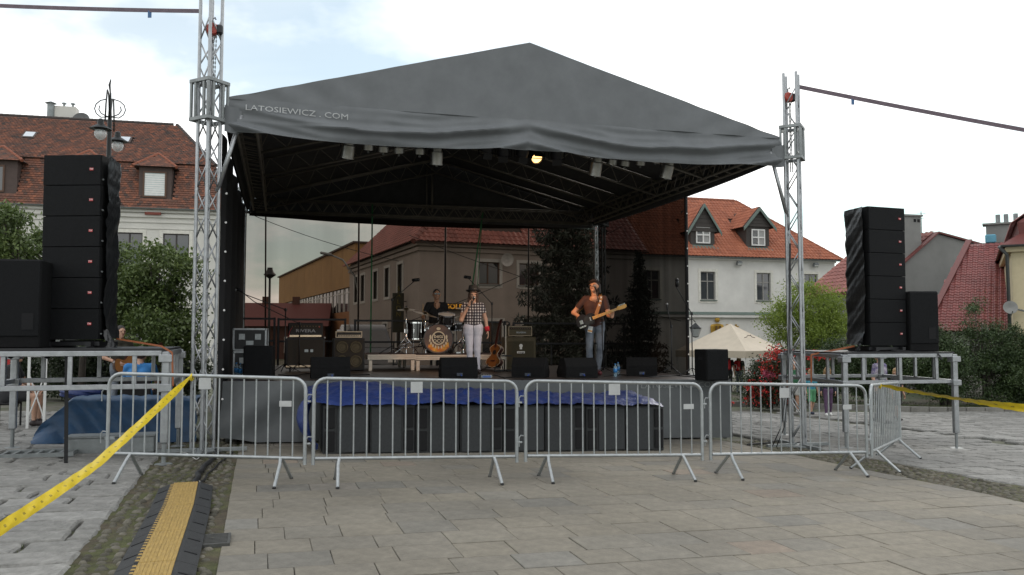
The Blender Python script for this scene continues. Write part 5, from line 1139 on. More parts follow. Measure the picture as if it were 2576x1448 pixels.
UNDER = mat('roof_underlay', (.05, .035, .03), .9); GUT = mat('zinc_gutter', (.22, .24, .24), .5, .6, .2); GREENTIN = mat('green_tin', (.12, .16, .14), .6, .2, .2, 12); DKWOOD = mat('dark_wood_boards', (.045, .04, .036), .8, 0, .3, 10, .2, 30, stretch=(1, 1, 6)); BRNTIN = mat('brown_dormer_wall', (.075, .052, .045), .8, 0, .15)
def gutter(t, L_, z, y=-.2, m=GUT, x0=0):
    b = B(); n = 7; pr = [(y + .07 * math.cos(math.pi + math.pi * k / n), z + .07 * math.sin(math.pi + math.pi * k / n)) for k in range(n + 1)]; nn = len(pr)
    b.add([(x, a, c) for x in (x0, x0 + L_) for a, c in pr], [(i, i + 1, nn + i + 1, nn + i) for i in range(nn - 1)]); obj('gutter', b, m, t, smooth=True)
# ------------------------------------------------------------------ old house on the left
RH = R(13.5); HO = Vector((-26.8, 39.3, 0)); L_ = 12.4; He = 8.0
t = thing('old_house', 'cream house on the left with weathered mansard roof, dormers and skylights', 'house', HO, RH); hz0 = -.7
def lx(px, Y): 
    p = at(px, 600, Y); return (p - HO).dot(Vector((math.cos(RH), math.sin(RH), 0)))
wins = []
for px in (-45, 20, 328, 441):
    x = lx(px, 41.4 if px > 200 else 40); wins.append((x - .62, x + .62, 5.1, 6.75))
for px in (-10, 160, 328, 441):
    x = lx(px, 41 if px > 200 else 40); wins.append((x - .6, x + .6, 1.2, 3.0))
facade(t, L_, He, wins, PLAST2, z0=hz0)
for w in wins: window(t, *w, 0, mat('dark_window_frame', (.03, .022, .02), .5), (.5, None), GUT, mat('cream_trim', (.62, .6, .54), .9))
b = B(); b.poly([(L_, 0, hz0), (L_, 9, hz0), (L_, 9, He), (L_, 0, He)]); b.poly([(0, 9, hz0), (0, 0, hz0), (0, 0, He), (0, 9, He)]); b.poly([(L_, 9, hz0), (0, 9, hz0), (0, 9, He), (L_, 9, He)]); obj('wall', b, PLAST2, t)
for k, (z, d) in enumerate(((7.86, .16), (7.62, .11), (7.3, .06), (6.98, .05))): obj('cornice', B().box((L_ / 2, -d / 2 + .004, z), (L_ + .1, d, .16 if k < 2 else .05)), PLAST2, t)
y1, z1, y2, z2 = .95, 10.5, 5.1, 13.55; xe = 9.2
U3 = Vector((1, 0, 0))
roof = B(); roof.poly([(0, -.22, He - .04), (L_ + .2, -.22, He - .04), (L_ - .7, y1, z1 - .04), (0, y1, z1 - .04)]); roof.poly([(0, y1 - .1, z1 - .02), (L_ - .6, y1 - .1, z1 - .02), (xe, y2, z2 - .04), (0, y2, z2 - .04)]); roof.poly([(L_ - .6, y1 - .1, z1 - .04), (L_ - .6, 9, z1), (xe, y2, z2 - .04)]); roof.poly([(L_ + .2, -.22, He - .04), (L_ + .2, 9, He), (L_ - .7, 9, z1), (L_ - .7, y1, z1 - .04)]); roof.poly([(0, y2, z2 - .04), (xe, y2, z2 - .04), (L_ - .6, 9.2, z1), (0, 9.2, z1)])
ro = obj('roof', roof, UNDER, t)
s1 = Vector((0, y1 + .22, z1 - He)); l1 = s1.length; s2 = Vector((0, y2 - y1 + .1, z2 - z1)); l2 = s2.length
dm = [(lx(-5, 40.2), .95), (lx(212, 40.8), .8), (lx(389, 41.6), .82)]
def in1(x, y): 
    z = He + (z1 - He) * y / l1
    return x < L_ + .2 - .9 * y / l1 and not any(abs(x - c) < hw - .05 and z > 8.55 for c, hw in dm)
sky_ = [(lx(73, 43.2), 12.05), (lx(312, 44.2), 12.05)]
def in2(x, y): return x < (L_ - .6) + (xe - L_ + .6) * y / l2 and not any(abs(x - c) < .3 and abs(z1 + (z2 - z1) * y / l2 - z_) < .28 for c, z_ in sky_)
tiles(ro, (0, -.26, He - .02), U3, s1, L_ + .2, l1, .17, .135, in1, TILE_OLD, .045, 150, rank=lambda c: abs(c[0] * .17 - 9) + abs(c[1] * .135 - 1))
tiles(ro, (0, y1 - .16, z1 - .02), U3, s2, L_, l2, .17, .15, in2, TILE_OLD, .045, 150, rank=lambda c: abs(c[0] * .17 - 7) + abs(c[1] * .15 - 2))
for i in range(int(xe / .3)): obj('ridge_tile', B().lathe([(.1, 0), (.11, .31)], 8, (i * .3, y2, z2 + .0), Matrix.Rotation(math.pi / 2, 4, 'Y')), TILE_OLD, ro)
hp, hq = Vector((xe, y2, z2)), Vector((L_ - .6, y1 - .1, z1)); n = 17
for i in range(n): obj('ridge_tile', B().path([hp.lerp(hq, i / n), hp.lerp(hq, (i + 1.05) / n)], [.1, .115], 7), TILE_OLD, ro)
gutter(t, L_ + .3, He - .02, -.32)
for c, z_ in sky_:
    yy = y1 - .1 + (y2 - y1 + .1) * (z_ - z1) / (z2 - z1); ang = math.atan2(s2.z, s2.y); M = Matrix.Rotation(ang, 4, 'X'); w = obj('skylight', B().box((c, yy - .02, z_ + .03), (.62, .78, .09), M=M), BRNTIN, ro); obj('pane', B().box((c, yy - .055, z_ + .075), (.46, .58, .02), M=M), mat('pale_skylight_glass', (.5, .54, .58), .08, 0, .05, spec=.9), w)
BL = mat('white_blind', (.5, .56, .55), .6)
for c, hw in dm:
    d = obj('dormer', B().box((c, .75, 9.3), (2 * hw - .1, 1.5, 1.65)), BRNTIN, t); big = hw > .9
    w = obj('window', B().box((c - (.2 if big else .02), .0, 9.22), (.98, .04, 1.2)), BL if not big else GLASSD, d); fr_ = B()
    for sx in (-1, 1): fr_.box((c - (.2 if big else .02) + sx * .52, -.03, 9.22), (.08, .06, 1.32))
    for z in (8.6, 9.84): fr_.box((c - (.2 if big else .02), -.03, z), (.96, .06, .08))
    obj('frame', fr_, WFB, w)
    if not big:
        for k in range(10): obj('blind_slat', B().box((c - .02, -.024, 8.72 + .11 * k), (.94, .012, .075)), WHITE, w)
    ap = Vector((c, 1.5, 10.95)); e = [Vector((c - hw - .22, -.25, 10.1)), Vector((c + hw + .22, -.25, 10.1)), Vector((c + hw + .22, 1.8, 10.1)), Vector((c - hw - .22, 1.8, 10.1))]; ap.y = .75
    b = B()
    for k in range(4): b.poly([e[k], e[(k + 1) % 4], ap])
    b.poly(e[::-1]); dr = obj('dormer_roof', b, UNDER, d); up = ap - (e[0] + e[1]) / 2; hw2 = hw + .22; lu = up.length
    tiles(dr, e[0] - Vector((0, .03, 0)), U3, up, 2 * hw2, lu, .17, .13, lambda x, y: abs(x - hw2) < hw2 * (1 - y / lu) , TILE_OLD, .022, 0)
    for k in (0, 1):
        for i in range(6): q = i / 6; obj('ridge_tile', B().path([e[k].lerp(ap, q), e[k].lerp(ap, q + .17)], [.085, .075], 7), TILE_ORG, d)
ch = obj('chimney', B().box((lx(145, 45), 6.0, 13.75), (1.1, .7, 1.3)), PLAST2, t); obj('chimney_pipe', B().tube((lx(112, 45), 5.6, 13.2), (lx(112, 45), 5.6, 14.5), .18, 12).lathe([(.3, 0), (.02, .12)], 12, (lx(112, 45), 5.6, 14.5)), GUT, ch)
for dx_ in (-.2, .25): obj('chimney_pot', B().lathe([(.06, 0), (.06, .2), (.14, .22), (.1, .28)], 10, (lx(148, 45) + dx_, 6, 14.4)), GUT, ch)
obj('satellite_dish', B().lathe([(.001, .0), (.25, .05), (.45, .16)], 18, (lx(187, 45), 5.6, 13.6), Matrix.Rotation(R(70), 4, 'X')), mat('dark_dish', (.1, .1, .1), .5), t, smooth=True)
obj('wall_vent', B().box((lx(388, 41.7), -.18, 7.72), (.75, .1, .13)), mat('brick_red', (.2, .06, .045), .9), t)
# ------------------------------------------------------------------ white house on the right
RW = R(16); WO = Vector((4.45, 48.2, 0)); L_ = 16.9; He = 6.5; UW = Vector((math.cos(RW), math.sin(RW), 0)); VW = Vector((-math.sin(RW), math.cos(RW), 0))
t = thing('white_house', 'white plastered house with bright orange tiled roof and two gabled dormers', 'house', WO, RW)
def wx(px, yl=0): 
    d = ray(px, 700); k = (d.x * VW.x + d.y * VW.y); s_ = (WO + VW * yl - Vector((0, 0, 0))).dot(VW) / k; return (d * s_ - WO).dot(UW)
def wz(px, py, yl=0):
    d = ray(px, py); k = (d.x * VW.x + d.y * VW.y); s_ = (WO + VW * yl).dot(VW) / k; return CAMZ + d.z * s_
wins = []
for px in (1495, 1640, 1781, 1921, 2040): x = wx(px); wins.append((x - .5, x + .5, wz(1781, 755), wz(1781, 684)))
for px in (1560, 2060): x = wx(px); wins.append((x - .5, x + .5, -.2, 1.6))
facade(t, L_, He, wins, PLASTER, z0=-1.2)
for k, w in enumerate(wins): window(t, *w, 0, WFR, (.5, .66), GREENTIN, mat('cream_trim', (.62, .6, .54), .9))
b = B(); b.poly([(L_, 0, -1.2), (L_, 9, -1.2), (L_, 9, He), (L_, 0, He)]); b.poly([(0, 9, -1.2), (0, 0, -1.2), (0, 0, He), (0, 9, He)]); b.poly([(L_, 9, -1.2), (0, 9, -1.2), (0, 9, He), (L_, 9, He)]); obj('wall', b, PLASTER, t)
zc = wz(1780, 796); obj('cornice', B().box((L_ / 2, -.1, zc), (L_ + .1, .22, .16)), PLASTER, t); b = B(); b.prism([(0, -.24, zc + .09), (0, .0, zc + .26), (0, .0, zc + .09)], (L_, 0, 0)); obj('cornice_cover', b, GREENTIN, t)
for k in range(2): obj('eave_moulding', B().box((L_ / 2, -.05 - .04 * k, He - .22 + .12 * k), (L_ + .1 + .1 * k, .1 + .08 * k, .11)), PLASTER, t)
zr_h = 10.75; yr = 4.5; xr = L_ - 4.4; roof = B(); roof.poly([(-.2, -.35, He - .1), (L_ + .35, -.35, He - .1), (xr, yr, zr_h), (-.2, yr, zr_h)]); roof.poly([(L_ + .35, -.35, He - .1), (L_ + .35, 9.3, He - .1), (xr, yr, zr_h)]); roof.poly([(-.2, yr, zr_h), (xr, yr, zr_h), (L_ + .35, 9.3, He - .1), (-.2, 9.3, He - .1)]); ro = obj('roof', roof, UNDER, t)
sl2 = Vector((0, yr + .35, zr_h - He + .1)); ls = sl2.length; vr = sl2.normalized()
def slope_z(y): return He - .1 + (zr_h - He + .1) * (y + .35) / (yr + .35)
dms = []
for (px, e0, e1, apy, ey, wt, wb) in ((1769, 1728, 1812, 513, 583, 571, 613), (1908, 1870, 1950, 522, 572, 578, 619)):
    yl = .45; cx_ = wx(px, yl); hw = (wx(e1, yl - .3) - wx(e0, yl - .3)) / 2; dms.append((cx_, hw * .72, yl, wz(px, ey, yl), wz(px, apy, yl - .3), hw, wz(px, wt, yl), wz(px, wb, yl)))
def inw(x, y):
    yy = -.35 + (yr + .35) * y / ls; z = slope_z(yy)
    for (c, w_, yl, ze, za, hw, a, b_) in dms:
        if abs(x - .2 - c) < w_ - .05 and yy > yl - .05 and z < ze + (za - ze) * .6: return False
    return x - .2 < L_ + .35 + (xr - L_ - .35) * y / ls
tiles(ro, (-.2, -.4, He - .08), U3, sl2, L_ + .6, ls, .24, .30, inw, TILE_ORG, .03, 300, curve=.035, rank=lambda c: abs(c[0] * .24 - 10.5) + abs(c[1] * .3 - 2.2))
hp, hq = Vector((xr, yr, zr_h)), Vector((L_ + .35, -.35, He - .1)); n = 22
for i in range(n): obj('ridge_tile', B().path([hp.lerp(hq, i / n), hp.lerp(hq, (i + 1.08) / n)], [.11, .13], 7), TILE_ORG, ro)
for i in range(int(xr / .4)): obj('ridge_tile', B().path([(i * .4, yr, zr_h), (i * .4 + .43, yr, zr_h)], [.12, .13], 7), TILE_ORG, ro)
gutter(t, L_ + .7, He - .13, -.46, GUT, -.2)
for (c, w_, yl, ze, za, hw, wt, wb) in dms:
    zb = slope_z(yl) - .1; d = thing('dormer', None, None); d.parent = t; del d
    me = B(); me.box((c, yl + 1.2, (zb + ze) / 2 + .05), (2 * w_, 2.4, ze - zb)); dd = obj('dormer', me, DKWOOD, t)
    gb_ = B(); gb_.prism([(c - hw + .08, yl - .08, ze + .02), (c + hw - .08, yl - .08, ze + .02), (c, yl - .08, za - .12)], (0, .06, 0)); obj('gable_board', gb_, DKWOOD, dd)
    for k in range(5): obj('plank', B().box((c, yl - .095, ze + .1 + (za - ze) * .16 * k), ((2 * hw - .3) * (1 - .18 * k), .02, (za - ze) * .14)), DKWOOD, dd)
    rb = B()
    for sx in (-1, 1): rb.poly([(c, yl - .3, za), (c, yl + 4, za), (c + sx * hw, yl + 4, ze - .05), (c + sx * hw, yl - .3, ze - .05)][::sx])
    dr = obj('dormer_roof', rb, UNDER, dd)
    for sx in (-1, 1):
        e_ = Vector((c + sx * hw, yl - .3, ze - .05)); up = Vector((c - e_.x, 0, za - e_.z)); Lb = (za - He) / (zr_h - He) * (yr) + .5 - yl
        q = Vector((0, 1, 0)) if sx < 0 else Vector((0, -1, 0)); o_ = e_ if sx > 0 else e_
        if sx < 0: tiles(dr, e_ + Vector((0, 2.6, 0)), (0, -1, 0), up, 2.6, up.length, .24, .28, lambda x, y: True, TILE_ORG, .03, 0, curve=.035)
        else: tiles(dr, e_, (0, 1, 0), up, 2.6, up.length, .24, .28, lambda x, y: True, TILE_ORG, .03, 0, curve=.035)
        bb = B(); a_ = Vector((c, yl - .33, za + .03)); f_ = Vector((c + sx * (hw + .03), yl - .33, ze - .08)); bb.prism([a_, f_, f_ + Vector((0, 0, .02 - .24)), a_ + Vector((0, 0, -.24))], (0, .05, 0)); obj('barge_board', bb, GREENTIN, dd)
    window(dd, c - .48, c + .48, wb, wt, yl - .17, WFW, (.5, .5), None, None, True, .07)
    ap_ = B(); ap_.poly([(c - w_ - .2, yl - .3, slope_z(yl - .3) + .1), (c + w_ + .2, yl - .3, slope_z(yl - .3) + .1), (c + w_ + .1, yl - .02, wb - .1), (c - w_ - .1, yl - .02, wb - .1)]); obj('flashing', ap_, GREENTIN, dd)
for o in [o for o in bpy.data.objects if o.type == 'EMPTY' and o.name.startswith('dormer')]: bpy.data.objects.remove(o)
def flood(px, py):
    x, z = wx(px), wz(px, py); f_ = obj('floodlight', B().box((x, -.28, z), (.34, .2, .26), M=Matrix.Rotation(.5, 4, 'X'), b=.03), GALVD, t); obj('lens', B().box((x, -.33, z - .1), (.28, .02, .2), M=Matrix.Rotation(.9, 4, 'X')), WHITE, f_); obj('bracket', B().tube((x, 0, z + .05), (x, -.24, z + .02), .03, 6), GALVD, f_)
flood(1854, 664); flood(2046, 668)
GOLD = mat('gold_sign', (.42, .25, .04), .35, .5, .15)
x, z = wx(1801), wz(1801, 822); sg = obj('bank_emblem', B().ell((x, -.1, z + .42), (.17, .06, .17), 14, 8).lathe([(.43, -.42), (.46, 0), (.4, .12), (.1, .17)], 14, (x, -.07, z), Matrix.Diagonal((1, .18, 1, 1))), GOLD, t, smooth=False)
me = text_mesh('U', .5, .03, .03); me.transform(Matrix.Translation((x, -.2, z - .18)) @ Matrix.Rotation(math.pi / 2, 4, 'X')); me.materials.append(mat('brown_sign', (.1, .05, .01), .5)); obj('emblem_mark', me, None, sg)
me = text_mesh('Bank', .42, .04, .02, 'LEFT'); me.transform(Matrix.Translation((wx(1824), -.06, wz(1824, 824))) @ Matrix.Rotation(math.pi / 2, 4, 'X')); me.materials.append(GOLD); obj('sign_lettering', me, None, t)
YST = mat('ochre_stain', (.34, .3, .14), .9, 0, .3, 2); 
# ------------------------------------------------------------------ grey house behind the net
RG = R(23); GO = Vector((-4.75, 42.2, 0)); UG = Vector((math.cos(RG), math.sin(RG), 0)); VG = Vector((-math.sin(RG), math.cos(RG), 0))
t = thing('grey_corner_house', 'grey plastered corner house with red tiled hip roof behind the stage net', 'house', GO, RG); He = 6.5; LR, LL = 13.0, 17.0
GREYP = mat('grey_pink_plaster', (.30, .265, .24), .9, 0, .08, 1.2, .1, 30, stain=.06); TRW = mat('pale_window_surround', (.46, .46, .44), .9)
def gx(px): d = ray(px, 700); k = d.x * VG.x + d.y * VG.y; return (d * (GO.dot(VG) / k) - GO).dot(UG)
def gz(px, py): d = ray(px, py); k = d.x * VG.x + d.y * VG.y; return CAMZ + d.z * GO.dot(VG) / k
def gy(px): d = ray(px, 700); k = d.x * UG.x + d.y * UG.y; return (d * (GO.dot(UG) / k) - GO).dot(VG)
wr_ = []
for px in (1231, 1331, 1440): x = gx(px); wr_.append((x - .58, x + .58, gz(1231, 716), gz(1231, 660)))
for px in (1238, 1340): x = gx(px); wr_.append((x - .55, x + .55, .6, 2.35))
x = gx(1120); wr_.append((x - .5, x + .5, -.6, 1.7))
facade(t, LR, He, wr_, GREYP, z0=-.9)
for w in wr_: window(t, *w, 0, WFB, (.45, None), GUT, TRW)
# the long wing that runs away to the left: built on its own wall plane, then turned
wl = []
for px, hw_ in ((1007, .55), (974, .55), (945, .55), (913, .55), (896, .5)): y = gy(px); wl.append((y - hw_, y + hw_, 3.85, 5.55))
for px in (1005, 970): y = gy(px); wl.append((y - .5, y + .5, .4, 2.3))
xs_ = sorted({0, LL} | {h[0] for h in wl} | {h[1] for h in wl}); zs = sorted({-.9, He} | {h[2] for h in wl} | {h[3] for h in wl}); b = B()
for i in range(len(xs_) - 1):
    for j in range(len(zs) - 1):
        cx_, cz_ = (xs_[i] + xs_[i + 1]) / 2, (zs[j] + zs[j + 1]) / 2
        if any(h[0] < cx_ < h[1] and h[2] < cz_ < h[3] for h in wl): continue
        b.poly([(0, xs_[i + 1], zs[j]), (0, xs_[i], zs[j]), (0, xs_[i], zs[j + 1]), (0, xs_[i + 1], zs[j + 1])])
b.poly([(0, LL, -.9), (9, LL, -.9), (9, LL, He), (4.5, LL, 11), (0, LL, He)][::-1]); b.poly([(LR, 0, -.9), (LR, 9, -.9), (LR, 9, He), (LR, 0, He)]); obj('wall', b, GREYP, t)
for (y0, y1_, z0, z1_) in wl:
    w = obj('window', B().box((.13, (y0 + y1_) / 2, (z0 + z1_) / 2), (.01, y1_ - y0, z1_ - z0)), GLASSD, t); fr_ = B()
    for y in (y0 - .08, y1_ + .08): fr_.box((-.01, y, (z0 + z1_) / 2), (.05, .16, z1_ - z0 + .3))
    for z in (z0 - .08, z1_ + .08): fr_.box((-.009, (y0 + y1_) / 2, z), (.048, y1_ - y0, .16))
    fr_.box((.1, (y0 + y1_) / 2, (z0 + z1_) / 2), (.04, .07, z1_ - z0)); obj('surround', fr_, TRW, w)
for k, (z, d) in enumerate(((6.3, .2), (6.05, .12))): obj('cornice', B().box((LR / 2, -d / 2 + .004, z), (LR, d, .18)), GREYP, t); obj('cornice', B().box((-d / 2 + .004, LL / 2 - d / 2, z + .002), (d, LL + d, .18)), GREYP, t)
zrg = 11.2; ov = .4; rr = B(); c0_ = (-ov, -ov, He - .1); pk = (4.5, 4.5, zrg); rr.poly([c0_, (LR + ov, -ov, He - .1), (LR + ov, 4.5, zrg), pk]); rr.poly([c0_, pk, (4.5, LL + .2, zrg), (-ov, LL + .2, He - .1)]); rr.poly([pk, (LR + ov, 4.5, zrg), (LR + ov, 9.5, He), (9.5, 9.5, He)]); rr.poly([(4.5, LL + .2, zrg), pk, (9.5, 9.5, He), (9.5, LL, He)]); ro = obj('roof', rr, UNDER, t)
sl3 = Vector((0, 4.5 + ov, zrg - He + .1)); l3 = sl3.length; dcx = gx(1271)
tiles(ro, (-ov, -ov - .04, He - .08), U3, sl3, LR + 2 * ov, l3, .3, .34, lambda x, y: x > (4.5 + ov) * y / l3 and not (abs(x - ov - dcx) < 1.25 and y > 1.0), TILE_BRN, .035, 300, curve=.045, rank=lambda c: c[1] * 3 + abs(c[0] * .3 - 4))
sl4 = Vector((4.5 + ov, 0, zrg - He + .1)); tiles(ro, (-ov - .04, LL + .2, He - .08), (0, -1, 0), sl4, LL + .6, l3, .3, .34, lambda x, y: (LL + .6 - x) > (4.5 + ov) * y / l3, TILE_BRN, .035, 0, curve=.045)
hp, hq = Vector(pk), Vector(c0_); n = 20
for i in range(n): obj('ridge_tile', B().path([hp.lerp(hq, i / n), hp.lerp(hq, (i + 1.1) / n)], [.14, .17], 7), TILE_BRN, ro)
gutter(t, LR + 2 * ov, He - .14, -ov - .12, BRNTIN, -ov)
for k, yy in enumerate((5.2, 7.0)):
    M = Matrix.Rotation(math.atan2(zrg - He, 4.9), 4, 'Y').inverted(); sk = obj('skylight', B().box((1.5 + .8 * k, yy, He + 1.86 + .77 * k), (.9, .75, .1), M=M), BRNTIN, ro); obj('pane', B().box((1.44 + .8 * k, yy, He + 1.93 + .77 * k), (.7, .55, .02), M=M), mat('pale_skylight_glass', (.5, .54, .58), .08), sk)
dd = obj('dormer', B().box((dcx, 1.9, He + 1.75), (2.5, 2.2, 1.7)), PLAST2, t)
for k in range(3): window(dd, dcx - .82 + .56 * k, dcx - .28 + .56 * k, He + 1.25, He + 2.35, .66, WFW, (None, None), None, None, False, .05)
obj('dormer_roof', B().box((dcx, 1.7, He + 2.72), (3.0, 3.0, .2)), BRNTIN, dd)
x = gx(1268); obj('satellite_dish', B().lathe([(.001, 0), (.2, .04), (.36, .12)], 16, (x, -.35, gz(1268, 655)), Matrix.Rotation(R(100), 4, 'X')).tube((x, 0, gz(1268, 664)), (x, -.3, gz(1268, 658)), .03, 6), mat('grey_dish', (.4, .4, .39), .5), t)
sgn = thing('shop_sign', 'dark sign board with yellow letters on the grey house behind the drummer', 'sign', GO + UG * gx(1144) - VG * .18 + Vector((0, 0, gz(1154, 773))), RG)
obj('board', B().box((-.1, 0, 0), (1.5, .1, .36)), BLACKM, sgn); me = text_mesh('GOLD', .34, .01, .012, 'CENTER', 1.15); me.transform(Matrix.Translation((-.1, -.065, 0)) @ Matrix.Rotation(math.pi / 2, 4, 'X')); me.materials.append(emit('lit_yellow_letters', (1, .5, .05), .45)); obj('lettering', me, None, sgn)
sgn = thing('shop_sign', 'tall narrow dark sign with faint yellow letters on the corner house', 'sign', GO + VG * 2.2 - UG * .5 + Vector((0, 0, gz(984, 784))), RG)
obj('board', B().box((0, 0, 0), (.62, .14, 2.1), b=.02), mat('dark_green_board', (.02, .022, .012), .5), sgn); me = text_mesh('S\nA\nL\nO\nN', .34, .01, 0); me.transform(Matrix.Translation((0, -.085, .58)) @ Matrix.Rotation(math.pi / 2, 4, 'X')); me.materials.append(mat('dull_yellow', (.16, .13, .02), .6)); obj('lettering', me, None, sgn); obj('bracket', B().box((.36, 0, .6), (.2, .05, .05)), BLACKM, sgn)
# ------------------------------------------------------------------ ochre building and the low houses behind
YB = at(893, 700, 66); YE = at(702, 700, 106); YB.z = YE.z = 0; d = (YE - YB); RY = math.atan2(-d.y, -d.x); Ly = d.length; ty = thing('ochre_building', 'long ochre flat-roofed building with window bands behind the net', 'building', YE, RY)
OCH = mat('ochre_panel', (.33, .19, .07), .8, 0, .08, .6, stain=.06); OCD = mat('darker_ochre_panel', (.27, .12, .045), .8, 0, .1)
Ht = 9.05; nb_ = 9; bw = Ly / nb_
for i in range(nb_):
    x0 = i * bw
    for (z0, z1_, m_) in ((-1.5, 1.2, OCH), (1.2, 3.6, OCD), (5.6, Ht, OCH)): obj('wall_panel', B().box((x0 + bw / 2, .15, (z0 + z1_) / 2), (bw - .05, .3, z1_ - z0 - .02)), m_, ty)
    w = obj('window', B().box((x0 + bw / 2, .22, 4.6), (bw - .3, .06, 1.98)), GLASSD, ty); fr_ = B()
    for k in range(4): fr_.box((x0 + .2 + (bw - .4) * k / 3, .17, 4.6), (.1, .06, 1.98))
    fr_.box((x0 + bw / 2, .168, 5.2), (bw - .3, .05, .08)); obj('frame', fr_, WFW, w)
    if i % 3: obj('curtain', B().box((x0 + bw * .6, .19, 4.5), (bw * .22, .02, 1.7)), CURTN, w)
obj('wall', B().box((Ly / 2, 6.3, Ht / 2 - .75), (Ly, 12, Ht + 1.4)), OCH, ty); obj('roof_edge', B().box((Ly / 2, 6.1, Ht + .04), (Ly + .3, 12.6, .14)), BRNTIN, ty)
lh = thing('low_building', 'low dark brick building far behind the left of the stage', 'building', at(560, 800, 70) * 1, R(8)); lh.location.z = -.8
BRK = mat('dark_brick', (.10, .05, .04), .9, 0, .2, 3); obj('wall', B().box((3, 3, 1.6), (11, 6, 3.2)), BRK, lh); b = B(); b.prism([(-2.8, -.5, 3.2), (-2.8, 6.5, 3.2), (-2.8, 3, 5.3)], (11.6, 0, 0)); rfo = obj('roof', b, TILE_RED, lh); 
for k in range(3): obj('chimney', B().box((.5 + 2.6 * k, 3, 5.4), (.6, .5, .9)), BRK, rfo)
for k in range(4): window(lh, -1.5 + 2.2 * k, -.5 + 2.2 * k, .9, 2.3, -.16, WFW)
# ------------------------------------------------------------------ houses on the far right
pk_ = at(2358, 589, 38); RQ = R(14); t = thing('grey_gable_house', 'plain grey gable-end house with chimney behind the right speaker stack', 'house', (pk_.x, pk_.y, 0), RQ); zp = pk_.z; GW = mat('plain_grey_render', (.21, .21, .2), .95, 0, .1, 1.2, .1, 20, stain=.08)
hw, hr, ee = 4.6, 3.4, 2.6; b = B(); b.prism([(-3.4, 0, -1.2), (hr + 2.2, 0, -1.2), (hr + 2.2, 0, zp - 1.15), (0, 0, zp), (-3.4, 0, zp - 2.6)], (0, 5.2, 0)); obj('wall', b, GW, t)
rr = B(); rr.prism([(-3.7, -.12, zp - 2.78), (-3.7, -.12, zp - 2.7), (0, -.12, zp + .1), (0, -.12, zp + .02)], (0, 5.5, 0)); rr.prism([(0, -.12, zp + .02), (0, -.12, zp + .1), (hr + 2.5, -.12, zp - 1.1), (hr + 2.5, -.12, zp - 1.2)], (0, 5.5, 0)); ro = obj('roof', rr, TILE_RED, t)
up = Vector((3.7, 0, 2.78)); tiles(ro, (-3.72, 5.3, zp - 2.68), (0, -1, 0), up, 5.3, up.length, .3, .33, lambda x, y: True, TILE_BRN, .035, 120, curve=.045)
cc = obj('chimney', B().box((-1.25, .5, zp - .35), (.95, .75, 2.3)), GW, t); obj('cap', B().box((-1.25, .5, zp + .83), (1.1, .9, .08)), GW, cc)
for dx_ in (.15, .35): obj('flue', B().box((-1.25 + dx_, .116, zp + .6), (.12, .02, .14)), PORT, cc)
obj('aerial', B().tube((.0, 1.0, zp), (.0, 1.0, zp + 1.2), .02, 5).tube((-.25, 1, zp + 1.1), (.25, 1, zp + 1.1), .012, 4).tube((-.15, 1, zp + .85), (.15, 1, zp + .85), .012, 4), GUT, t)
# low house with the big dark red roof
a0, a1 = at(2331, 828, 30.5), at(2560, 828, 29.0); RR_ = math.atan2(a1.y - a0.y, a1.x - a0.x); t = thing('red_roof_house', 'low house with a big dark red tiled roof facing the square', 'house', (a0.x, a0.y, 0), RR_); Lr = (a1 - a0).length; ze = a0.z; ztp = at(2480, 626, 37).z; ru = 5.6
GREYW = mat('pale_grey_wall', (.33, .32, .3), .9, 0, .08); obj('wall', B().box((Lr / 2 + .2, 3.4, (ze - 1.2) / 2), (Lr, 6, ze + 1.2 - .1)), GREYW, t)
rr = B(); rr.prism([(-.1, -.3, ze - .1), (-.1, -.3, ze), (1.35, ru, ztp), (1.35, ru, ztp - .1)], (0, 0, 0)) if False else rr.add([(-.15, -.3, ze - .12), (Lr + .4, -.3, ze - .12), (Lr + .4, ru, ztp - .05), (1.1, ru, ztp - .05), (Lr + .4, 2 * ru, ze), (-.15, 2 * ru, ze)], [(0, 1, 2, 3), (3, 2, 4, 5), (0, 3, 5)]); ro = obj('roof', rr, UNDER, t)
sl5 = Vector((0, ru + .3, ztp - ze + .07)); l5 = sl5.length; tiles(ro, (-.15, -.34, ze - .1), U3, sl5, Lr + .5, l5, .19, .2, lambda x, y: x > 1.25 * y / l5, TILE_RED, .025, 300, curve=.03, rank=lambda c: abs(c[0] * .19 - 2) + abs(c[1] * .2 - 3))
b = B(); b.prism([(-.15, -.38, ze - .1), (.05, -.38, ze - .1), (1.32, ru, ztp + .05), (1.1, ru, ztp + .05)], (0, 0, .09)); obj('verge', b, TILE_RED, ro)
ck = obj('chimney', B().box((Lr - .3, ru + 1.2, ztp + .35), (1.5, .5, .9)), GW, t); obj('cap', B().box((Lr - .3, ru + 1.2, ztp + .84), (1.75, .7, .07)), GW, ck)
for dx_ in (-.3, 0, .35): obj('chimney_pot', B().tube((Lr - .3 + dx_, ru + 1.2, ztp + .87), (Lr - .3 + dx_, ru + 1.2, ztp + 1.25), .09, 8), GUT, ck)
obj('roof_vent', B().box((2.0, ru + .1, ztp + .12), (.4, .3, .35), b=.04), mat('blue_vent', (.1, .3, .4), .6), t)
for k in range(2): window(t, 1.0 + 1.9 * k, 2.0 + 1.9 * k, .1, 1.3, .25, WFW)
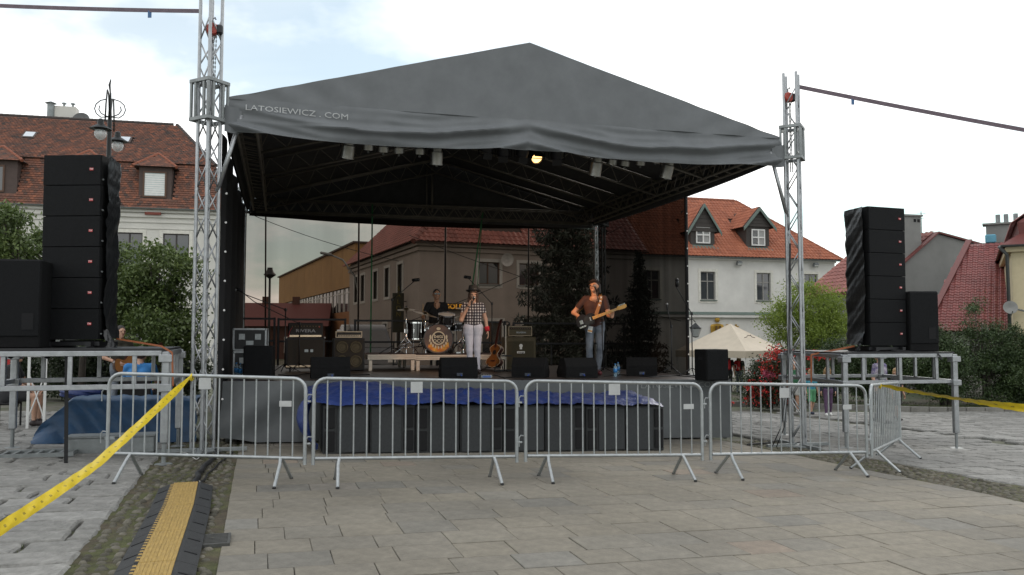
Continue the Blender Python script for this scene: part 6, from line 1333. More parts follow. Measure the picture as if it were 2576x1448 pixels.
# yellow house at the right edge
a0 = at(2546, 700, 26.5); t = thing('yellow_house', 'pale yellow house with red hip roof cut by the right picture edge', 'house', (a0.x, a0.y, 0), R(-29)); ze = at(2546, 618, 26.5).z; CRM = mat('pale_yellow_plaster', (.5, .43, .28), .9, 0, .06, stain=.05)
obj('wall', B().box((3.5, 3.5, (ze - 1.2) / 2), (7, 7, ze + 1.2)), CRM, t); obj('cornice', B().box((3.5, 3.5, ze - .12), (7.3, 7.3, .2)), CRM, t); b = B(); e = [(-.3, -.3, ze), (7.3, -.3, ze), (7.3, 7.3, ze), (-.3, 7.3, ze)]; m1 = [(.25, .25, ze + .38), (6.75, .25, ze + .38), (6.75, 6.75, ze + .38), (.25, 6.75, ze + .38)]
m2 = [(.2, .2, ze + .75), (6.8, .2, ze + .75), (6.8, 6.8, ze + .75), (.2, 6.8, ze + .75)]
for k in range(4): b.poly([e[k], e[(k + 1) % 4], m1[(k + 1) % 4], m1[k]]); b.poly([m1[k], m1[(k + 1) % 4], m2[(k + 1) % 4], m2[k]]); b.poly([m2[k], m2[(k + 1) % 4], (3.5, 3.5, ze + 3.6)])
ro = obj('roof', b, TILE_RED, t); sl6 = Vector((3.3, 0, 2.85)); tiles(ro, (.05, 6.9, ze + .72), (0, -1, 0), Vector((3.4, 0, 2.9)), 6.8, 4.4, .2, .22, lambda x, y: abs(x - 3.4) < 3.4 * (1 - y / 4.4), TILE_RED, .025, 60, curve=.03)
obj('downpipe', B().path([(-.34, -.3, ze - .05), (-.12, -.1, ze - .3), (-.1, -.08, -.6)], .055, 8), mat('dark_pipe', (.08, .085, .085), .5, .4), t, smooth=True); gutter(t, 7.6, ze - .02, -.4, mat('dark_pipe', (.08, .085, .085)), -.3)
window(t, 1.3, 2.3, 3.2, 4.9, -.16, WFW); 
dsh = thing('satellite_dish', 'pale satellite dish mounted at the corner of the yellow house', 'satellite dish', at(2541, 775, 26.2), R(-20)); smoothc(obj('reflector', B().lathe([(.001, 0), (.11, .02), (.2, .06), (.21, .06)], 20, (0, 0, 0), Matrix.Rotation(R(78), 4, 'X')), mat('dull_grey_dish', (.2, .2, .19), .6), dsh)); obj('arm', B().tube((0, 0, -.3), (0, -.4, -.1), .015, 6), GALVD, dsh); obj('mount', B().tube((0, .02, 0), (.45, .25, -.1), .03, 6), GALVD, dsh)
# ------------------------------------------------------------------ market tent
ct = Vector((8.75, 33.2, 0)); zt_ = zg(8.75, 33.2); t = thing('market_tent', 'beige pyramid market tent in front of the white house', 'tent', (ct.x, ct.y, zt_), R(45)); CANV = mat('beige_canvas', (.55, .48, .38), .8, 0, .06, 3, .1, 10); s_ = 1.55; ez = at(1872, 884, 31.2).z - zt_; az = at(1895, 815, 33.2).z - zt_; cor = [(-s_, -s_), (s_, -s_), (s_, s_), (-s_, s_)]
for k in range(4):
    (x0, y0), (x1, y1) = cor[k], cor[(k + 1) % 4]
    obj('roof_panel', B().grid(8, 8, lambda a, c: Vector(((x0 + (x1 - x0) * a) * (1 - c), (y0 + (y1 - y0) * a) * (1 - c), ez + (az - ez) * c - .08 * math.sin(math.pi * c) * math.sin(math.pi * a)))), CANV, t, smooth=True)
    obj('valance', B().grid(14, 3, lambda a, c: Vector(((x0 + (x1 - x0) * a) * 1.005, (y0 + (y1 - y0) * a) * 1.005, ez - .26 * c + .02 * math.sin(a * 40) * c))), CANV, t, smooth=True)
    obj('leg', B().tube((x0 * .97, y0 * .97, 0), (x0 * .97, y0 * .97, ez), .03, 8), WHITE, t)
for k in (1, 2): 
    (x0, y0), (x1, y1) = cor[k], cor[(k + 1) % 4]; obj('side_curtain', B().grid(10, 4, lambda a, c: Vector((x0 * .95 + (x1 - x0) * .12 * a, y0 * .95 + (y1 - y0) * .12 * a + .04 * math.sin(a * 14), ez * c))), CANV, t, smooth=True)
obj('tent_label', B().box((-s_ * .0, -s_ * 1.012, ez - .1), (.3, .008, .1), b=.003), RED, t); obj('side_curtain', B().grid(8, 4, lambda a, c: Vector((s_ * 1.0 - .5 + .9 * (a - .5) * (1 - c) * .7, -s_ * .9, .55 + (ez - .6) * c))), WHITE, t, smooth=True)
bd_ = B(); sq = [(.0, .0), (.25, .05), (.45, .16), (.6, .12), (.72, .2), (.62, .05), (.78, -.02)]
bd_.path([Vector((-.5 + x, -s_ * (1 - .45 - y * .5) - .06, ez + (az - ez) * (.45 + y * .5) + .03)) for x, y in sq], .014, 5); obj('printed_mark', bd_, mat('brown_ink', (.1, .07, .05), .7), t)
tbl = thing('market_table', 'white table standing under the beige market tent', 'table', (7.6, 32.6, zg(7.6, 32.6)), R(20)); obj('top', B().box((0, 0, .72), (1.6, .7, .04)), WHITE, tbl)
for sx in (-1, 1):
    for sy in (-1, 1): obj('leg', B().box((sx * .72, sy * .28, .35), (.05, .05, .7)), WHITE, tbl)
# ------------------------------------------------------------------ street lamps
IRONB = mat('black_cast_iron', (.02, .022, .022), .5, .5, .15); GLOBE = mat('clear_lamp_globe', (.75, .78, .78), .08, 0, .05, spec=.8, alpha=.45)
lp = Vector((at(275, 345, 21).x, 21, 0)); lp.z = zg(lp.x, lp.y); t = thing('street_lamp', 'tall black street lamp with two round globes and scrolled top', 'street lamp', lp, R(12)); zl_ = at(275, 335, 21).z - lp.z; ztop = at(275, 200, 21).z - lp.z
smoothc(obj('pole', B().path([(0, 0, 0), (0, 0, .5), (0, 0, .55), (0, 0, zl_ + .2), (0, 0, ztop - .35)], [.14, .12, .075, .055, .02], 12), IRONB, t)); obj('finial', B().path([(0, 0, ztop - .4), (-.03, 0, ztop - .15), (.0, 0, ztop)], [.014, .03, .012], 8), IRONB, t); obj('base', B().lathe([(.24, 0), (.24, .12), (.16, .3), (.12, .6)], 14), IRONB, t)
for sx in (-1, 1):
    sp_ = [(sx * (.05 + .32 * math.sin(a)), 0, zl_ + .62 + .26 * math.cos(a) * (1 if a < 3 else .8)) for a in [.1 + .5 * k for k in range(11)]]; obj('scroll', B().path(sp_, .014, 6), IRONB, t, smooth=True)
    ar = [(0, 0, zl_ + .25), (sx * .02, -sx * .25, zl_ + .95), (sx * .03, -sx * .42, zl_ + 1.0), (sx * .04, -sx * .55, zl_ + .6), (sx * .04, -sx * .58, zl_ + .18)]; obj('arm', B().path(ar, .02, 6), IRONB, t, smooth=True)
    px_, py_ = sx * -.06, sx * -.58 ; zz = zl_ + (.02 if sx > 0 else -.02); l_ = smoothc(obj('lantern', B().lathe([(.03, .2), (.07, .17), (.08, .05), (.24, -.05), (.26, -.07), (.15, -.06), (.14, -.1)], 18, (px_, py_, zz)), IRONB, t)); obj('globe', B().ell((px_, py_, zz - .18), (.145, .145, .16), 16, 10), GLOBE, l_, smooth=True); obj('bulb', B().ell((px_, py_, zz - .15), (.04, .04, .07), 10, 8), WHITE, l_)
q = at(679, 690, 26); q.z = zg(q.x, q.y); t = thing('street_lamp', 'slim dark street lamp behind the net at the left of the stage', 'street lamp', q, 0); hz_ = at(679, 676, 26).z - q.z
obj('pole', B().tube((0, 0, 0), (0, 0, hz_ - .3), .05, 8, .035), IRONB, t, smooth=True); smoothc(obj('lantern', B().lathe([(.04, hz_ - .32), (.2, hz_ - .2), (.12, hz_ - .12), (.08, hz_), (.09, hz_ + .02), (.02, hz_ + .03)], 12), IRONB, t)); obj('base', B().lathe([(.15, 0), (.13, .2), (.06, .5)], 10), IRONB, t)
q = at(1750, 830, 29); q0 = Vector((q.x - .3, 29, zg(q.x, 29))); t = thing('street_lamp', 'small hanging iron lantern on a bracket post in front of the white house', 'street lamp', q0, 0); zq = q.z - q0.z
obj('pole', B().tube((0, 0, 0), (0, 0, zq + .35), .035, 8), IRONB, t, smooth=True); obj('bracket', B().path([(0, 0, zq + .3), (.18, 0, zq + .38), (.3, 0, zq + .26)], .016, 6), IRONB, t); l_ = obj('lantern', B().lathe([(.02, .24), (.06, .2), (.24, .06), (.2, .05), (.1, -.26), (.02, -.28)], 6, (.3, 0, zq)), IRONB, t); obj('glass', B().lathe([(.21, .03), (.11, -.24)], 6, (.3, 0, zq)), GLOBE, l_)
q = at(1375, 0, 60) ; sl_ = at(820, 640, 56); t = thing('street_lamp', 'modern street light on a curved mast before the ochre building', 'street lamp', Vector((at(905, 700, 56).x, 56, -.8)), 0); x_ = sl_.x - t.location.x; z_ = sl_.z + .8
obj('mast', B().path([(0, 0, 0), (0, 0, z_ - 3), (x_ * .15, 0, z_ - 1.5), (x_ * .5, 0, z_ - .4), (x_ * .9, 0, z_)], .06, 6), GALVD, t, smooth=True); obj('lamp_head', B().box((x_ * 1.0, 0, z_ + .02), (.8, .3, .18), M=Matrix.Rotation(.2, 4, 'Y'), b=.06), GALVD, t)
# overhead wires behind the net
for i, (x0, y0, x1, y1, Y) in enumerate(((640, 533, 900, 622, 40), (1050, 790, 1420, 632, 38), (1180, 640, 1560, 760, 38))):
    a_, b_ = at(x0, y0, Y), at(x1, y1, Y); d = b_ - a_; a_ = a_ - d * .4; b_ = b_ + d * .4; tag(obj('overhead_wire', B().path([a_.lerp(b_, k / 12) - Vector((0, 0, .3 * 4 * (k / 12) * (1 - k / 12))) for k in range(13)], .02, 4), CABLE), ['thin wire sagging across the sky behind the net', 'thin wire crossing the grey house behind the drummer', 'thin wire descending right across the grey house'][i], 'wire')
# ------------------------------------------------------------------ parked van behind the stage
q = Vector((at(918, 830, 33).x, 33, 0)); q.z = zg(q.x, q.y); t = thing('parked_van', 'dark parked van with rounded roof seen through the net', 'van', q, R(20)); VAN = mat('dark_van_paint', (.05, .055, .06), .25, .2, .05, coat=.6)
pr = [(-2.3, .35), (-2.35, .9), (-2.1, 1.25), (-1.55, 1.45), (-1.0, 2.15), (-.5, 2.38), (1.6, 2.4), (2.15, 2.2), (2.3, 1.3), (2.3, .35)]; b = B(); n = len(pr)
rings = [(-.85, .93), (-.8, 1), (.8, 1), (.85, .93)]; vs = []
for (w_, k) in rings: vs += [(w_ * (1 if z < 1.5 else .86), x * (k if k == 1 else .985), .35 + (z - .35) * (k if k == 1 else .97)) for x, z in pr]
fs = [list(range(n)), [3 * n + i for i in range(n)][::-1]] + [(r_ * n + i, (r_ + 1) * n + i, (r_ + 1) * n + (i + 1) % n, r_ * n + (i + 1) % n) for r_ in range(3) for i in range(n)]; b.add(vs, fs); smoothc(obj('body', b, VAN, t), 35)
obj('windscreen', B().add([(-.68, -1.52, 1.5), (.68, -1.52, 1.5), (.6, -1.03, 2.14), (-.6, -1.03, 2.14)], [(0, 1, 2, 3)]), GLASSD, t)
for sx in (-1, 1):
    obj('side_window', B().box((sx * .78, .3, 1.85), (.03, 2.2, .5)), GLASSD, t); obj('headlight', B().box((sx * .62, -2.3, 1.0), (.3, .1, .18), b=.04), WHITE, t)
    for y in (-1.45, 1.5): w = obj('wheel', B().lathe([(.2, -.1), (.32, -.1), (.34, -.06), (.34, .06), (.32, .1), (.2, .1)], 18, (sx * .78, y, .34), Matrix.Rotation(math.pi / 2, 4, 'Y')), RUBBER, t); obj('rim', B().lathe([(.001, .08), (.19, .11)], 12, (sx * .78, y, .34), Matrix.Rotation(math.pi / 2 * sx, 4, 'Y')), GALV, w)
obj('bumper', B().box((0, -2.36, .5), (1.6, .12, .25), b=.04), BLACKM, t); obj('number_plate', B().box((0, -2.43, .52), (.5, .01, .11)), WHITE, t)
# ================================================================== PLANTING
def leafmat(name, dark, mid, light, trans=.25):
    m = mat(name, (0, 0, 0), .55, 0, .12, 3, tone=[(0, dark), (1, light), (.5, mid)]); t_ = m.node_tree; N = t_.nodes; L = t_.links; p = N['Principled BSDF']; o = N['Material Output']; tr = N.new('ShaderNodeBsdfTranslucent'); L.new(p.inputs['Base Color'].links[0].from_socket, tr.inputs[0]); mx_ = N.new('ShaderNodeMixShader'); mx_.inputs[0].default_value = trans; L.new(p.outputs[0], mx_.inputs[1]); L.new(tr.outputs[0], mx_.inputs[2]); L.new(mx_.outputs[0], o.inputs[0]); return m
LF_MAG = leafmat('broad_green_leaves', (.038, .06, .016), (.088, .13, .034), (.16, .205, .06)); LF_MAP = leafmat('light_green_leaves', (.09, .14, .018), (.18, .25, .035), (.27, .33, .06), .4); LF_FIR = leafmat('fir_needles', (.012, .02, .016), (.022, .034, .026), (.04, .055, .04), .05); LF_JUN = leafmat('juniper_needles', (.016, .034, .01), (.038, .066, .018), (.07, .105, .03), .08); LF_HED = leafmat('dark_hedge_leaves', (.014, .022, .01), (.03, .045, .018), (.055, .075, .025)); BARK = mat('grey_bark', (.06, .05, .042), .9, 0, .3, 8, .5, 20)
def leaf_mesh(cent, nrm_seed, size, mate, asp=.5, up=.3, tonef=None):
    rs = np.random.RandomState(nrm_seed); n = len(cent); c = np.asarray(cent, float)
    d = rs.normal(size=(n, 3)); d[:, 2] -= .25; d /= np.linalg.norm(d, axis=1)[:, None]; nn = rs.normal(size=(n, 3)); nn[:, 2] += up * 3; s = np.cross(d, nn); s /= np.linalg.norm(s, axis=1)[:, None] + 1e-9; sz = size * rs.uniform(.6, 1.3, (n, 1))
    v = np.stack([c, c + d * sz * .5 + s * sz * asp * .5, c + d * sz, c + d * sz * .5 - s * sz * asp * .5], 1).reshape(-1, 3)
    me = bpy.data.meshes.new('leaves'); f = np.arange(4 * n).reshape(-1, 4); me.from_pydata(v.tolist(), [], f.tolist()); tn = rs.uniform(0, 1, n) * .7 + .15 if tonef is None else np.clip(tonef + rs.normal(0, .16, n), 0, 1)
    a_ = me.attributes.new('tone', 'FLOAT', 'FACE'); a_.data.foreach_set('value', tn.astype(np.float32)); me.materials.append(mate); return me
def tree(name, label, base, blobs, nleaf, size, mate, seed, cat='tree', trunk=.09, cl=46, spread=.24, stems=1, asp=.5):
    """blobs: crown ellipsoids (x, y, z, rx, ry, rz) relative to the base"""
    rs = np.random.RandomState(seed); t = thing(name, label, cat, base, 0); vols = np.array([b[3] * b[4] * b[5] for b in blobs]) ** .75; pts = []; tones = []; tips = []
    for bi, b in enumerate(blobs):
        k = max(5, int(cl * vols[bi] / vols.sum())); 
        for _ in range(k):
            q = rs.normal(size=3); q /= np.linalg.norm(q); r_ = rs.uniform(.45, 1.0) ** .6; c = np.array(b[:3]) + q * r_ * np.array(b[3:]); tips.append(c); m_ = int(nleaf * vols[bi] / vols.sum() / k); sg = spread * (.6 + .8 * rs.rand()); g_ = rs.normal(size=(m_, 3)) * sg * np.array([1, 1, .75]); pts.append(c + g_); tones.append(np.full(m_, .3 + .4 * rs.rand()))
    P = np.concatenate(pts); T = np.concatenate(tones); ok = P[:, 2] > .05; P = P[ok]; T = T[ok]
    obj('crown', leaf_mesh(P, seed, size, mate, asp, .3, T), None, t)
    tr = B(); zt2 = min(b[2] for b in blobs)
    for s_ in range(stems):
        off = Vector((rs.uniform(-.15, .15), rs.uniform(-.1, .1), 0)) * (stems > 1); tr.path([off, off + Vector((.03, .02, zt2 * .5)), off + Vector((.0, .0, zt2 + .1)), Vector(blobs[s_ % len(blobs)][:3])], [trunk, trunk * .8, trunk * .6, trunk * .3], 8)
    obj('trunk', tr, BARK, t, smooth=True); lm = B()
    for c in tips[::max(1, len(tips) // 26)]:
        s0_ = Vector((0, 0, zt2 * rs.uniform(.6, 1.3))); e_ = Vector(c); lm.path([s0_, s0_.lerp(e_, .5) + Vector((0, 0, .1)), e_], [trunk * .35, trunk * .22, .008], 5)
    obj('limbs', lm, BARK, t, smooth=True); return t
def gb(px, Y): p = at(px, 900, Y); return G(p.x, Y)
def rel(base, px, py, Y, rx, rz, ry=None): p = at(px, py, Y) - base; k = Y / F; return (p.x, p.y, p.z, rx * k, (ry or rx) * k, rz * k)
b0 = gb(395, 19); tree('small_tree', 'broad-leaved green tree behind the left tower', b0, [rel(b0, 400, 690, 19, 80, 70), rel(b0, 340, 760, 18.8, 60, 80), rel(b0, 440, 780, 19.2, 60, 90), rel(b0, 390, 850, 18.6, 90, 60)], 24000, .1, LF_MAG, 3, cl=80, spread=.17)
b0 = gb(40, 18); tree('small_tree', 'broad-leaved green tree at the left picture edge', b0, [rel(b0, 10, 560, 17.6, 45, 40), rel(b0, 45, 610, 17.8, 30, 30), rel(b0, 20, 730, 18, 60, 90), rel(b0, -60, 650, 18.3, 90, 120)], 18000, .1, LF_MAG, 4, cl=70, spread=.15)
b0 = gb(205, 19.5); tree('small_tree', 'broad-leaved green tree hidden behind the left speaker stack', b0, [rel(b0, 110, 650, 19.3, 60, 60), rel(b0, 90, 720, 19.2, 60, 80), rel(b0, 230, 740, 19.6, 110, 130), rel(b0, 300, 660, 19.4, 40, 60)], 24000, .1, LF_MAG, 5, cl=80, spread=.17)
for i, (px, Y, w, h, lb) in enumerate(((170, 21, 70, 60, 'dark shrub seen between the rails of the left platform'), (420, 20.5, 80, 75, 'dark shrub at the foot of the tree behind the left tower'), (300, 21.5, 80, 70, 'dark shrub behind the seated man in blue'), (60, 21.5, 60, 60, 'dark shrub at the far left behind the platform'))):
    b0 = gb(px, Y); zz = w * Y / F; tree('shrub', lb, b0, [(0, 0, .75, zz, zz * .7, .7), (.3, .1, .5, zz * .8, .5, .5)], 9000, .085, LF_HED, 20 + i, 'shrub', .04, 40, .2, 3)
b0 = gb(2035, 27.5); tree('small_tree', 'light green tree behind the right tower', b0, [rel(b0, 2035, 775, 27.5, 85, 60), rel(b0, 1965, 810, 27.3, 40, 50), rel(b0, 2095, 800, 27.6, 40, 60), rel(b0, 2045, 840, 27.2, 85, 45)], 26000, .085, LF_MAP, 7, cl=130, spread=.2, asp=.4)
for i, (px, Y, blobs, lb) in enumerate(((2470, 25.5, [(2470, 815, 42, 60), (2445, 880, 60, 60), (2500, 890, 60, 60), (2470, 950, 95, 60)], 'tall dark juniper in front of the red roofed house'), (2375, 25, [(2360, 860, 25, 35), (2385, 885, 35, 40), (2370, 940, 60, 60)], 'lower dark juniper right of the right speaker stack'), (2560, 25.5, [(2560, 870, 45, 45), (2560, 940, 70, 70)], 'dark juniper at the right picture edge'), (2250, 26, [(2230, 905, 70, 35), (2280, 930, 70, 60), (2200, 950, 70, 50)], 'dark juniper hedge bush behind the woman'), (2090, 26, [(2090, 900, 90, 50), (2060, 950, 90, 50), (2140, 950, 60, 50)], 'dark green bush behind the children'))):
    b0 = gb(px, Y); tree('juniper', lb, b0, [rel(b0, x, y, Y, rx, rz_) for x, y, rx, rz_ in blobs], 26000, .085, LF_JUN, 40 + i, 'shrub', .07, 150, .13, 4, .3)
# red flowering bush
b0 = gb(1930, 23.5); t = tree('flowering_bush', 'bush covered with red blossoms beside the right tower', b0, [rel(b0, 1935, 960, 23.5, 50, 55), rel(b0, 1960, 920, 23.5, 45, 35), rel(b0, 1905, 990, 23.4, 35, 30), rel(b0, 1990, 975, 23.5, 45, 45)], 18000, .07, LF_HED, 60, 'bush', .04, 70, .17, 4)
rs = np.random.RandomState(8); FLW = mat('red_blossom', (.5, .03, .025), .6, 0, .2); FLP = mat('pink_blossom', (.45, .08, .14), .6, 0, .2)
for nm_, m_, cs_, n_, sp_ in (('red_blossoms', FLW, [(1960, 890, 25, 15), (1935, 930, 45, 40), (1900, 985, 30, 30), (1985, 960, 40, 50), (1950, 1000, 50, 20), (2050, 895, 40, 8)], 420, 1), ('pink_blossoms', FLP, [(1940, 945, 14, 8), (1925, 940, 8, 6)], 60, .6)):
    pts = []
    for (x, y, rx, rz_) in cs_:
        for _ in range(n_ // len(cs_)):
            p = at(x + rs.normal() * rx * .55, y + rs.normal() * rz_ * .55, 22.95 + rs.rand() * .35) - b0; pts += [np.array(p) + rs.normal(size=3) * .025 for _ in range(5)]
    obj(nm_, leaf_mesh(np.array(pts), 9, .055, m_, .9, 0), None, t)
def fir(label, base, H, Rb, seed, n=46):
    rs = np.random.RandomState(seed); t = thing('fir_tree', label, 'fir tree', base, 0); obj('trunk', B().path([(0, 0, 0), (0, 0, H * .5), (0, 0, H)], [.16, .1, .015], 8), BARK, t, smooth=True); pts = []; tones = []; br = B(); h = .35
    while h < H - .1:
        k = 1 - h / H; R_ = Rb * (k ** .85) * rs.uniform(.85, 1.1); nbr = int(7 + 6 * k); a0 = rs.rand() * 6.28
        for i in range(nbr):
            a = a0 + 6.283 * i / nbr + rs.normal() * .12; l = R_ * rs.uniform(.7, 1.12); e = np.array([math.cos(a) * l, math.sin(a) * l, h - .22 * l + .1 * l]); s0_ = np.array([0, 0, h]); br.path([Vector(s0_), Vector((s0_ + e) / 2 - np.array([0, 0, .08 * l])), Vector(e)], [.02, .012, .004], 4)
            m_ = int(n * l / Rb) + 8; tt_ = rs.uniform(.12, 1, m_) ** .8; w = .34 * l * (1.05 - tt_) + .05; sd2 = np.array([-math.sin(a), math.cos(a), 0]); c = s0_ + (e - s0_) * tt_[:, None] - np.array([0, 0, 1]) * (np.sin(tt_ * 3.1) * .1 * l)[:, None] + sd2 * (rs.uniform(-1, 1, m_) * w)[:, None]; c[:, 2] -= rs.rand(m_) * .1; pts.append(c); tones.append(np.full(m_, .25 + .5 * rs.rand()))
        h += .2 + .16 * k
    obj('branches', br, BARK, t); obj('needles', leaf_mesh(np.concatenate(pts), seed, .2, LF_FIR, .28, .5, np.concatenate(tones)), None, t)
fir('tall dark fir tree behind the net at the right of the stage', gb(1430, 31), 11, 2.5, 70, 230); fir('smaller dark fir tree behind the right side net', gb(1610, 34), 5.8, 1.5, 71, 110)
# planted bed with kerb on the right, low wall on the left
LAWN = mat('lawn_soil', (.035, .05, .016), .95, 0, .5, 1.2, .6, 30, col2=(.06, .05, .035)); lw = B(); K0, K1 = Vector((5.6, 25.1, 0)), Vector((19, 23.0, 0))
lw.grid(40, 16, lambda a, c: (lambda p: Vector((p.x, p.y, zg(p.x, p.y) + .07)))(K0.lerp(K1, a) + Vector((0, .12 + 9 * c, 0)))); tag(obj('lawn', lw, LAWN, smooth=True), kind='structure')
gr = B()
for _ in range(2600):
    a = rnd.random(); p = K0.lerp(K1, a) + Vector((0, .2 + rnd.random() ** 2 * 3, 0)); tuft(gr, G(p.x, p.y, .06), 4, .09)
tag(obj('grass', gr, GRASS), kind='stuff')
kr = bpy.data.objects.new('kerb', None); COL.objects.link(kr); tag(kr, kind='structure'); kd = (K1 - K0); nk = 27; KST = mat('grey_kerb_stone', (.17, .165, .15), .9, 0, .2, 8, .3, 30, rand=.15)
for i in range(nk): p = K0.lerp(K1, (i + .5) / nk); obj('kerb_stone', B().box((0, 0, 0), (kd.length / nk - .012, .13, .2), b=.012), KST, kr, G(p.x, p.y, .02), math.atan2(kd.y, kd.x))
lw0 = at(95, 930, 23); t = thing('low_stone_wall', 'low pale stone wall seen through the left platform', 'wall', G(lw0.x, 23), R(8)); STN = mat('pale_stone_block', (.36, .34, .28), .9, 0, .15, 8, .3, 30, rand=.15)
blk = B().box((0, 0, 0), (.388, .25, .2), b=.012).mesh('stone_block'); blk.materials.append(STN); zt3 = at(95, 905, 23).z - zg(lw0.x, 23)
for j in range(int(zt3 / .21)):
    for i in range(9): obj('stone_block', blk, None, t, (i * .4 + (.2 if j % 2 else 0), 0, .1 + j * .21))
# pedestal under the left-edge tree pots etc: white folding frame of a stall
q = at(95, 1010, 13.6); t = thing('folding_frame', 'white folding stall frame behind the left platform', 'frame', G(q.x, 13.6), R(20))
for x in (-.14, .1): obj('post', B().box((x, 0, .6), (.04, .03, 1.2)), WHITE, t)
obj('cross_bar', B().tube((-.14, 0, .15), (.1, 0, .9), .012, 6), WHITE, t); obj('cross_bar', B().tube((.1, 0, .15), (-.14, 0, .9), .012, 6), WHITE, t); obj('top_bar', B().box((-.02, 0, 1.18), (.3, .04, .03)), WHITE, t)
# ================================================================== PEOPLE
def surf_nets(V, org, h):
    S_ = V < 0; c = np.zeros(tuple(n - 1 for n in V.shape), np.int8); X, Y, Z = V.shape
    for a in (0, 1):
        for b_ in (0, 1):
            for d in (0, 1): c += S_[a:X - 1 + a, b_:Y - 1 + b_, d:Z - 1 + d]
    act = (c > 0) & (c < 8); ii = np.argwhere(act); idx = np.full(act.shape, -1, np.int64); idx[act] = np.arange(len(ii)); acc = np.zeros((len(ii), 3)); cnt = np.zeros(len(ii))
    cs = [(a, b_, d) for a in (0, 1) for b_ in (0, 1) for d in (0, 1)]
    for p in cs:
        for k in range(3):
            if p[k] == 0:
                q = list(p); q[k] = 1; va = V[ii[:, 0] + p[0], ii[:, 1] + p[1], ii[:, 2] + p[2]]; vb = V[ii[:, 0] + q[0], ii[:, 1] + q[1], ii[:, 2] + q[2]]; cr_ = (va < 0) != (vb < 0); t = np.where(cr_, va / np.where(cr_, va - vb, 1), 0); pt = np.tile(np.array(p, float), (len(ii), 1)); pt[:, k] += t; acc += pt * cr_[:, None]; cnt += cr_
    verts = org + (ii + acc / cnt[:, None]) * h; F_ = []
    for ax in range(3):
        o1, o2 = (ax + 1) % 3, (ax + 2) % 3; sl0 = [slice(None)] * 3; sl1 = [slice(None)] * 3; sl0[ax] = slice(0, V.shape[ax] - 1); sl1[ax] = slice(1, V.shape[ax]); A = S_[tuple(sl0)]; Bq = S_[tuple(sl1)]; e = np.argwhere(A != Bq); e = e[(e[:, o1] > 0) & (e[:, o2] > 0) & (e[:, o1] < V.shape[o1] - 1) & (e[:, o2] < V.shape[o2] - 1)]
        def cell(d1, d2): q = e.copy(); q[:, o1] -= d1; q[:, o2] -= d2; return idx[q[:, 0], q[:, 1], q[:, 2]]
        quad = np.stack([cell(1, 1), cell(0, 1), cell(0, 0), cell(1, 0)], 1); ins = A[e[:, 0], e[:, 1], e[:, 2]]; quad[~ins] = quad[~ins][:, ::-1]; F_.append(quad)
    return verts, np.concatenate(F_), ii
def sdf_mesh(prims, h, k=.02):
    """prims: ('c', p0, r0, p1, r1, tag) tapered limb or ('e', centre, radii, tag[, rotation]) ellipsoid; one continuous surface"""
    lo = np.full(3, 1e9); hi = -lo; bx = []
    for p in prims:
        if p[0] == 'c': a, b_ = np.array(p[1], float), np.array(p[3], float); r_ = max(p[2], p[4]); l, u = np.minimum(a, b_) - r_, np.maximum(a, b_) + r_
        else: r_ = max(p[2]); l, u = np.array(p[1], float) - r_, np.array(p[1], float) + r_
        bx.append((l, u)); lo = np.minimum(lo, l); hi = np.maximum(hi, u)
    lo -= 4 * h; n = np.ceil((hi + 4 * h - lo) / h).astype(int) + 1; V = np.full(n, .2, np.float32); D = np.full(n, 9., np.float32); T = np.zeros(n, np.int8); pad = max(.05, 3 * h)
    for p, (l, u) in zip(prims, bx):
        i0 = np.maximum(0, np.floor((l - pad - lo) / h).astype(int)); i1 = np.minimum(n, np.ceil((u + pad - lo) / h).astype(int) + 1); sl = tuple(slice(a, b_) for a, b_ in zip(i0, i1)); g = [lo[q] + h * np.arange(i0[q], i1[q]) for q in range(3)]; X, Y, Z = np.meshgrid(*g, indexing='ij')
        if p[0] == 'c':
            a, b_ = np.array(p[1], float), np.array(p[3], float); d = b_ - a; L2 = max(1e-9, d @ d); t = np.clip(((X - a[0]) * d[0] + (Y - a[1]) * d[1] + (Z - a[2]) * d[2]) / L2, 0, 1); v = np.sqrt((X - a[0] - t * d[0]) ** 2 + (Y - a[1] - t * d[1]) ** 2 + (Z - a[2] - t * d[2]) ** 2) - (p[2] + t * (p[4] - p[2])); tg = p[5]
        else:
            c, r_ = p[1], p[2]; q = np.sqrt(((X - c[0]) / r_[0]) ** 2 + ((Y - c[1]) / r_[1]) ** 2 + ((Z - c[2]) / r_[2]) ** 2); v = (q - 1) * min(r_); tg = p[3]
        v = v.astype(np.float32); A = V[sl]; kk = k if (p[0] != 'c' or max(p[2], p[4]) > .02) else .004; hh = np.clip(.5 + .5 * (A - v) / kk, 0, 1); V[sl] = A * (1 - hh) + v * hh - kk * hh * (1 - hh); m_ = v < D[sl]; D[sl][m_] = v[m_]; T[sl][m_] = tg
    vt, fc, ii = surf_nets(V, lo, h); ft = T[ii[fc[:, 0], 0], ii[fc[:, 0], 1], ii[fc[:, 0], 2]]; return vt, fc, ft
def sdf_obj(name, prims, h, mats, parent, k=.02, sc=1):
    vt, fc, ft = sdf_mesh(prims, h, k); me = bpy.data.meshes.new(name); me.from_pydata((vt * sc).tolist(), [], fc.tolist()); me.polygons.foreach_set('material_index', ft.astype(np.int32)); me.polygons.foreach_set('use_smooth', [True] * len(me.polygons))
    for m in mats: me.materials.append(m)
    me.update(); o = bpy.data.objects.new(name, me); COL.objects.link(o); o.parent = parent; return o
def V3(*a): return np.array(a, float)
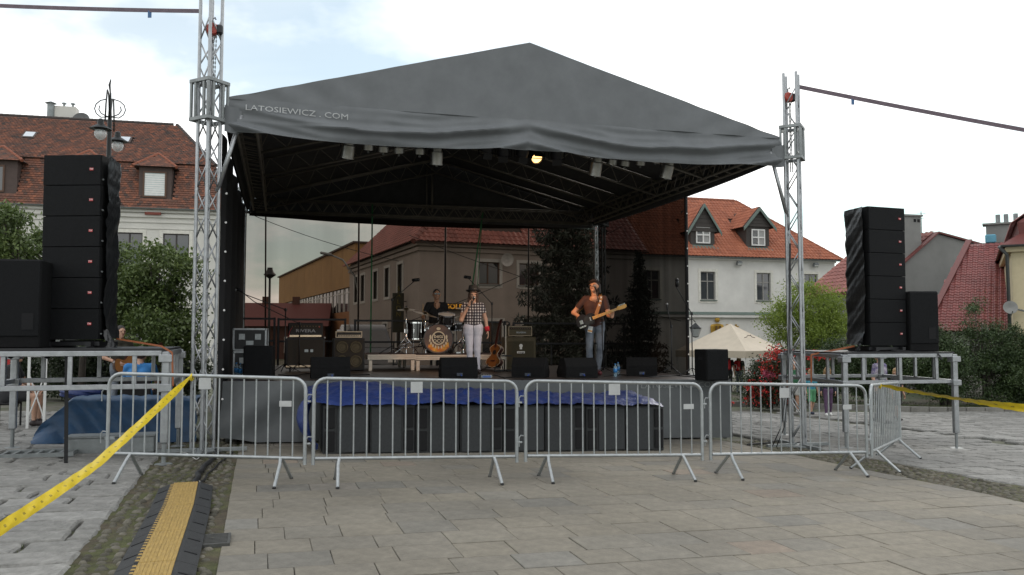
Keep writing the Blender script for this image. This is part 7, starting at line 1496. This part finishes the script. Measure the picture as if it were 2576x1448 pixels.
def hand(pr, w, d, nrm, tag, curl=.5, side=1, sc=1.):
    w, d, nrm = V3(*w), V3(*d), V3(*nrm); d /= np.linalg.norm(d); nrm = nrm - d * (nrm @ d); nrm /= np.linalg.norm(nrm); ax = np.cross(d, nrm); kn = w + d * .085 * sc
    for j in range(4):
        o = (j - 1.5) * .02 * sc; pr.append(('c', w + d * .02 + ax * o * .6, .018 * sc, kn + ax * o, .0125 * sc, tag)); p = kn + ax * o; ang = curl * .5; L_ = (.044, .04, .038, .03)[j] if side > 0 else (.03, .038, .04, .044)[j]
        for s_ in (1, .7, .55):
            dd = d * math.cos(ang) + nrm * math.sin(ang); q = p + dd * L_ * s_ * sc; pr.append(('c', p, .0098 * sc, q, .0088 * sc, tag)); p = q; ang += curl
    p = w + d * .025 * sc - ax * .026 * side * sc; dd = d * .6 - ax * .65 * side + nrm * .35; dd /= np.linalg.norm(dd); q = p + dd * .042 * sc; pr.append(('c', p, .0135 * sc, q, .0115 * sc, tag)); d2 = d * .75 + nrm * .6 - ax * .1 * side; d2 /= np.linalg.norm(d2); pr.append(('c', q, .0112 * sc, q + d2 * .032 * sc, .0095 * sc, tag))
SKIN = mat('skin', (.5, .29, .2), .5, 0, .08, 12); EYE = mat('dark_eye', (.02, .015, .012), .3); LIP = mat('lips', (.36, .13, .11), .5)
def hairmat(n, c): return mat(n, c, .55, 0, .35, 40, .4, 120, stretch=(1, 1, .15))
def person(label, base, rz, H, mats, pose=None, h=.012, sleeve=.55, shorts=None, female=False, collar=None, hair=None, hairm=None, kid=False, bare_leg=False, wide=1., extra=None, torso_r=1., headrot=None, group=None, curl=(.5, .5), palm=((1, 0, 0), (-1, 0, 0)), neckline=True):
    """mats: skin, top, bottom, shoe. Figure faces local -y; the joints below are those of a 1.75 m adult."""
    t = thing('person', label, 'person', base, rz, group); s = H / 1.75; hs = 1.28 if kid else 1.0
    J = dict(pel=(0, 0, .94), chest=(0, 0, 1.27), neck=(0, .01, 1.45), head=(0, -.012, 1.615), shL=(-.175, 0, 1.395), shR=(.175, 0, 1.395), elL=(-.235, .02, 1.12), elR=(.235, .02, 1.12), wrL=(-.25, -.05, .88), wrR=(.25, -.05, .88), hdL=None, hdR=None, hipL=(-.088, 0, .9), hipR=(.088, 0, .9), knL=(-.1, -.015, .49), knR=(.1, -.015, .49), anL=(-.105, .02, .085), anR=(.105, .02, .085), toL=(-.125, -.15, .035), toR=(.125, -.15, .035))
    if pose: J.update(pose)
    J = {k: (V3(*v) if v is not None else None) for k, v in J.items()}
    if kid: J['head'] = J['head'] + V3(0, 0, .02)
    pr = []; up = (J['neck'] - J['pel']); up = up / np.linalg.norm(up); ac = J['shR'] - J['shL']; ac = ac / np.linalg.norm(ac); hx = J['hipR'] - J['hipL']; hx = hx / np.linalg.norm(hx); w = wide
    C = lambda a, r0, b_, r1, tg: pr.append(('c', a, r0, b_, r1, tg))
    wst = J['pel'] * .55 + J['chest'] * .45; fr = np.cross(up, ac)
    for sx in (-1, 1):
        C(J['pel'] + hx * sx * .07 * w, .105 * w * torso_r, wst + ac * sx * .055 * w, (.092 if female else .1) * w * torso_r, 1); C(wst + ac * sx * .055 * w, (.092 if female else .1) * w * torso_r, J['chest'] + ac * sx * .075, .112 * torso_r, 1); C(J['chest'] + ac * sx * .075, .112 * torso_r, J['neck'] + ac * sx * .09 - up * .06, .062, 1)
        C(J['pel'] + hx * sx * .075 * w, .112 * w, J['hipL' if sx < 0 else 'hipR'] - up * .04, .1 * w, 2)
        if female: pr.append(('e', J['chest'] + ac * sx * .075 + fr * .075 + up * .0, (.07, .07, .065), 1))
    C(J['shL'] + ac * .02, .066, J['shR'] - ac * .02, .066, 1); C(J['neck'] - up * .05, .06, J['neck'] + (J['head'] - J['neck']) * .55, .053, 0)
    for q in 'LR':
        sh, el, wr = J['sh' + q], J['el' + q], J['wr' + q]; m_ = sh + (el - sh) * sleeve; C(sh, .064, m_, .058 if sleeve < .8 else .05, 1); C(sh + (el - sh) * (sleeve - .08), .046, el, .039, 0 if sleeve < .95 else 1); C(el, .040, wr, .027, 0 if sleeve < 1.5 else 1)
        d = J['hd' + q] if J['hd' + q] is not None else wr - el; hand(pr, wr, d, palm[0 if q == 'L' else 1], 0, curl[0 if q == 'L' else 1], -1 if q == 'L' else 1)
        hp_, kn, an, to = J['hip' + q], J['kn' + q], J['an' + q], J['to' + q]
        if shorts: m_ = hp_ + (kn - hp_) * shorts; C(hp_, .094 * w, m_, .085 * w, 2); C(hp_ + (kn - hp_) * (shorts - .1), .062 * w, kn, .05, 0); C(kn, .051, kn + (an - kn) * .35, .052, 0); C(kn + (an - kn) * .35, .052, an, .034, 0)
        else: C(hp_, .09 * w, kn, .06 * w, 2); C(kn, .06 * w, kn + (an - kn) * .35, .058, 2); C(kn + (an - kn) * .35, .058, an, .045, 2)
        C(an + V3(0, .03, -.035) * 1, .042, to + V3(0, 0, .012), .038, 3); C(an - V3(0, 0, .0), .04, an - V3(0, 0, .03), .044, 3)
    hd = J['head']; R_ = Matrix.Rotation(0, 3, 'X') if headrot is None else headrot
    def hpnt(x, y, z): q = R_ @ Vector((x, y, z)); return hd + V3(q.x, q.y, q.z) * hs
    pr.append(('e', hpnt(0, .008, .012), (.076 * hs, .096 * hs, .112 * hs), 0)); C(hpnt(0, -.035, -.05), .052 * hs, hpnt(0, -.058, -.085), .03 * hs, 0); C(hpnt(0, -.085, .015), .011 * hs, hpnt(0, -.108, -.018), .0135 * hs, 0)
    for sx in (-1, 1): pr.append(('e', hpnt(sx * .08, .012, -.005), (.012 * hs, .02 * hs, .03 * hs), 0)); C(hpnt(sx * .02, -.088, .03), .012 * hs, hpnt(sx * .05, -.074, .028), .01 * hs, 0)
    if extra: pr += extra
    sdf_obj('body', pr, h, mats, t, .022, s)
    for sx in (-1, 1): obj('eye', B().ell(Vector(hpnt(sx * .032, -.083, .012)) * s, (.0125 * s, .008 * s, .009 * s), 8, 6), EYE, t, smooth=True)
    obj('mouth', B().ell(Vector(hpnt(0, -.093, -.05)) * s, (.022 * s, .008 * s, .007 * s), 8, 6), LIP, t, smooth=True)
    if hair:
        hp2 = []
        for q in hair:
            if q[0] == 'e': hp2.append(('e', hpnt(*q[1]), tuple(v * hs for v in q[2]), 0))
            else: hp2.append(('c', hpnt(*q[1]), q[2] * hs, hpnt(*q[3]), q[4] * hs, 0))
        sdf_obj('hair', hp2, h, [hairm], t, .012, s)
    t['_s'] = s; return t, J, s, hpnt
SHORT = [('e', (0, .022, .045), (.083, .098, .09)), ('e', (0, .045, .0), (.08, .08, .085))]
BOB = SHORT + [('c', (-.075, .02, .03), .03, (-.085, .02, -.14), .035), ('c', (.075, .02, .03), .03, (.085, .02, -.14), .035), ('c', (0, .07, .03), .05, (0, .08, -.16), .06), ('c', (-.05, -.07, .085), .02, (-.075, -.05, -.02), .018), ('c', (.05, -.07, .085), .02, (.078, -.05, -.03), .018)]
def face_cam(p, off=0): return -math.atan2(p.x, p.y) + off
BRNH = hairmat('brown_hair', (.06, .03, .018)); DKH = hairmat('dark_hair', (.018, .013, .01)); BLOND = hairmat('blond_hair', (.32, .2, .09)); LBR = hairmat('light_brown_hair', (.16, .09, .05))
def clean(o): 
    if '_s' in o: del o['_s']
# plaid shirt of the singer
def plaid():
    m = bpy.data.materials.new('plaid_shirt'); m.use_nodes = True; t = m.node_tree; N = t.nodes; L = t.links; p = N['Principled BSDF']; p.inputs['Roughness'].default_value = .85; co = N.new('ShaderNodeTexCoord'); sp_ = N.new('ShaderNodeSeparateXYZ'); L.new(co.outputs['Object'], sp_.inputs[0])
    def stripe(s_, f, w):
        a = N.new('ShaderNodeMath'); a.operation = 'MULTIPLY'; a.inputs[1].default_value = f; L.new(s_, a.inputs[0]); b_ = N.new('ShaderNodeMath'); b_.operation = 'FRACT'; L.new(a.outputs[0], b_.inputs[0]); c = N.new('ShaderNodeMath'); c.operation = 'LESS_THAN'; c.inputs[1].default_value = w; L.new(b_.outputs[0], c.inputs[0]); return c.outputs[0]
    a, b_ = stripe(sp_.outputs[0], 20, .5), stripe(sp_.outputs[2], 18.5, .5); s_ = N.new('ShaderNodeMath'); s_.operation = 'ADD'; L.new(a, s_.inputs[0]); L.new(b_, s_.inputs[1]); d = N.new('ShaderNodeMath'); d.operation = 'MULTIPLY'; d.inputs[1].default_value = .5; L.new(s_.outputs[0], d.inputs[0])
    r_ = N.new('ShaderNodeValToRGB'); r_.color_ramp.interpolation = 'CONSTANT'; r_.color_ramp.elements[0].color = (.55, .52, .5, 1); e = r_.color_ramp.elements[1]; e.position = .4; e.color = (.09, .07, .08, 1); e2 = r_.color_ramp.elements.new(.8); e2.color = (.018, .014, .018, 1); L.new(d.outputs[0], r_.inputs[0]); L.new(r_.outputs[0], p.inputs['Base Color']); return m
JEANW = mat('white_jeans', (.58, .56, .62), .8, 0, .08, 8, .3, 25); JEANB = mat('faded_blue_jeans', (.10, .12, .15), .85, 0, .3, 9, .3, 30, col2=(.17, .19, .22)); BROWNT = mat('brown_tshirt', (.055, .024, .019), .85, 0, .12, 6, .25, 16); BLKT = mat('black_tshirt', (.012, .011, .012), .85, 0, .2, 8, .3, 18); SHOE = mat('dark_shoe', (.03, .02, .02), .6); SHOER = mat('maroon_shoe', (.12, .025, .03), .6); GREYTR = mat('beige_grey_trousers', (.32, .28, .25), .85, 0, .1, 8, .3, 25)
# ------------------------------------------------------------------ singer
p = SP.copy(); p.z = zdk(p.x, p.y)
t, J, s, hp_ = person('singer in plaid shirt, white jeans and hat holding a microphone to her mouth', p, face_cam(p, R(4)), 1.61, [SKIN, plaid(), JEANW, SHOE], dict(elL=(-.25, -.1, 1.1), wrL=(-.1, -.185, 1.42), hdL=(.55, -.05, .75), elR=(.255, .0, 1.12), wrR=(.29, -.05, .89), hipL=(-.09, 0, .9), hipR=(.09, 0, .9), knL=(-.075, -.02, .49), knR=(.085, -.015, .49), anL=(-.06, .02, .085), anR=(.1, .02, .085)), .009, .42, female=True, wide=1.12, hair=BOB + [('c', (-.04, -.09, .07), .018, (.04, -.092, .07), .018)], hairm=BRNH, curl=(1.15, .35), palm=((.6, -.6, -.3), (-1, 0, 0)))
clean(t); HATM = mat('dark_felt_hat', (.022, .02, .018), .9, 0, .2, 30); hc = Vector(hp_(0, .01, .085)) * s; hat = thing('hat', 'dark felt trilby hat on the head of the singer', 'hat', t.matrix_basis @ hc, t.rotation_euler.z); Mh = Matrix.Rotation(R(-6), 4, 'X')
smoothc(obj('crown', B().lathe([(.098, -.005), (.094, .05), (.082, .105), (.05, .112), (.001, .098)], 22, (0, 0, 0), Mh), HATM, hat), 50); smoothc(obj('brim', B().lathe([(.092, .004), (.128, -.006), (.14, .01), (.142, .014), (.128, .0), (.092, .01)], 24, (0, 0, 0), Mh, False), HATM, hat), 60); obj('hat_band', B().lathe([(.1, .008), (.097, .035)], 22, (0, 0, 0), Mh), BLACKM, hat)
mp_ = Vector(J['wrL']) * s + Vector((.075, -.035, .075)); mc = thing('microphone', 'black wired microphone held to the mouth of the singer', 'microphone', t.matrix_basis @ mp_, t.rotation_euler.z); md = Vector((.35, .55, .75)).normalized(); obj('handle', B().path([-md * .11, md * .05], [.011, .017], 10), MICH, mc, smooth=True); obj('head', B().ell(md * .07, (.026, .026, .028), 12, 8), MICG, mc, smooth=True)
lc = t.matrix_basis.inverted() @ (mc.location); obj('lead', B().path([Vector((0, 0, 0)) - md * .11, Vector((-.01, -.06, -.25)), Vector((.01, -.09, -.6)), Vector((.0, -.1, -1.0)), Vector((.03, -.12, -1.38)), Vector((.2, -.1, -1.45))], .006, 6), CABLE, mc, smooth=True)
wb = obj('wristband', B().tube(Vector(J['wrR']) * s + Vector((-.012, .0, .075)), Vector(J['wrR']) * s + Vector((.0, -.008, -.012)), .047, 14, .043), mat('red_towelling', (.5, .02, .03), .9, 0, .1), t, smooth=True); obj('bracelet', B().tube(Vector(J['wrL']) * s + Vector((-.02, .01, -.04)), Vector(J['wrL']) * s + Vector((-.014, .007, -.025)), .034, 10), BLACKM, t)
# ------------------------------------------------------------------ guitarist
p = GP.copy(); p.z = zdk(p.x, p.y); Hd = Matrix.Rotation(R(-14), 3, 'X') @ Matrix.Rotation(R(-22), 3, 'Z')
t, J, s, hp_ = person('guitarist in brown T-shirt and faded jeans singing and playing an electric guitar', p, face_cam(p, R(-4)), 1.8, [mat('warm_skin', (.5, .27, .17), .5, 0, .08, 12), BROWNT, JEANB, SHOER], dict(elL=(-.39, .0, 1.15), wrL=(-.22, -.2, 1.04), hdL=(.95, -.1, .05), elR=(.26, -.03, 1.1), wrR=(.33, -.235, 1.06), hdR=(.0, -.1, .9), head=(-.005, -.03, 1.62), knL=(-.1, -.03, .49), knR=(.1, .0, .49), anL=(-.09, .0, .085), anR=(.05, .04, .085), toL=(-.13, -.15, .035), toR=(.1, -.11, .035)), .009, .55, torso_r=1.08, wide=.98, hair=SHORT + [('c', (-.07, .03, .03), .035, (-.075, .045, -.09), .03), ('c', (.075, .03, .03), .04, (.085, .04, -.1), .035), ('c', (0, .075, .03), .05, (0, .085, -.1), .045), ('c', (-.06, -.06, .085), .022, (.06, -.055, .09), .024)], hairm=DKH, headrot=Hd, extra=[('e', (0, -.075, 1.405), (.075, .05, .06), 0)], curl=(.8, 1.0), palm=((0, .5, -.85), (-.2, -.9, .0)))
clean(t); cp = obj('cap', B().ell((0, 0, 0), (.092 * s, .105 * s, .075 * s), 18, 10).prism([Vector((.085 * math.cos(a), -.06 - .085 * max(0, math.sin(a)), .0)) for a in [math.pi * k / 8 for k in range(9)]], (0, 0, .01)), mat('dark_brown_cap', (.03, .018, .014), .9), t, Vector(hp_(0, .015, .075)) * s, smooth=False); cp.rotation_euler = Hd.to_euler(); smoothc(cp, 50)
# neckline: bare skin above a scooped collar
nl = Vector(J['neck']) * s; pass
# electric guitar with strap
ga = R(20); gc = Vector((-.13, -.245, 1.0)) * s; EG = thing('electric_guitar', 'black electric guitar with maple neck hanging on the guitarist', 'guitar', t.matrix_basis @ gc, t.rotation_euler.z); Mg = Matrix.Rotation(-ga, 4, 'Y') @ Matrix.Rotation(R(-8), 4, 'Z'); n = 40
prof = []
for k in range(n):
    a = 6.283 * k / n; x = .2 * math.cos(a); wq = .155 if x < -.02 else .135; z = wq * math.sin(a) * (1 - .28 * math.exp(-((x - .02) / .06) ** 2)); 
    if x > .13 and z < 0: x -= .07 * min(1, -z / .06) * max(0, (x - .13) / .07)
    prof.append((x, z))
GBK = mat('black_guitar_gloss', (.01, .007, .007), .3, 0, .1, spec=.3); smoothc(obj('body', B().prism([Mg @ Vector((x, -.02, z)) for x, z in prof], Mg @ Vector((0, .042, 0))), GBK, EG)); obj('pickguard', B().prism([Mg @ Vector((x * .5 + .05, -.0235, z * .6 - .01)) for x, z in prof], Mg @ Vector((0, .003, 0))), mat('black_pickguard', (.02, .02, .02), .25), EG)
NK = [(.13, -.028), (.62, -.021), (.62, .021), (.13, .028)]; obj('neck', B().prism([Mg @ Vector((x, -.038, z)) for x, z in NK], Mg @ Vector((0, .024, 0))), NECKW, EG); hs_ = [(.62, -.02), (.645, -.03), (.76, -.036), (.80, -.02), (.80, .03), (.76, .035), (.7, .03), (.645, .045), (.62, .02)]; obj('headstock', B().prism([Mg @ Vector((x, -.032, z)) for x, z in hs_], Mg @ Vector((0, .016, 0))), NECKW, EG)
for k in range(6): obj('tuner', B().box(Mg @ Vector((.66 + .024 * k, -.024, .046)), (.013, .012, .022), M=Mg), CHROME, EG)
for k in range(14): obj('fret', B().box(Mg @ Vector((.17 + .45 * (1 - .94 ** (k * 2.2)) / .88, -.0395, 0)), (.003, .003, .044), M=Mg), CHROME, EG)
obj('bridge', B().box(Mg @ Vector((-.1, -.028, 0)), (.06, .014, .075), M=Mg, b=.003), CHROME, EG); obj('pickup', B().box(Mg @ Vector((.08, -.029, 0)), (.02, .014, .07), M=Mg, b=.003), CHROME, EG); obj('control_plate', B().box(Mg @ Vector((-.1, -.024, -.09)), (.13, .006, .028), M=Mg), CHROME, EG)
for k in range(2): obj('knob', B().tube(Mg @ Vector((-.12 + .05 * k, -.022, -.09)), Mg @ Vector((-.12 + .05 * k, -.045, -.09)), .011, 10), CHROME, EG)
st_ = B()
for k in range(5): st_.tube(Mg @ Vector((-.1, -.041, -.02 + .01 * k)), Mg @ Vector((.66, -.041, -.013 + .0065 * k)), .0008, 3)
obj('strings', st_, CHROME, EG)
T0 = t.matrix_basis; inv_ = Matrix.Translation(-(EG.location)) ; L0 = lambda q: Vector(q) * s - gc
spt = [L0((-.32, -.16, 1.02)), L0((-.3, .05, 1.18)), L0((-.12, .135, 1.36)), L0((.06, .1, 1.46)), L0((.105, .0, 1.478)), L0((.12, -.075, 1.42)), L0((.1, -.145, 1.3)), L0((.06, -.16, 1.18)), L0((.03, -.2, 1.08))]
b = B(); vs = []
for i, q in enumerate(spt):
    d_ = (spt[min(i + 1, len(spt) - 1)] - spt[max(0, i - 1)]).normalized(); out = Vector((q.x + gc.x - .0, q.y + gc.y, 0)); out = out.normalized() if i < 4 else Vector((.1, -1, .15)).normalized(); sd2 = d_.cross(out).normalized(); vs += [q + sd2 * .032, q - sd2 * .032, q - sd2 * .032 + out * .006, q + sd2 * .032 + out * .006]
b.add(vs, [(i * 4 + k, i * 4 + (k + 1) % 4, i * 4 + 4 + (k + 1) % 4, i * 4 + 4 + k) for i in range(len(spt) - 1) for k in range(4)]); sp_ = obj('guitar_strap', b, mat('tan_leather_strap', (.3, .13, .035), .6, 0, .15), EG)
for k, (i, f_) in enumerate(((5, .0), (5, .55), (6, .2))):
    q = spt[i].lerp(spt[i + 1], f_) + Vector((.005, -.014, .004)); x_ = B()
    for a in (R(40), R(-50)): x_.box(q, (.046, .004, .011), M=Matrix.Rotation(a, 4, 'Y'))
    obj('star_print', x_, WHITE, sp_)
obj('stage_pass', B().box(Vector((-.075, -.12, .84)) * s, (.085, .006, .12), M=Matrix.Rotation(R(12), 4, 'Y')), WHITE, t); obj('pass_stripe', B().box(Vector((-.078, -.125, .812)) * s, (.08, .004, .03), M=Matrix.Rotation(R(12), 4, 'Y')), FIRE, t); obj('bracelet', B().tube(Vector(J['wrL']) * s + Vector((-.02, .01, .0)), Vector(J['wrL']) * s + Vector((-.008, .004, 0)), .033, 10), WHITE, t)
# ------------------------------------------------------------------ drummer
q = vpl(1098, 800, 6.55); zr2 = zdk(q.x, q.y) + RZ; p = Vector((q.x, q.y, zr2)); dz = -.36
t, J, s, hp_ = person('drummer in black V-neck T-shirt and sunglasses seated behind the drums', p, face_cam(p, R(6)), 1.82, [mat('warm_skin', (0, 0, 0)), BLKT, GREYTR, SHOE], dict(pel=(0, .02, .58), chest=(0, .0, .91), neck=(0, .0, 1.09), head=(.0, -.02, 1.26), shL=(-.18, -.01, 1.035), shR=(.18, -.01, 1.035), elL=(-.29, -.08, .78), elR=(.25, -.1, .77), wrL=(-.33, -.27, .76), wrR=(.21, -.32, .74), hdL=(.1, -.9, .15), hdR=(-.2, -.9, -.1), hipL=(-.1, 0, .54), hipR=(.1, 0, .54), knL=(-.24, -.4, .52), knR=(.22, -.4, .52), anL=(-.2, -.42, .09), anR=(.24, -.44, .09), toL=(-.21, -.58, .035), toR=(.26, -.6, .035)), .01, .5, hair=[('e', (0, .02, .045), (.08, .096, .083)), ('e', (0, .05, .01), (.076, .07, .075))], hairm=DKH, extra=[('e', (0, -.075, 1.03), (.055, .05, .085), 0)], curl=(1.2, 1.2), palm=((0, 0, -1), (0, 0, -1)))
clean(t); nk_ = Vector(J['neck']) * s; obj('sunglasses', B().box(Vector(hp_(-.034, -.1, .015)) * s, (.052, .01, .036), b=.008).box(Vector(hp_(.034, -.1, .015)) * s, (.052, .01, .036), b=.008).box(Vector(hp_(0, -.1, .022)) * s, (.03, .006, .006)).tube(Vector(hp_(-.06, -.098, .018)) * s, Vector(hp_(-.082, .01, .018)) * s, .004, 5).tube(Vector(hp_(.06, -.098, .018)) * s, Vector(hp_(.082, .01, .018)) * s, .004, 5), mat('black_lens', (.008, .008, .01), .05, spec=.9), t)
for q, d, lb in (('wrL', (.02, -.1, 1), 'wooden drumstick held upright in the left of the picture by the drummer'), ('wrR', (-.3, -.8, .1), 'wooden drumstick held low over the snare by the drummer')):
    w = t.matrix_basis @ (Vector(J[q]) * s + Vector((0, -.09, -.01))); d = (t.matrix_basis.to_3x3() @ Vector(d)).normalized(); tag(obj('drumstick', B().path([w - d * .09, w + d * .26, w + d * .3, w + d * .31], [.008, .006, .0035, .005], 6), NECKW, smooth=True), lb, 'drumstick')
sto = thing('drum_stool', 'round black stool under the drummer', 'stool', p + Vector((0, .03, 0)), 0); obj('seat', B().lathe([(.001, .47), (.16, .47), (.17, .45), (.17, .4), (.15, .39), (.001, .39)], 18), BLKT, sto, smooth=False); obj('post', B().tube((0, 0, .1), (0, 0, .4), .02, 8), CHROME, sto)
for k in range(3): a = 2.09 * k + .5; obj('leg', B().tube((0, 0, .22), (.22 * math.cos(a), .22 * math.sin(a), .012), .012, 6), CHROME, sto)
# ------------------------------------------------------------------ people on the square
def stand(label, px, py_feet, H, mats, rz=0, **k):
    p = ong(px, py_feet); t, J, s, hp = person(label, p, face_cam(p, rz), H, mats, h=.016, **k); clean(t); return t, J, s, hp
def cl(n, c): return mat(n, c, .85, 0, .12, 8, .2, 20)
WALK = dict(knL=(-.1, -.1, .5), anL=(-.1, -.16, .09), toL=(-.11, -.33, .05), knR=(.1, .03, .49), anR=(.1, .2, .1), toR=(.11, .05, .035))
stand('boy in green T-shirt and white shorts standing behind the right tower', 1998, 1040, 1.36, [SKIN, cl('green_tshirt', (.03, .13, .06)), cl('white_shorts', (.55, .55, .53)), WHITE], R(8), kid=True, shorts=.6, hair=SHORT, hairm=LBR)
stand('small boy in turquoise T-shirt and green shorts walking', 2042, 1043, 1.14, [SKIN, cl('turquoise_tshirt', (.06, .27, .36)), cl('mint_shorts', (.12, .36, .18)), cl('navy_shoe', (.03, .04, .07))], R(30), kid=True, shorts=.85, hair=[('e', (0, .02, .03), (.083, .098, .09))], hairm=BLOND, pose=WALK)
stand('blond girl in navy top and purple leggings walking', 2084, 1047, 1.2, [SKIN, cl('navy_top', (.02, .022, .04)), cl('purple_leggings', (.09, .05, .1)), WHITE], R(10), kid=True, sleeve=1.6, hair=BOB, hairm=BLOND, pose=WALK)
def blouse():
    return mat('flowered_blouse', (.3, .27, .32), .85, 0, .5, 38, col2=(.12, .1, .2))
stand('woman in flowered blouse walking behind the right platform', 2216, 1066, 1.63, [SKIN, blouse(), cl('dark_blue_skirt', (.03, .035, .06)), SHOE], R(55), female=True, wide=1.15, torso_r=1.12, sleeve=.7, hair=SHORT + [('e', (0, .04, 0), (.085, .085, .09))], hairm=BLOND, pose=WALK)
stand('boy in black sports clothes with a yellow stripe walking', 2258, 1058, 1.22, [SKIN, cl('black_sport_shirt', (.016, .016, .018)), cl('black_shorts', (.015, .015, .017)), SHOE], R(40), kid=True, shorts=.8, hair=SHORT, hairm=BLOND, pose=WALK)
RBP = cl('red_backpack', (.5, .025, .03))
def backpack(owner, J, s, label):
    c = (Vector(J['chest']) + Vector((0, .2, -.02))) * s; bpk = thing('backpack', label, 'backpack', owner.matrix_basis @ c, owner.rotation_euler.z); Mx = Matrix.Identity(4); obj('bag', B().box((0, 0, 0), (.3 * s, .17 * s, .44 * s), b=.07 * s), RBP, bpk); obj('pocket', B().box((0, .095 * s, -.08 * s), (.24 * s, .04 * s, .22 * s), b=.018), RBP, bpk)
    ln = B().path([(.09 * math.cos(a) * s * k, .12 * s, (-.05 + .1 * math.sin(a)) * s) for a, k in [(.4 * q, 1 - .06 * q) for q in range(12)]], .014, 6); obj('white_swirl', ln, WHITE, bpk)
    for sx in (-1, 1): obj('strap', B().path([(sx * .1 * s, -.06 * s, .2 * s), (sx * .11 * s, -.17 * s, .2 * s), (sx * .12 * s, -.3 * s, .1 * s), (sx * .13 * s, -.29 * s, -.1 * s), (sx * .12 * s, -.08 * s, -.18 * s)], .018, 6), RBP, bpk)
LONG = SHORT + [('c', (0, .07, .03), .06, (0, .09, -.2), .07), ('c', (-.06, .04, 0), .04, (-.07, .06, -.2), .045), ('c', (.06, .04, 0), .04, (.07, .06, -.2), .045)]
t, J, s, hp = stand('girl in dark clothes with long brown hair and a red backpack, nearer the box speaker', 1833, 992, 1.58, [SKIN, cl('black_top', (.015, .015, .017)), cl('black_leggings', (.014, .014, .016)), SHOE], R(168), hair=LONG, hairm=LBR, female=True); backpack(t, J, s, 'red backpack with white swirl on the girl nearer the box speaker')
t, J, s, hp = stand('blond girl in jeans with a red backpack, beside the red blossoms', 1861, 992, 1.55, [SKIN, cl('dark_grey_top', (.03, .028, .03)), JEANB, WHITE], R(150), hair=LONG, hairm=BLOND, female=True); backpack(t, J, s, 'red backpack with white swirl on the girl beside the blossoms')
# seated and standing people behind the left platform
BLUES = cl('bright_blue_tshirt', (.03, .17, .42)); q = at(350, 975, 14.2); p = G(q.x, 14.2); SIT = dict(pel=(0, .02, .52), chest=(0, -.03, .84), neck=(0, -.06, 1.02), head=(0, -.1, 1.18), shL=(-.19, -.05, .965), shR=(.19, -.05, .965), elL=(-.25, -.16, .72), elR=(.25, -.16, .72), wrL=(-.18, -.36, .62), wrR=(.18, -.36, .62), hipL=(-.1, 0, .5), hipR=(.1, 0, .5), knL=(-.14, -.42, .5), knR=(.14, -.42, .5), anL=(-.14, -.42, .09), anR=(.14, -.42, .09), toL=(-.15, -.6, .035), toR=(.15, -.6, .035))
t, J, s, hp = person('man in bright blue T-shirt seen from behind, seated under the left platform', p, face_cam(p, R(170)), 1.84, [SKIN, BLUES, cl('dark_trousers', (.03, .03, .035)), SHOE], SIT, h=.015, torso_r=1.12, wide=1.1, hair=SHORT, hairm=BRNH); clean(t)
ch_ = thing('chair', 'black chair of the man in the blue T-shirt', 'chair', p, t.rotation_euler.z); obj('seat', B().box((0, .02, .4), (.46, .44, .05), b=.02), BLKT, ch_); obj('backrest', B().box((0, .26, .66), (.46, .05, .36), b=.02), BLKT, ch_)
for sx in (-1, 1):
    for y in (-.17, .24): obj('leg', B().tube((sx * .2, y, 0), (sx * .2, y, .39 if y < 0 else .62), .014, 6), BLACKM, ch_)
q = at(300, 975, 16.5); p = G(q.x, 16.5); t, J, s, hp = person('man in dark shirt standing with a guitar behind the left platform', p, face_cam(p, R(25)), 1.78, [SKIN, cl('olive_dark_shirt', (.035, .032, .022)), JEANB, SHOE], dict(elL=(-.3, .02, 1.12), wrL=(-.14, -.2, 1.02), elR=(.28, -.02, 1.12), wrR=(.32, -.25, 1.12)), h=.016, hair=SHORT, hairm=DKH); clean(t)
g2 = thing('acoustic_guitar', 'brown acoustic guitar held by the man behind the left platform', 'guitar', t.matrix_basis @ (Vector((0, -.2, 1.0)) * s), t.rotation_euler.z); M2 = Matrix.Rotation(R(62), 4, 'Y'); g2s = gshape(30, .46, .13, .18)
obj('body', B().prism([M2 @ Vector((x, -.05, z)) for x, z in g2s], (0, .09, 0)), DARKW, g2); obj('soundboard', B().prism([M2 @ Vector((x * .96, -.056, z * .97)) for x, z in g2s], (0, .006, 0)), mat('orange_spruce', (.35, .15, .05), .3, 0, .2), g2); obj('neck', B().ob(M2 @ Vector((-.025, -.06, .22)), M2 @ Vector((.05, 0, 0)), (0, .025, 0), M2 @ Vector((0, 0, .46))), DARKW, g2); obj('headstock', B().ob(M2 @ Vector((-.035, -.055, .68)), M2 @ Vector((.07, 0, 0)), (0, .016, 0), M2 @ Vector((0, 0, .15))), DARKW, g2)
q = at(22, 1000, 13.8); p = G(q.x, 13.8); t, J, s, hp = person('person in black top and shorts seated at the left picture edge with bare knees', p, face_cam(p, R(75)), 1.75, [SKIN, cl('black_top', (0, 0, 0)), cl('black_shorts', (0, 0, 0)), SHOE], SIT, h=.016, shorts=.7, sleeve=.6, hair=SHORT, hairm=DKH); clean(t)
ch2 = thing('stool', 'dark low stool of the person seated at the left edge', 'stool', p, t.rotation_euler.z); obj('seat', B().box((0, .02, .39), (.38, .36, .05), b=.02), BLKT, ch2)
for sx in (-1, 1):
    for y in (-.14, .18): obj('leg', B().tube((sx * .17, y, 0), (sx * .17, y, .38), .016, 6), BLACKM, ch2)
q = at(-6, 940, 14.4); bn = thing('red_banner', 'red beach flag at the left picture edge beside the seated person', 'flag', G(q.x - .02, 14.4), 0); obj('pole', B().tube((0, 0, 0), (0, 0, 1.9), .015, 6), BLACKM, bn); obj('cloth', B().grid(6, 12, lambda a, c: Vector((.02 + .2 * a, .02 * math.sin(a * 5 + c * 6), .55 + 1.3 * c))), cl('red_cloth', (.4, .03, .03)), bn, smooth=True)
